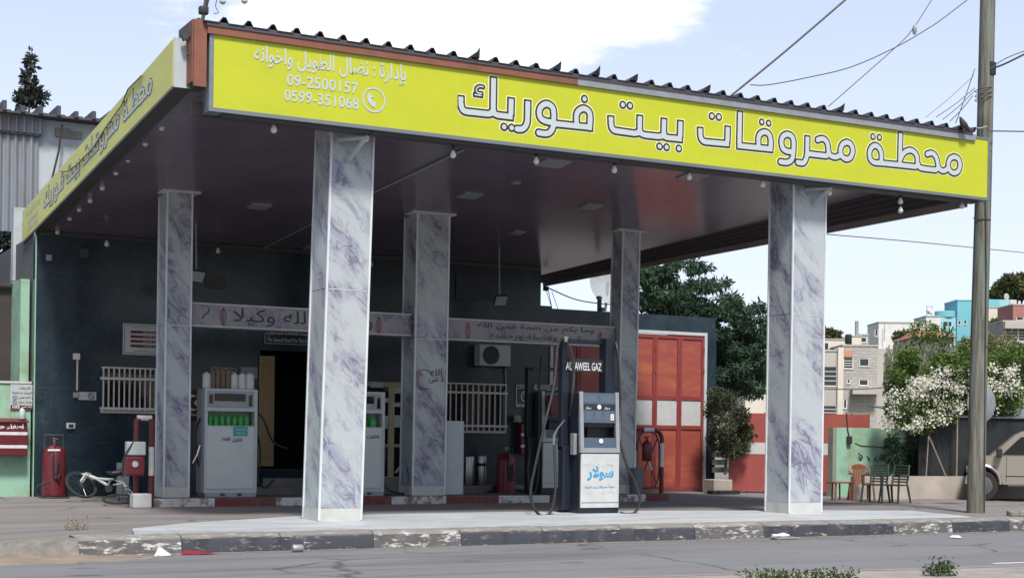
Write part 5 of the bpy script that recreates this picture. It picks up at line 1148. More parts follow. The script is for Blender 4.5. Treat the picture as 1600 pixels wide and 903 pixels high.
b = MB(); q = P3(170,763,31.3); b.lathe([(.08,-.008),(.08,.008)], tuple(q), 14, 'y'); b.tube([q, P3(173,768,31.2)], .01, 5); b.build('chainring', M['dark_metal'], bk)
p = P3(192,738,33.3); tag(MB().rbox(p.x-.12, p.x+.12, 33.2, 33.4, .0, p.z+.22, .01).build('cardboard_box', M['offwhite']), 'pale box standing behind the saddle of the fallen bicycle', 'box')

# ================================================================== BULBS AND CABLES
bulbs = []
def bulb(p, label, group, up=.10):
    t = thing('light_bulb', p, label, 'light bulb', group)
    b = MB(); b.lathe([(.022,.0),(.034,-.03),(.052,-.075),(.05,-.105),(.03,-.13),(.006,-.138)], tuple(p), 14); b.build('glass_bulb', M['bulb'], t, True)
    b = MB(); b.lathe([(.018,.10),(.026,.07),(.028,-.005)], tuple(p), 10); b.tube([Vector(p)+Vector((0,0,.09)), Vector(p)+Vector((0,0,.09+up))], .008, 5); b.build('socket', M['plastic_dark'], t, True); return t
ordn = ['first','second','third','fourth','fifth','sixth','seventh','eighth','ninth','tenth','eleventh']
fb = [(428,200),(572,214),(708,240),(838,250),(960,264),(1077,275),(1192,287),(1296,300),(1407,314),(1407,328),(1503,321)]
for i, (px, py) in enumerate(fb):
    p = at(px, py-5, 22.72); bulb(p, 'frosted bulb under the front sign, %s from the left' % ordn[i], 'bulbs strung below the front sign', .06)
lbp = [(253,196),(227,221),(200,246),(181,267),(160,291),(141,311),(124,325),(109,339),(90,361),(76,374),(66,386)]
for i, (px, py) in enumerate(lbp):
    p = atx(px, py-4, 6.66); bulb(p, 'frosted bulb below the side sign, %s from the near end' % ordn[i], 'bulbs strung below the side sign', .05)
for px, py, lab in ((167,379,'small dim bulb on the dark wall left of the slim column'), (341,390,'small dim bulb on the dark wall right of the slim column'), (580,411,'small dim bulb on the dark wall just right of the front left column')):
    bulb(at(px, py-3, 33.5), lab, 'dim bulbs along the back of the ceiling', .05)
b = MB()
pts = []
for i in range(len(fb)):
    p = at(fb[i][0], fb[i][1]-5, 22.72)+Vector((0,0,.13)); 
    if i == 9: continue
    if pts: q = pts[-1]; pts.append((p+q)/2-Vector((0,0,.02)))
    pts.append(p)
b.tube(pts, .011, 5); tag(b.build('festoon_cable', M['cord'], smooth=True), 'black cable carrying the bulbs below the front sign', 'cable')
b = MB(); pts = [atx(q[0], q[1]-4, 6.66)+Vector((0,0,.12)) for q in lbp]; b.tube(pts, .012, 5); tag(b.build('festoon_cable', M['cord'], smooth=True), 'black cable carrying the bulbs below the side sign', 'cable')
for px, py in ((348,0),(382,-1)):
    bulb(at(px, py-6, 22.9), 'round bulb at the top edge of the photo above the roof corner, %s one' % ('left' if px < 360 else 'right'), 'bulbs above the roof corner', .3)
# floodlights hung in front of the dark wall
for (px, py, tilt, lab) in ((308,431,.3,'square floodlight hanging on a rod right of the slim rear column'), (782,469,-.3,'square floodlight hanging on a rod above the right calligraphy beam')):
    p = at(px, py, 32.0); t = thing('floodlight', p, lab, 'floodlight', 'square floodlights hanging before the dark wall')
    b = MB(); Mx = Matrix.Translation(p)@Matrix.Rotation(R(38), 4, 'X')@Matrix.Rotation(tilt*.3, 4, 'Y'); b.rbox(-.16,.16,-.03,.03,-.14,.14,.015, Mx); b.build('lamp_head', M['dark_metal'], t)
    b = MB(); b.box(-.145,.145,-.036,-.031,-.125,.125, Mx); b.build('lens', M['offwhite'], t)
    b = MB(); b.tube([p+Vector((0,.05,.1)), Vector((p.x-.03, p.y+.05, ceil_z(p.y)))], .018, 6); b.build('rod', M['grey_metal'], t)

# ================================================================== LEFT SIDE
lw = thing('garden_wall', (4.5, 34.3, 0), 'low mint green wall with peeling paint left of the station building', 'wall')
zt = at(30,599,34.2).z; MB().box(-4, 6.2, 34.2, 34.45, -.05, zt).build('wall', M['mint'], lw); MB().box(-4, 6.21, 34.17, 34.48, zt+.001, zt+.05).build('coping', M['white'], lw)
b = MB(); b.box(6.0, 6.19, 34.46, 37.5, 0, at(45,446,36).z); tag(b.build('side_wall', M['mint']), 'mint green wall strip beside the station corner above the low wall', 'wall')
sh_ = thing('lean_to_shed', (3, 36, 0), 'dark brown lean-to sheet behind the mint green wall at the left edge', 'shed')
Ys = 35.6; b = MB(); b.prism([at(-60,445,Ys), at(51,447,Ys), at(21,600,Ys), at(-60,600,Ys)], (0,.05,0)); b.build('sheet', M['brown_sheet'], sh_)
b = MB(); beam(b, at(-60,443,Ys-.1), at(54,445,Ys-.1), .06, .05); beam(b, at(-60,435,Ys-.1), at(54,441,Ys-.1), .03, .02); b.build('rail', M['dark_metal'], sh_)
b = MB(); b.box(-4, 6.0, 37.6, 37.8, -.1, 5.0); b.build('back_wall', M['brown_sheet'], sh_)
pl = MB(); a, c = at(20,440,36.6), at(41,365,36.6); pl.box(a.x, c.x, 36.6, 36.9, 0, c.z+.6); tag(pl.build('concrete_pillar', M['render_white']), 'pale concrete pillar beside the lower end of the side sign', 'pillar')
# tall tin clad building
tb = thing('tin_building', (4, 41, 0), 'tall neighbouring building with weathered corrugated tin and stained white plaster', 'building')
Yt = 41.; xL = at(-60,300,Yt).x; xm = at(58,300,Yt).x; xr = at(175,300,Yt).x+3
zr0 = at(0,178,Yt).z; zr1 = at(150,190,Yt).z; zlo = at(0,361,Yt).z; zmid = at(30,208,Yt).z
def corr(x0, x1, zf0, zf1, Y, pitch=.2, amp=.035):
    b = MB(); n = int((x1-x0)/pitch*6); vs = []
    for i in range(n+1):
        x = x0+(x1-x0)*i/n; y = Y+amp*math.sin(2*math.pi*x/pitch); vs += [(x, y, zf0), (x, y, zf1)]
    b.add(vs, [(2*i, 2*i+2, 2*i+3, 2*i+1) for i in range(n)]); return b
corr(xL, xm, zlo, zmid-.06, Yt-.08).build('tin_cladding', M['corr'], tb)
xk = at(68,190,Yt).x
corr(xL, xk, zmid, zr0-.05, Yt-.16).build('tin_cladding', M['corr'], tb)
MB().box(xL, xm+.05, Yt-.16, Yt-.04, zmid-.06, zmid).build('rail', M['dark_metal'], tb)
MB().box(xm, xr, Yt, Yt+.3, zlo-1, zr1-.1).build('wall', M['render_white'], tb)
b = MB(); p, q = at(68,195,Yt), at(110,222,Yt); b.box(p.x+.3, q.x+.3, Yt-.06, Yt-.003, q.z+.1, q.z+.28); b.box(p.x+.3, q.x, Yt-.05, Yt-.003, p.z-.15, p.z-.05); b.build('lintel', M['concrete'], tb)
b = MB(); n = 60
for i in range(n):
    x = xL+(xr-xL)*i/n; zz = zr0+(zr1-zr0)*i/n*.9
    b.box(x, x+(xr-xL)/n*.98, Yt-.45, Yt+3, zz-.04, zz+.01+(.03 if i%2 else 0))
    if i % 4 == 0: b.box(x, x+.1, Yt-.5, Yt+2, zz, zz+.16+.05*(i%3))
b.build('roof_edge', M['roof_tin'], tb)
b = MB(); b.tube([at(97,195,Yt-.3), at(92,235,Yt-.3), at(80,285,Yt-.3), at(75,330,Yt-.3)], .03, 6); b.build('downpipe', M['cord'], tb)
b = MB(); b.box(-2, 6.3, Yt+.5, Yt+.7, -.3, zlo); b.build('rear_wall', M['brown_sheet'], tb)

# ================================================================== FOLIAGE
def leaves(clumps, n, size, aspect=.45, droop=0., seed=1, jitter=1., flat=0.):
    """clumps: (centre, (rx,ry,rz), weight). Small folded leaf faces scattered through every clump, denser to its outside."""
    r = np.random.default_rng(seed); w = np.array([c[2] for c in clumps], float); w /= w.sum(); idx = r.choice(len(clumps), n, p=w)
    cen = np.array([tuple(c[0]) for c in clumps])[idx]; rad = np.array([c[1] for c in clumps])[idx]
    d = r.normal(size=(n, 3)); d /= np.linalg.norm(d, axis=1)[:, None]; rr = r.uniform(.35, 1., n)**.5
    P_ = cen+d*rad*rr[:, None]+r.normal(size=(n, 3))*.04*jitter
    ax = r.normal(size=(n, 3))+d*.8; ax[:, 2] -= droop; ax[:, 2] *= (1-flat); ax /= np.linalg.norm(ax, axis=1)[:, None]
    sd_ = np.cross(ax, r.normal(size=(n, 3))); sd_ /= np.linalg.norm(sd_, axis=1)[:, None]; nn = np.cross(ax, sd_)
    s = size*r.uniform(.6, 1.4, n)[:, None]
    A = P_; B = P_+ax*s*.5+sd_*s*aspect*.5+nn*s*.12; D = P_+ax*s*.5-sd_*s*aspect*.5+nn*s*.12; E = P_+ax*s
    V = np.stack([A, B, E, D], 1).reshape(-1, 3)
    b = MB(); b.v = V.tolist(); b.f = [(4*i, 4*i+1, 4*i+2, 4*i+3) for i in range(n)]; return b
def raw(b, name, mat, parent=None):
    me = bpy.data.meshes.new(name); me.from_pydata(b.v, [], b.f); me.materials.append(mat); o = bpy.data.objects.new(name, me); C.objects.link(o)
    if parent: o.parent = parent; o.matrix_parent_inverse = pinv(parent)
    return o
def limbs(base, tips, r0, seed=1, split=.4):
    b = MB(); rr = random.Random(seed); base = Vector(base)
    top = sum((Vector(t) for t in tips), Vector())/len(tips); fork = base.lerp(top, split)
    b.tube([base, base.lerp(fork, .5)+Vector((rr.uniform(-.05,.05), rr.uniform(-.05,.05), 0)), fork], [r0, r0*.85, r0*.7], 10)
    for t in tips:
        t = Vector(t); m = fork.lerp(t, .5)+Vector((rr.uniform(-.2,.2), rr.uniform(-.2,.2), rr.uniform(0,.2))); b.tube([fork, m, t], [r0*.5, r0*.28, r0*.08], 6)
    return b
def tree(name, base, px_clumps, Yd, n, size, lm, label, cat='tree', group=None, r0=.2, aspect=.45, droop=0., seed=1, trunk=True, flat=0., depth=1.):
    """px_clumps: (px, py, rx_px, ry_px, dY)"""
    cl = []
    for (px, py, rx, ry, dy) in px_clumps:
        p = at(px, py, Yd+dy); d = p.x*FW.x+p.y*FW.y; k = d/FPX; cl.append((p, (rx*k, rx*k*depth, ry*k), rx*ry))
    t = thing(name, base, label, cat, group)
    raw(leaves(cl, n, size, aspect, droop, seed, flat=flat), 'crown' if cat != 'bush' else 'foliage', lm, t)
    if trunk: limbs(base, [c[0] for c in (cl if len(cl) < 30 else cl[::max(1, len(cl)//9)])], r0, seed).build('trunk' if cat != 'bush' else 'stems', M['bark'], t, True)
    return t, cl
rr = random.Random(9)
# big dark tree behind the gate: layered drooping sprays
cl = []
outline = [(1040,425,26,12),(1070,412,22,10),(1010,440,22,12),(1095,420,18,9),(1050,450,34,14),(1100,450,30,12),(1135,470,26,11),(1020,470,26,14),(1065,482,36,14),(1110,490,34,14),(1150,490,30,11),(1180,480,18,8),(1175,505,26,11),(1140,520,34,14),(1100,525,34,14),(1160,540,34,14),(1190,530,18,11),(1120,555,32,14),(1160,575,32,13),(1185,585,18,12),(1130,595,26,14),(1005,470,18,10),(1000,425,14,8),(1150,610,16,10),(1195,560,12,10),(1110,590,20,18),(1085,560,16,16),(1130,612,18,12),(1160,600,16,12),(1120,632,10,12),(1185,612,16,10),(1200,520,14,14),(1150,580,30,14),(1175,565,24,12),(1120,600,14,18),(1195,590,12,12)]
for (px, py, rx, ry) in outline:
    for k in range(6): cl.append((px+rr.uniform(-.9,.9)*rx, py+rr.uniform(-.6,.6)*ry, rx*rr.uniform(.4,.62), ry*rr.uniform(.3,.5), rr.uniform(-1.5,1.5)))
tree('shade_tree', (at(1100,700,39).x, 39, -.3), cl+[(1110,560,50,50,1.),(1080,500,40,40,1.),(1150,560,40,40,1.),(1040,470,36,30,1.)], 39, 44000, .17, M['leaf_dark'], 'large dark green tree rising behind the orange gate', r0=.15, aspect=.32, droop=.55, seed=3)
# small planted tree in front of the orange wall
cl = [(px, py, rx, ry, rr.uniform(-.3,.3)) for (px, py, rx, ry) in [(1115,640,14,14),(1135,625,18,16),(1155,650,16,16),(1130,665,20,16),(1150,685,16,16),(1120,690,14,14),(1165,675,12,14),(1140,705,18,10),(1118,615,10,10),(1160,700,10,8)]]
tree('small_tree', (at(1133,742,32.8).x, 32.8, .5), cl, 32.8, 5200, .085, M['leaf_small'], 'small leafy tree growing from the planter right of the orange gate', r0=.045, aspect=.5, seed=5)
# planter
x0, x1, z0, z1 = rect_px((1114,743),(1145,770),32.4); tag(MB().rbox(x0, x1-.05, 32.35, 32.8, 0, .38, .02).build('planter', M['stone']), 'low beige stone planter below the small leafy tree', 'planter')
b = MB()
for k in range(3): p, q = at(1114,706+k*12,33.8), at(1146,708+k*12,33.8); b.box(p.x, q.x, 33.8, 33.85, p.z-.14, p.z+.005)
tag(b.build('slat_panel', M['grey_metal']), 'pale slatted panel behind the trunk of the small leafy tree', 'panel')
b = MB(); q = gr(1128,772); rr2 = random.Random(6)
for k in range(7): b.rbox(q.x+rr2.uniform(-.3,.2), q.x+rr2.uniform(.0,.4)+.25, q.y+rr2.uniform(-.1,.1), q.y+.25, 0, .06+.05*rr2.random(), .01)
tag(b.build('rubbish_heap', M['plastic_dark']), 'small dark heap of rubbish at the foot of the planter', 'rubbish')

# orange boundary wall
ow = thing('boundary_wall', (25.5, 32.3, 0), 'orange sheet metal wall with a white stripe behind the front right column', 'wall')
A0, A1 = Vector((24.30,33.0,0)), Vector((27.6,31.2,0)); dv = (A1-A0).normalized(); nv = Vector((dv.y,-dv.x,0)); zT = at(1160,645,32.8).z; zS1 = at(1170,691,32.7).z; zS0 = at(1170,709,32.7).z
def strip(p, q, z0, z1, off, th): 
    return MB().prism([p+nv*off+Vector((0,0,z0)), q+nv*off+Vector((0,0,z0)), q+nv*off+Vector((0,0,z1)), p+nv*off+Vector((0,0,z1))], -nv*th)
b = strip(A0, A1, .05, zT, 0, .05); b.build('sheet', M['orange_wall'], ow); strip(A0+dv*.0, A1, zS0, zS1, .008, .006).build('white_stripe', M['white'], ow)
b = MB()
for i in range(9): p = A0+(A1-A0)*i/8; b.add(*(lambda m: (m.v, m.f))(strip(p, p+dv*.04, 0, zT+.02, -.051, .05)))
b.build('post', M['rust'], ow)
# mint graffiti wall
g0, g1 = gr(1306,775.5), gr(1452,774); g0.z = g1.z = 0; dv2 = (g1-g0).normalized(); nv2 = Vector((dv2.y, -dv2.x, 0)); zg = at(1330,668,g0.y).z
gw = thing('graffiti_wall', (g0.x, g0.y, 0), 'short mint green wall with black scribbles behind the plastic chairs', 'wall')
MB().prism([g0, g1, g1+Vector((0,0,zg)), g0+Vector((0,0,zg))], -nv2*.2).build('wall', M['mint'], gw)
MB().prism([g0-dv2*.12, g0-dv2*.003, g0-dv2*.003+Vector((0,0,zg)), g0-dv2*.12+Vector((0,0,zg))], -nv2*.2).build('end_pier', worn('grey green render', (.24,.26,.21), (.16,.17,.14), 3, .9), gw)
b = MB(); rg = random.Random(8)
def scr(px, py): 
    d = ray(px, py); t = (g0-Vector((0,0,H))).dot(nv2)/d.dot(nv2); return Vector((0,0,H))+d*t+nv2*.012
b.tube([scr(1336,692), scr(1345,696), scr(1362,697), scr(1384,699)], .009, 4)
for (px, py) in ((1341,707),(1345,710),(1343,714),(1354,712),(1356,716)): b.tube([scr(px,py), scr(px+3,py+4), scr(px+rg.uniform(-2,5),py+rg.uniform(2,7))], .012, 4)
for k in range(16): px, py = 1368+k*1.9+rg.uniform(-1,1), 717-k*.8+rg.uniform(-4,4); b.tube([scr(px,py), scr(px+rg.uniform(-3,4),py+rg.uniform(-4,4)), scr(px+rg.uniform(-3,4),py+rg.uniform(-4,4))], .014, 4)
b.tube([scr(1392,692),scr(1396,691),scr(1400,692)], .02, 4); b.build('scribble', M['letter_dark'], gw)
b = MB(); b.tube([scr(1322,645), scr(1324,672), scr(1327,685)], .02, 5); b.rbox(-.07,.07,-.04,.04,-.1,.1,.02, Matrix.Translation(scr(1325,687)+nv2*.04)); tag(b.build('hanging_cable', M['cord']), 'black cable end hanging over the mint graffiti wall', 'cable')
# beige low wall and shade shed
h0, h1 = gr(1318,780.0), gr(1500,779.0); h0.z = h1.z = 0; dv3 = (h1-h0).normalized(); h1 = h0+dv3*14; nv3 = Vector((dv3.y,-dv3.x,0)); zh = .58
bw = thing('shade_shed', (h1.x, h1.y, 0), 'dark net shade shed on a low beige wall behind the utility pole', 'shed')
def onw(px, py, off=0.):
    d = ray(px, py); t = (h0-Vector((0,0,H))-nv3*off).dot(nv3)/d.dot(nv3); return Vector((0,0,H))+d*t
off3 = .25; s0 = h0+dv3*.3
MB().prism([s0-nv3*.0, h1, h1+Vector((0,0,zh)), s0+Vector((0,0,zh))], -nv3*.15).build('low_wall', M['beige_wall'], bw)
pA = onw(1436,700,.4); pA.z = 0; zn = onw(1500,652,.4).z
nb_ = MB(); nb_.prism([pA+Vector((0,0,.3)), pA+dv3*12+Vector((0,0,.3)), pA+dv3*12+Vector((0,0,zn)), pA+Vector((0,0,zn))], -nv3*.04); nb_.build('netting', M['net'], bw)
b = MB(); q0 = pA+dv3*.6-nv3*.0; b.prism([q0+nv3*.06+Vector((0,0,zn)), q0+dv3*12+nv3*.06+Vector((0,0,zn)), q0+dv3*12-nv3*3+Vector((0,0,zn+.3)), q0-nv3*3+Vector((0,0,zn+.3))], (0,0,.03)); b.build('roof', M['tin'], bw)
for (a, c, r_) in (((1445,776),(1451,680),.022),((1494,779),(1496,655),.028),((1492,777),(1452,683),.03),((1396,762),(1398,778),.012)):
    b = MB(); b.tube([onw(*a,.06), onw(*c,.06)], r_*.75, 6); b.build('post', worn('old timber', (.26,.22,.18), (.15,.13,.11), 6, .9) if 'old timber' not in bpy.data.materials else bpy.data.materials['old timber'], bw)

# flowering bush over the shed
cl = []
for k in range(46):
    px = rr.uniform(1395, 1600); top = 560 if px < 1450 else 545; py = rr.uniform(top, 650)
    cl.append((px, py, rr.uniform(12,24), rr.uniform(9,18), rr.uniform(-.4,1.2)))
cl += [(px_, py_, 13, 9, -.1) for px_, py_ in ((1400,655),(1420,665),(1440,668),(1455,660),(1470,655),(1485,650),(1410,645),(1435,650),(1460,640),(1395,640))]
cl += [(1440,520,20,16,.6),(1470,525,18,14,.6),(1420,560,16,16,.6),(1410,600,14,14,0),(1430,660,14,10,-.2),(1400,640,12,10,-.2),(1450,655,20,12,-.2)]
Yw = lambda px: onw(px, 700, 0).y
cl = [(px, py, rx, ry, Yw(px)-29.9+.35+dy*.7) for px, py, rx, ry, dy in cl]
fbs, fcl = tree('flowering_bush', (h0.x+3.3, 30.4, 0), cl, 29.9, 21000, .10, M['leaf_bush'], 'large bush full of white blossom spilling over the dark shed', 'bush', r0=.10, seed=8)
fl = []
r_ = np.random.default_rng(4)
for k in range(150):
    if k < 75: px = r_.uniform(1395, 1600); py = 575+ (px-1395)*-.05 + abs(r_.normal())*32+8
    else: px = r_.uniform(1385, 1510); py = r_.uniform(590, 672)
    if py > 674 or (px > 1500 and py > 655): continue
    if py > 640 and r_.uniform() < .45: continue
    if 1385 < px < 1420 and py < 610: continue
    p = at(px, py, Yw(px)-.05+r_.uniform(-.2,.35)); s_ = r_.uniform(.05,.15); fl.append((p, (s_*1.5, s_, s_*.85), s_**2))
raw(leaves(fl, 3300, .06, .9, 0, 21), 'blossom', M['flower'], fbs)
cl = [(px, py, rr.uniform(9,18), rr.uniform(14,26), rr.uniform(-.5,.5)) for px, py in [(1395,690),(1410,705),(1425,715),(1435,730),(1420,740),(1410,725),(1440,700),(1400,715),(1450,715),(1430,690)]]
tree('dark_shrub', (h0.x+2.2, 30.0, 0), [(px,py,rx*.8,ry*.6,d) for px,py,rx,ry,d in cl], 29.75, 3200, .09, M['leaf_dark'], 'dark shrub under the blossom at the right end of the mint graffiti wall', 'bush', r0=.03, seed=12)
# weeping pale foliage behind
b = MB(); wt = thing('weeping_tree', (at(1450,700,36).x, 36, 0), 'pale weeping tree with hanging sprays behind the white blossom', 'tree'); r_ = np.random.default_rng(6); V = []; F_ = []
for k in range(520):
    px = r_.uniform(1385, 1500); py = r_.uniform(520, 570)+abs(px-1450)*.25; p = np.array(at(px, py, 36+r_.uniform(-1,1))); L_ = r_.uniform(.4, 1.4); n_ = 9
    for i in range(n_):
        z = i/n_*L_; w = .035; a = r_.uniform(0, math.pi); ox_, oy_ = math.cos(a)*w, math.sin(a)*w; s = len(V); c_ = p+np.array((.08*math.sin(k+z*3), .08*math.cos(k*2+z*2), -z)); V += [tuple(c_), tuple(c_+(ox_,oy_,-.06)), tuple(c_+(ox_*.4,oy_*.4,-.16)), tuple(c_+(-ox_*.6,-oy_*.6,-.06))]; F_.append((s,s+1,s+2,s+3))
b.v = V; b.f = F_; raw(b, 'crown', M['weep'], wt); limbs((at(1450,700,36).x,36,0), [at(x,y,36) for x,y in ((1420,550),(1440,535),(1465,530),(1490,550))], .12, 3, .55).build('trunk', M['bark'], wt, True)
cl = [(px, py, 14, 12, rr.uniform(-.5,.5)) for px, py in ((1545,535),(1560,545),(1552,560),(1535,560),(1568,560),(1546,580),(1575,535),(1562,575),(1500,555),(1510,540),(1515,565),(1505,575))]
tree('pale_bush', (at(1550,700,44).x, 44, 0), cl, 44, 5200, .14, M['leaf_yellow'], 'rounded yellow green bush behind the utility pole', 'bush', r0=.1, seed=14)
cl = [(px, py, 18, 16, rr.uniform(-1,1)) for px, py in ((1585,575),(1600,560),(1590,600),(1570,600),(1610,590))]
tree('green_bush', (at(1600,700,40).x, 40, 0), cl, 40, 3800, .13, M['leaf_small'], 'dull green bush at the right edge above the parked pickup', 'bush', r0=.08, seed=15)
# left trees
cl = [(47,100,5,13,0),(45,122,8,12,0),(48,140,10,12,0),(40,152,10,10,.3),(56,156,12,9,0),(33,160,7,7,0),(66,152,8,6,0),(47,90,3,8,0),(28,150,5,5,0)]
tree('conifer', (at(47,400,60).x, 60, -.3), cl, 60, 620, .26, M['leaf_dull'], 'thin dark conifer top rising above the tin roof', r0=.22, seed=16, aspect=.5)
cl = [(px, py, 9, 12, rr.uniform(-.5,.5)) for px, py in ((3,375),(12,395),(4,415),(14,425),(2,435),(15,372))]
tree('leafy_tree', (at(8,600,46).x, 46, -.3), cl, 46, 750, .2, M['leaf_dull'], 'dark leaves seen through the gap left of the pale pillar', r0=.1, seed=17, aspect=.5)
# far pine
cl = [(px, py, rx, ry, rr.uniform(-4,4)) for px, py, rx, ry in ((1565,452,12,10),(1580,442,14,10),(1595,440,12,10),(1590,456,16,10),(1572,462,14,9),(1605,450,14,14),(1555,462,6,6),(1545,466,5,4))]
tree('stone_pine', (far(1585,560,320).x, far(1585,560,320).y, 18), [(px,py,rx,ry,dy) for px,py,rx,ry,dy in cl], far(1585,450,320).y, 5200, 1.1, M['leaf_pine'], 'broad yellow green pine on the hilltop behind the blue house', r0=.9, seed=18)

# ================================================================== HILLSIDE HOUSES
HM = {}
for nme, c1, c2 in (('limestone', (.42,.40,.37), (.33,.31,.29)), ('grey_block', (.30,.29,.275), (.22,.21,.20)), ('cream_house', (.62,.57,.50), (.5,.46,.4)), ('white_house', (.66,.66,.66), (.5,.5,.5)), ('blue_house', (.14,.42,.50), (.18,.45,.52)), ('pink_house', (.38,.15,.14), (.3,.14,.13)), ('orange_render', (.5,.24,.17), (.4,.2,.15)), ('red_tiles', (.35,.12,.08), (.22,.09,.07)), ('aqua_house', (.30,.55,.60), (.25,.5,.55))):
    HM[nme] = worn(nme.replace('_', ' '), c1, c2, .35, .85, amt=.8, bmp=0)
def brick_mat(name, c1, c2, mortar):
    m, n, b = newmat(name); setb(b, rough=.85); v = vmap(n, (1,1,1)); geo = n.nodes.new('ShaderNodeTexBrick'); 
    sp = n.nodes.new('ShaderNodeSeparateXYZ'); n.links.new(v, sp.inputs[0]); cb = n.nodes.new('ShaderNodeCombineXYZ'); n.links.new(sp.outputs[0], cb.inputs[0]); n.links.new(sp.outputs[2], cb.inputs[1]); n.links.new(cb.outputs[0], geo.inputs['Vector'])
    geo.inputs['Scale'].default_value = 1.; geo.inputs['Brick Width'].default_value = .9; geo.inputs['Row Height'].default_value = .42; geo.inputs['Mortar Size'].default_value = .035
    geo.inputs['Color1'].default_value = (*c1,1); geo.inputs['Color2'].default_value = (*c2,1); geo.inputs['Mortar'].default_value = (*mortar,1); n.links.new(geo.outputs[0], b.inputs['Base Color']); return m
HM['stone_courses'] = brick_mat('coursed stone', (.40,.38,.36), (.33,.315,.30), (.24,.23,.22))
M['win_dark'] = worn('house window', (.03,.035,.04), (.05,.05,.06), 1, .2)
def house(px0, px1, pyt, pyb, D, mt, wins, label, depth=9., name='house', extra=None, parapet=True, group='houses on the hillside'):
    a, c = far(px0, pyt, D), far(px1, pyt, D); zb = far((px0+px1)/2, pyb, D).z-3; zt_ = (a.z+c.z)/2
    o = thing(name, (a.x, a.y, zb), label, 'house', group); rt = Vector((c.x-a.x, c.y-a.y, 0)); W_ = rt.length; rt.normalize(); fwv = Vector((-rt.y, rt.x, 0))
    if fwv.dot(FW) < 0: fwv = -fwv
    A = Vector((a.x, a.y, 0))
    Mx = Matrix(((rt.x, fwv.x, 0, A.x), (rt.y, fwv.y, 0, A.y), (0,0,1,0), (0,0,0,1)))
    b = MB(); b.box(0, W_, 0, depth, zb, zt_)
    w = b.build('wall', HM[mt], None); w.data.transform(Matrix.Identity(4)); w.matrix_world = Mx; w.parent = o; w.matrix_parent_inverse = pinv(o)
    if parapet:
        b = MB(); b.box(-.1, W_+.1, -.1, depth, zt_+.01, zt_+.25, Mx); b.build('roof', HM['limestone'] if mt != 'blue_house' else HM['aqua_house'], o)
    def lx(px): return (px-px0)/(px1-px0)*W_
    def lz(py, px=None): return zt_-(py-pyt)*D/FPX
    for (x0_, y0_, x1_, y1_) in wins:
        b = MB(); b.box(lx(x0_), lx(x1_), -.06, .05, lz(y1_), lz(y0_), Mx); wn = b.build('window', M['win_dark'], o)
        b = MB(); f = .14; b.box(lx(x0_)-f, lx(x1_)+f, -.10, -.003, lz(y1_)-f*1.4, lz(y1_)-.01, Mx); b.box(lx(x0_)-f, lx(x0_)-.01, -.09, -.004, lz(y1_), lz(y0_), Mx); b.box(lx(x1_)+.01, lx(x1_)+f, -.09, -.004, lz(y1_), lz(y0_), Mx); b.build('frame', HM['white_house'], wn)
        if (y1_-y0_) > 14:
            b = MB(); k = 3
            for i in range(1, k+1): z = lz(y0_+(y1_-y0_)*i/(k+1)); b.box(lx(x0_), lx(x1_), -.09, -.061, z-.08, z+.08, Mx)
            b.build('glazing_bar', HM['limestone'], wn)
    return o, Mx, W_, zt_, lx, lz
o, Mx, W_, zt_, lx, lz = house(1276, 1311, 549, 660, 215, 'limestone', [(1287,573,1307,602),(1287,634,1307,655)], 'grey modern house part with long horizontal windows just right of the column')
b = MB(); b.box(lx(1308.5), lx(1317), -.5, 2, zt_-14, zt_+.6, Mx); b.build('pilaster', HM['cream_house'], o)
o, Mx, W_, zt_, lx, lz = house(1317, 1371, 541, 660, 222, 'stone_courses', [(1319,560,1332,575),(1344,561,1357,571),(1344,594,1356,601),(1325,594,1328,598),(1320,625,1323,637)], 'grey stone house with small windows and terrace behind the mint wall')
b = MB(); b.box(lx(1316.6), lx(1332), -.15, -.01, lz(558), lz(547.5), Mx); b.build('orange_panel', HM['orange_render'], o)
b = MB(); b.box(lx(1329), lx(1371), -1.8, 0, lz(616), lz(608), Mx); b.build('balcony', HM['limestone'], o)
b = MB(); b.box(lx(1371.2), lx(1400), .5, 8, lz(680), lz(544), Mx); b.build('side_wing', HM['limestone'], o)
house(1262, 1322, 531, 560, 260, 'cream_house', [(1287,536,1294,546),(1309,539,1321,543)], 'low cream house showing above the grey modern house')
o, Mx, W_, zt_, lx, lz = house(1331, 1346, 526, 545, 262, 'cream_house', [], 'small cream block beside the black water tank')
b = MB(); b.box(lx(1338), lx(1342.5), .5, 1.2, zt_, zt_+2.8, Mx); b.build('chimney', HM['grey_block'], o)
house(1344, 1357, 524, 545, 264, 'limestone', [(1345,528,1353,534)], 'small stone house with one opening between water tank and white house')
p = far(1325.5,537,240); t = thing('water_tank', (p.x, p.y, p.z), 'black cylindrical water tank on the roof of the grey houses', 'water tank')
b = MB(); b.lathe([(.5,0),(.55,.1),(.55,1.35),(.42,1.5),(.15,1.55)], (p.x, p.y, p.z), 16); b.build('tank', M['plastic_dark'], t, True); b = MB()
for dx in (-.35,.35): b.box(p.x+dx-.04, p.x+dx+.04, p.y-.04, p.y+.04, p.z-1.2, p.z)
b.build('stand', M['grey_metal'], t)
o, Mx, W_, zt_, lx, lz = house(1373, 1447, 505, 560, 285, 'white_house', [(1395,519,1401,524.5),(1402,519,1405,524.5),(1368,515,1371,525)], 'long white house on the hill left of the blue house')
b = MB(); b.box(lx(1380), lx(1381), -.8, -.7, zt_-3.5, zt_+.1, Mx); b.build('edge_post', HM['grey_block'], o)
o, Mx, W_, zt_, lx, lz = house(1447, 1470, 495, 540, 300, 'white_house', [(1457,505,1460,512)], 'white stair tower with roof frame between white house and blue house')
b = MB(); 
for dx in (1449,1457): b.box(lx(dx), lx(dx+.8), .5, .7, zt_, zt_+2.3, Mx)
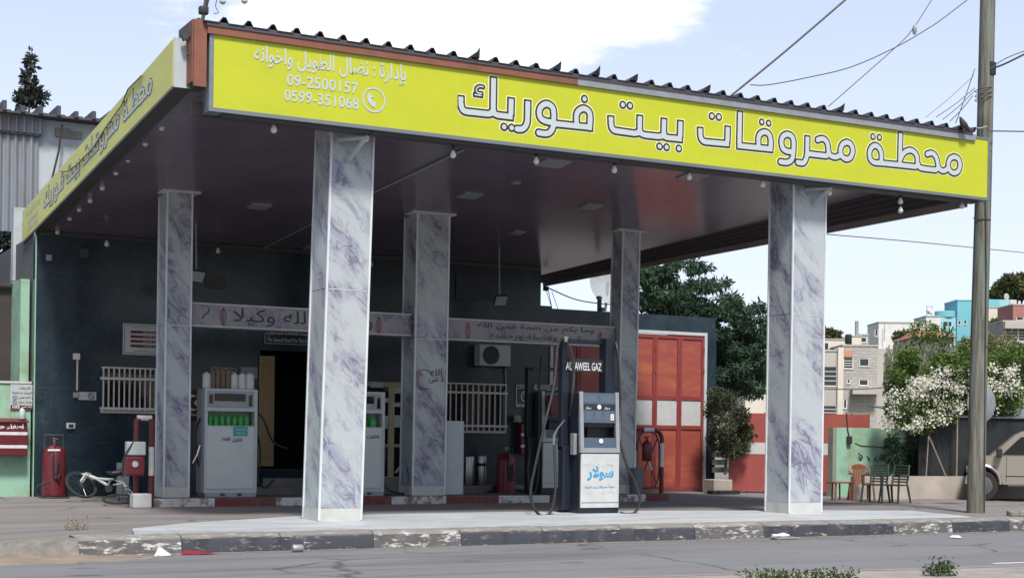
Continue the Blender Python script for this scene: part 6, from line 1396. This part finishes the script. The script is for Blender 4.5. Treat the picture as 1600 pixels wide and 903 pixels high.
for k in range(3): b.box(lx(1449), lx(1457.8), .45, .75, zt_+.7*k+.6, zt_+.7*k+.72, Mx)
b.build('roof_frame', HM['limestone'], o)
b = MB(); b.lathe([(.45,-.5),(.5,0),(.45,.5)], tuple(Mx@Vector((lx(1453.5), .6, zt_+1.15))), 12, 'y'); b.build('tank', HM['white_house'], o)
o, Mx, W_, zt_, lx, lz = house(1496, 1546, 470, 540, 300, 'blue_house', [(1498,502,1501,507),(1507,501,1510,506)], 'bright blue house on the hill partly hidden by the utility pole')
b = MB(); cxr = lx(1487); b.lathe([(2.2,0),(2.3,.1),(2.3,1.3),(2.2,1.35)], tuple(Mx@Vector((lx(1484.5), 2.6, lz(496)))), 20); b.build('balcony', HM['blue_house'], o, True)
b = MB(); b.box(lx(1471), lx(1497), .6, 6, lz(540), lz(496), Mx); b.build('side_wing', HM['aqua_house'], o)
b = MB(); b.box(lx(1476), lx(1482), .45, .62, lz(511), lz(503), Mx); b.box(lx(1484), lx(1488), .45, .62, lz(511), lz(503), Mx); b.build('window', M['win_dark'], o)
b = MB(); b.lathe([(2.2,0),(2.3,.1),(2.3,1.1),(2.2,1.15)], tuple(Mx@Vector((lx(1484.5), 2.6, lz(519)))), 20); b.build('balcony', HM['aqua_house'], o, True)
o, Mx, W_, zt_, lx, lz = house(1536, 1588, 468, 500, 310, 'aqua_house', [], 'pale aqua roof storey right of the utility pole', parapet=False)
b = MB(); b.box(lx(1536), lx(1561), -.3, -.01, lz(481), lz(468.5), Mx); b.build('blue_panel', HM['blue_house'], o); b = MB(); b.box(lx(1578), lx(1588), -.25, -.01, lz(486), lz(469), Mx); b.build('white_panel', HM['cream_house'], o)
b = MB(); b.lathe([(.6,-.1),(.75,0),(.1,.1)], tuple(Mx@Vector((lx(1574), .5, zt_+.6))), 12, 'y'); b.build('satellite_dish', HM['limestone'], o)
house(1543, 1582, 481, 530, 295, 'cream_house', [(1552,498,1559,510)], 'cream house with one tall window right of the utility pole')
house(1583, 1625, 477, 505, 280, 'pink_house', [(1589,496,1598,500)], 'pink rendered house at the right edge of the hill')
o, Mx, W_, zt_, lx, lz = house(1567, 1640, 503, 570, 262, 'grey_block', [(1571,515,1590,532),(1592,515,1612,532),(1580,543,1587,555),(1591,543,1602,551)], 'unfinished grey concrete house at the right edge below the pink house')
b = MB(); b.box(lx(1567), lx(1640), -1.2, -.01, lz(537), lz(533), Mx); b.box(lx(1567), lx(1640), -1.2, -.01, lz(514), lz(503), Mx); b.build('slab_edge', HM['limestone'], o)
o, Mx, W_, zt_, lx, lz = house(1434, 1490, 526, 600, 150, 'stone_courses', [(1478,534,1484,546),(1452,548,1458,556)], 'round cornered stone house with red tiled roof behind the bush')
b = MB(); R0 = lx(1428); R1 = lx(1496); b.add([Mx@Vector(v) for v in ((R0,-.5,zt_-.05),(R1,-.5,zt_-.05),(R1,8,zt_-.05),(R0,8,zt_-.05),((R0+R1)/2-1,3.5,zt_+1.0),((R0+R1)/2+.6,3.5,zt_+1.0))], [(0,1,5,4),(1,2,5),(2,3,4,5),(3,0,4),(0,3,2,1)]); b.build('tiled_roof', HM['red_tiles'], o)
house(1165, 1215, 598, 660, 70, 'cream_house', [], 'pale house wall seen beneath the dark tree crown', 6)
for k, (px, py, D_, rx) in enumerate(((1420,600,200,0),(1290,522,280,0),(1415,528,270,0),(1546,490,280,0))):
    cl = [(px+dx, py+dy, 9 if k else 14, 5 if k else 16, 0) for dx, dy in ((-8,0),(0,-2),(8,1),(14,2))]
    if k == 3: cl = [(1553,512,9,9,0),(1560,518,8,9,0),(1548,520,6,8,0)]
    pp = far(px, py, D_); tree('hillside_tree', (pp.x, pp.y, pp.z-4), cl, pp.y, 1100, .9 if D_ > 250 else .6, M['leaf_pine'] if k else M['leaf_small'], ('dull green tree in front of the grey stone house','low green tree above the cream roof at the left of the hill','round green tree between the cream and white houses','dark palm like tree right of the utility pole before the cream house')[k], r0=.3, seed=30+k, group='trees among the hillside houses')

# ================================================================== UTILITY POLE, WIRES
pb = at(1524.5,802,23.06); up = thing('utility_pole', (pb.x, pb.y, 0), 'tall weathered wooden utility pole at the right with wires', 'utility pole')
b = MB(); b.tube([(pb.x, pb.y, 0), (pb.x+.02, pb.y, 3), (pb.x+.10, pb.y, 7), (pb.x+.16, pb.y, 11.5)], [.188,.18,.166,.155], 18); b.build('pole', M['pole'], up, True)
b = MB()
for (z, r_) in ((8.75,.168),(8.85,.167),(8.66,.169),(6.15,.175),(3.45,.182),(7.55,.17)): b.tube([(pb.x+.07+r_*math.cos(a)*1.02, pb.y+r_*math.sin(a)*1.02, z+.03*math.sin(a*1.0+z)) for a in np.linspace(0, 2*math.pi, 20, endpoint=False)], .010, 4, closed=True)
b.build('wire_tie', M['wire'], up)
b = MB(); q = at(1548,108,pb.y-.1); b.rbox(q.x-.08, q.x+.08, q.y-.08, q.y+.08, q.z-.14, q.z+.14, .02); b.build('insulator', M['plastic_dark'], up)
b = MB(); b.tube([at(1540,240,pb.y-.19), at(1541,420,pb.y-.19), at(1539,600,pb.y-.19), at(1538,800,pb.y-.2)], .012, 5); b.build('cable', M['cord'], up)
p = at(1531,201,pb.y-.3); b = MB(); b.tube([p+Vector((-.3,0,-.02)), p, p+Vector((.2,0,.06))], .02, 6); b.build('hook', M['grey_metal'], up)
def wire(pts, r, label, mat='wire', k=8):
    b = MB(); P_ = catm3(pts, k) if len(pts) > 2 else pts; b.tube(P_, r, 5); return tag(b.build('overhead_wire', M[mat], smooth=True), label, 'wire', 'overhead wires')
wire([at(1142,150,23.5), at(1230,78,23.2), at(1350,-25,22.8)], .022, 'thick dark cable rising steeply from the roof to the top edge of the photo')
wire([at(1172,133,23.4), at(1200,133,23.2), at(1260,122,23), at(1330,105,22.8), at(1400,74,22.7), at(1450,45,22.6), at(1475,28,22.6), at(1530,-14,22.6)], .011, 'thin sagging wire from the thick cable up towards the utility pole top')
wire([at(1294,167,23.5), at(1402,72,23.1), at(1425,47,23), at(1440,25,23), at(1465,-15,23)], .010, 'thin straight wire with a small insulator rising above the sign')
b = MB(); b.lathe([(.02,-.1),(.045,-.04),(.045,.04),(.02,.1)], tuple(at(1429,47,23)), 8); tag(b.build('insulator', M['grey_metal'], None, True), 'small strain insulator on the thin wire left of the utility pole', 'insulator')
wire([at(1548,108,22.5), at(1575,98,22.2), at(1660,55,21.5)], .022, 'thick dark cable leaving the utility pole to the right edge'); wire([at(1549,106,22.5), at(1580,88,22.2), at(1660,60,21.5)], .010, 'thin wire just above the thick cable right of the utility pole')
for i, (a, c) in enumerate((((1446,184),(1522,118)),((1463,183),(1523,138)),((1473,187),(1523,142)),((1493,193),(1523,108)),((1484,190),(1520,150)))):
    wire([at(*a,22.8), at((a[0]+c[0])/2, (a[1]+c[1])/2+2, 22.7), at(*c,22.62)], .009 if i else .006, 'service wire from the roof corner to the utility pole, %s of five' % ordn[i])
wire([at(1547,205,22.7), at(1680,207,24)], .014, 'level wire right of the utility pole beside the sign end')
wire([at(1290,366,45), at(1450,380,50), at(1680,403,60)], .02, 'long faint wire crossing the sky right of the front column')
wire([at(1280,608,36), at(1360,607,38), at(1450,598,40)], .018, 'wire crossing in front of the grey hillside houses')
wire([at(852,448,35), at(900,468,36), at(945,475,37), at(960,475,37)], .018, 'sagging wire beyond the canopy corner above the low wall')
b = MB()
for a, c in (((853,452),(868,500)),((856,450),(862,480)),((862,455),(878,500))): b.tube([at(*a,35), at(*c,35.2)], .010, 4)
b.rbox(-.07,.07,-.05,.05,-.06,.06,.02, Matrix.Translation(at(853,451,35))); tag(b.build('wire_bundle', M['cord']), 'bundle of thin cables hanging at the far canopy corner', 'wires')
# corner post with cables at the front left roof corner
b = MB(); b.tube([at(323,-10,22.9), at(320,12,22.85), at(315,40,22.8)], .03, 6); b.tube([at(328,-10,22.9), at(322,14,22.85), at(312,44,22.8)], .018, 6); b.rbox(-.07,.07,-.06,.06,-.06,.06,.02, Matrix.Translation(at(318,17,22.85)))
b.tube(catm3([at(340,-5,22.9), at(337,10,22.9), at(341,20,22.9), at(334,22,22.9)]), .006, 4); tag(b.build('mast_cable', M['cord'], smooth=True), 'dark cables rising from the front left corner of the roof', 'cable')
# pigeon on the roof end
p = at(1506,206,22.35); t = thing('pigeon', p, 'dark pigeon perched on the right end of the roof beside the pole', 'bird')
b = MB(); b.tube([p+Vector((.16,0,.02)), p+Vector((.08,0,.08)), p+Vector((.0,0,.13)), p+Vector((-.06,0,.21)), p+Vector((-.085,0,.25)), p+Vector((-.10,0,.28))], [.012,.05,.075,.05,.032,.022], 10); b.build('body', M['bird'], t, True)
b = MB(); b.tube([p+Vector((-.11,0,.275)), p+Vector((-.145,0,.265))], [.012,.003], 6); b.build('beak', M['plastic_dark'], t); b = MB(); b.tube([p+Vector((.0,-.02,.07)), p+Vector((.0,-.02,-.01))], .006, 4); b.tube([p+Vector((.0,.03,.07)), p+Vector((.0,.03,-.01))], .006, 4); b.build('leg', M['red_letter'], t)
# lamp and dish beyond the low gate wall
p = at(935,480,WY+.2); t = thing('wall_camera', p, 'small camera on a stub post above the low wall beside the column', 'camera')
b = MB(); b.box(p.x-.04, p.x+.04, WY+.1, WY+.2, 4.8, at(935,462,WY).z); b.build('post', M['dark_metal'], t); b = MB(); b.lathe([(.05,-.05),(.09,0),(.05,.05)], (at(936,465,WY).x+.03, WY+.05, at(936,465,WY).z), 12); b.lathe([(.05,-.05),(.09,0),(.05,.05)], (p.x+.05, WY+.05, 4.86), 12); b.build('lamp_head', M['grey_metal'], t, True)
p = at(950,440,38); b = MB(); b.lathe([(.02,.12),(.35,.08),(.62,0),(.64,-.01),(.35,.05),(.02,.09)], tuple(p), 24, 'y'); b.tube([p, (p.x, p.y+.3, 4.0)], .04, 6); tag(b.build('satellite_dish', M['offwhite'], None, True), 'pale satellite dish half hidden behind the rear right column', 'satellite dish')
# round traffic sign seen from behind the pole
p = at(1534,630,25.2); t = thing('traffic_sign', (p.x, 25.2, 0), 'round grey back of a traffic sign behind the utility pole', 'sign')
b = MB(); b.lathe([(.43,0),(.44,.006),(.44,.014),(.43,.02)], (p.x, 25.2, p.z), 36, 'y'); b.build('disc', M['grey_metal'], t, True); b = MB(); b.tube([(p.x-.02, 25.25, 0), (p.x-.02, 25.25, p.z+.4)], .03, 8); b.build('post', M['grey_metal'], t)

# ================================================================== CHAIRS
def chair(x, y, rz, mt, label, style='slat', s=1.):
    t = thing('plastic_chair', (0,0,0), label, 'chair', 'plastic garden chairs by the mint wall')
    m = M[mt]
    b = MB(); b.rbox(-.23,.23,-.22,.22,.41,.44,.012); b.build('seat', m, t)
    for sx in (-1, 1):
        b = MB(); b.tube([(sx*.26,-.26,0),(sx*.235,-.2,.42),(sx*.25,-.2,.64)], [.024,.026,.022], 6); b.build('leg', m, t)
        b = MB(); b.tube([(sx*.25,.30,0),(sx*.22,.2,.42)], [.024,.028], 6); b.build('leg', m, t)
        b = MB(); b.tube([(sx*.25,-.22,.64),(sx*.27,-.05,.655),(sx*.25,.2,.65),(sx*.2,.27,.66)], .024, 6); b.build('armrest', m, t)
    b = MB()
    if style == 'slat':
        for sx in (-1, 1): b.tube([(sx*.2,.2,.43),(sx*.21,.25,.65),(sx*.19,.31,.9)], .022, 6)
        for k in range(7): z = .50+k*.062; b.box(-.2,.2, .2+.12*(z-.43)/.45, .215+.12*(z-.43)/.45, z-.018, z+.018)
        b.box(-.21,.21,.30,.325,.865,.91)
    else:
        pts = [(-.25,.12,.64),(-.24,.22,.74),(-.15,.28,.85),(0,.3,.885),(.15,.28,.85),(.24,.22,.74),(.25,.12,.64)]; b.tube(catm3(pts, 4), .022, 6)
        for k in (-2,-1,0,1,2): b.box(k*.062-.024, k*.062+.024, .22, .235, .43, .86-abs(k)*.02)
        b.box(-.17,.17,.24,.26,.76,.86)
    b.build('backrest', m, t)
    t.location = (x, y, 0); t.rotation_euler = (0,0,rz); t.scale = (s,s,s); return t
c1 = gr(1352,782); c2 = gr(1378,785.5); c3 = gr(1402,786)
chair(c1.x, c1.y+.15, R(-25), 'brown_plastic', 'brown plastic armchair with rounded back before the mint wall', 'round')
chair(c2.x+.02, c2.y+.25, R(-62), 'green_plastic', 'dark green slatted armchair beside the brown chair')
chair(c3.x+.05, c3.y+.15, R(-75), 'green_plastic', 'dark green slatted armchair at the right end of the row of chairs')
st_ = gr(1314,781.5); t = thing('low_stool', (st_.x, st_.y+.1, 0), 'small low brown stool left of the brown plastic chair', 'stool')
b = MB(); b.rbox(st_.x-.26, st_.x+.26, st_.y-.1, st_.y+.25, .42, .46, .012); b.build('seat', M['brown_plastic'], t)
for (dx, dy) in ((-.2,-.05),(.22,-.05),(-.1,.2),(.12,.2)): b = MB(); b.tube([(st_.x+dx*1.1, st_.y+dy, 0), (st_.x+dx, st_.y+dy, .42)], .022, 6); b.build('leg', M['brown_plastic'], t)

# ================================================================== PICKUP
pk = thing('pickup', (0,0,0), 'grey brown pickup parked at the right edge behind the utility pole', 'pickup truck')
body = [(.60,.60),(.60,.85),(.64,1.04),(1.05,1.12),(1.75,1.12),(3.2,1.12),(3.25,1.12),(5.1,1.12),(5.15,.5),(4.75,.45),(4.7,.62),(4.55,.82),(4.3,.9),(4.05,.82),(3.9,.62),(3.85,.45),(1.45,.42),(1.4,.62),(1.25,.85),(.98,.94),(.7,.85),(.64,.70),(.62,.62)]
def ext(poly, y0, y1, bev=.0):
    b = MB(); b.prism([(x, y0, z) for x, z in poly], (0, y1-y0, 0)); return b
ext(body, 0, 1.8).build('body', M['car'], pk)
cab = [(1.15,1.122),(1.75,1.66),(1.95,1.76),(3.0,1.76),(3.2,1.66),(3.3,1.122)]; ext(cab, .12, 1.68).build('cab', M['car'], pk)
wn = [(1.42,1.16),(1.86,1.60),(2.2,1.66),(2.2,1.16)]; ext(wn, .105, .119).build('window', M['glass'], pk); wn = [(2.26,1.16),(2.26,1.66),(2.95,1.66),(3.1,1.5),(3.15,1.16)]; ext(wn, .105, .119).build('window', M['glass'], pk)
for x in (.98, 4.3):
    b = MB(); b.lathe([(.25,-.1),(.36,-.09),(.375,-.05),(.375,.1),(.36,.12)], (x, .1, .375), 28, 'y'); w = b.build('wheel', M['tyre'], pk, True); b = MB(); b.lathe([(.05,-.02),(.22,.0),(.24,.02)], (x, -.01, .375), 20, 'y'); b.build('rim', M['rim'], w, True)
    b = MB(); b.tube([(x+.41*math.cos(a), -.01, .42+.46*math.sin(a)) for a in np.linspace(0, math.pi, 14)], .04, 6); b.build('wheel_arch', M['car'], pk, True)
b = MB(); b.rbox(1.55,3.9,-.12,.05,.36,.42,.02); b.build('side_step', M['dark_metal'], pk)
b = MB(); b.rbox(1.28,1.42,-.2,.02,1.10,1.32,.03); b.build('mirror', M['plastic_dark'], pk)
b = MB(); b.rbox(2.0,2.2,-.025,.0,1.0,1.04,.008); b.build('door_handle', M['chrome'], pk)
b = MB(); b.box(2.235,2.245,-.004,.002,.47,1.12); b.box(1.52,1.53,-.004,.002,.47,1.12); b.box(1.5,3.85,-.006,.002,.62,.64); b.build('door_gap', M['plastic_dark'], pk)
b = MB(); b.rbox(.57,.66,.05,.5,.70,.86,.03); b.build('headlight', M['bulb'], pk); b = MB(); b.rbox(.56,.66,.3,1.82,.40,.6,.03); b.build('bumper', M['grey_metal'], pk)
wp_ = gr(1536,782); ca_ = R(-44); pk.rotation_euler = (0,0,ca_); pk.location = (wp_.x-.98*math.cos(ca_), wp_.y-.98*math.sin(ca_), 0)

# ================================================================== SMALL THINGS
q = gr(250,868,-.2); b = MB(); b.add([q+Vector(v) for v in ((-.1,-.06,.005),(.12,-.08,.01),(.16,.02,.015),(.02,.04,.12),(-.02,-.02,.13),(-.06,.06,.01))], [(0,1,4),(1,2,3,4),(0,4,3,5)]); tag(b.build('paper_scrap', M['stripe_white']), 'folded white paper scrap lying in the gutter', 'litter')
q = gr(312,866,-.2); b = MB(); b.add([q+Vector(v) for v in ((-.26,0,.01),(.0,-.08,.012),(.28,-.05,.01),(.1,.05,.03),(-.2,.08,.06),(-.02,.02,.055))], [(0,1,5,4),(1,2,3,5)]); tag(b.build('red_wrapper', M['red_bright']), 'crumpled red wrapper lying in the gutter', 'litter')
q = gr(465,862,-.2); b = MB(); b.lathe([(.05,-.08),(.055,-.07),(.055,.06),(.045,.075)], (q.x, q.y, -.145), 14, 'x'); tag(b.build('drink_can', M['grey_metal'], None, True), 'grey drink can lying in the gutter below the kerb', 'can')
q = gr(1224,842,-.2); t = thing('tray_scrap', q, 'white foam piece on a grey tray lying against the kerb', 'litter'); b = MB(); b.rbox(q.x-.2, q.x+.3, q.y-.1, q.y+.12, -.195, -.17, .01); b.build('tray', M['concrete'], t); b = MB(); b.tube([q+Vector((-.24,0,.06)), q+Vector((-.14,0,.065)), q+Vector((.0,0,.065)), q+Vector((.12,0,.06))], [.035,.025,.05,.02], 8); b.build('foam', M['stripe_white'], t, True)
q = gr(1493,840,-.2); b = MB(); b.lathe([(.06,0),(.11,.01),(.06,.04)], (q.x, q.y, -.195), 12); tag(b.build('foam_scrap', M['stripe_white'], None, True), 'small white scrap on the road near the utility pole', 'litter')
q = gr(1585,806,.05); b = MB(); rr3 = random.Random(3)
for k in range(6): m_ = Matrix.Translation(q+Vector((rr3.uniform(-.2,.25), rr3.uniform(-.1,.1), .04)))@Matrix.Rotation(rr3.uniform(0,3), 4, 'Z'); b.rbox(-.09,.09,-.06,.06,-.04,.04+.05*rr3.random(),.025, m_)
tag(b.build('rubble_pile', M['concrete']), 'small pile of rubble on the kerb at the right edge', 'rubble')
b = MB(); rr3 = random.Random(13)
for k in range(150):
    x, y = rr3.uniform(4.6, 22), 20.6-abs(rr3.gauss(0, .35)); s_ = rr3.uniform(.008, .03); b.box(x, x+s_*rr3.uniform(1,2.5), y, y+s_, -.197, -.197+s_*.6)
tag(b.build('gravel', M['concrete']), kind='stuff', label='loose grit scattered in the gutter below the kerb', cat='grit')
# weeds
def weed(px, py, z, wpx, hpx, n, label, mat='weed', size=.05):
    q = gr(px, py, z); k = ((q.x*FW.x+q.y*FW.y))/FPX; t = thing('weed', q, label, 'weed'); cl_ = [(q+Vector(((i/4-.5)*wpx*k, 0, hpx*k*.45)), (wpx*k*.16, .1, hpx*k*.5), 1) for i in range(5)]
    raw(leaves(cl_, n, size, .4, -.5, int(px)), 'leaf_tuft', M[mat], t); return t
weed(1262,908,-.15,150,12,800,'straggling green weeds along the edge of the median'); weed(1190,906,-.15,60,8,260,'thin low weeds left of the straggling patch on the median')
weed(1468,899,-.15,34,19,420,'single bushy green weed on the median at the lower right'); weed(118,826,0,26,10,120,'dry grass tuft at the left end of the pavement','dry')
b = MB(); 
for k in range(4): q = gr(112+k*5,826); b.tube([q, q+Vector((.03*math.sin(k*3),0,.18)), q+Vector((.08*math.sin(k*5),0,.32))], .003, 3)
tag(b.build('dry_stalk', M['dry']), 'thin dry stalks standing by the end of the pavement', 'stalks')
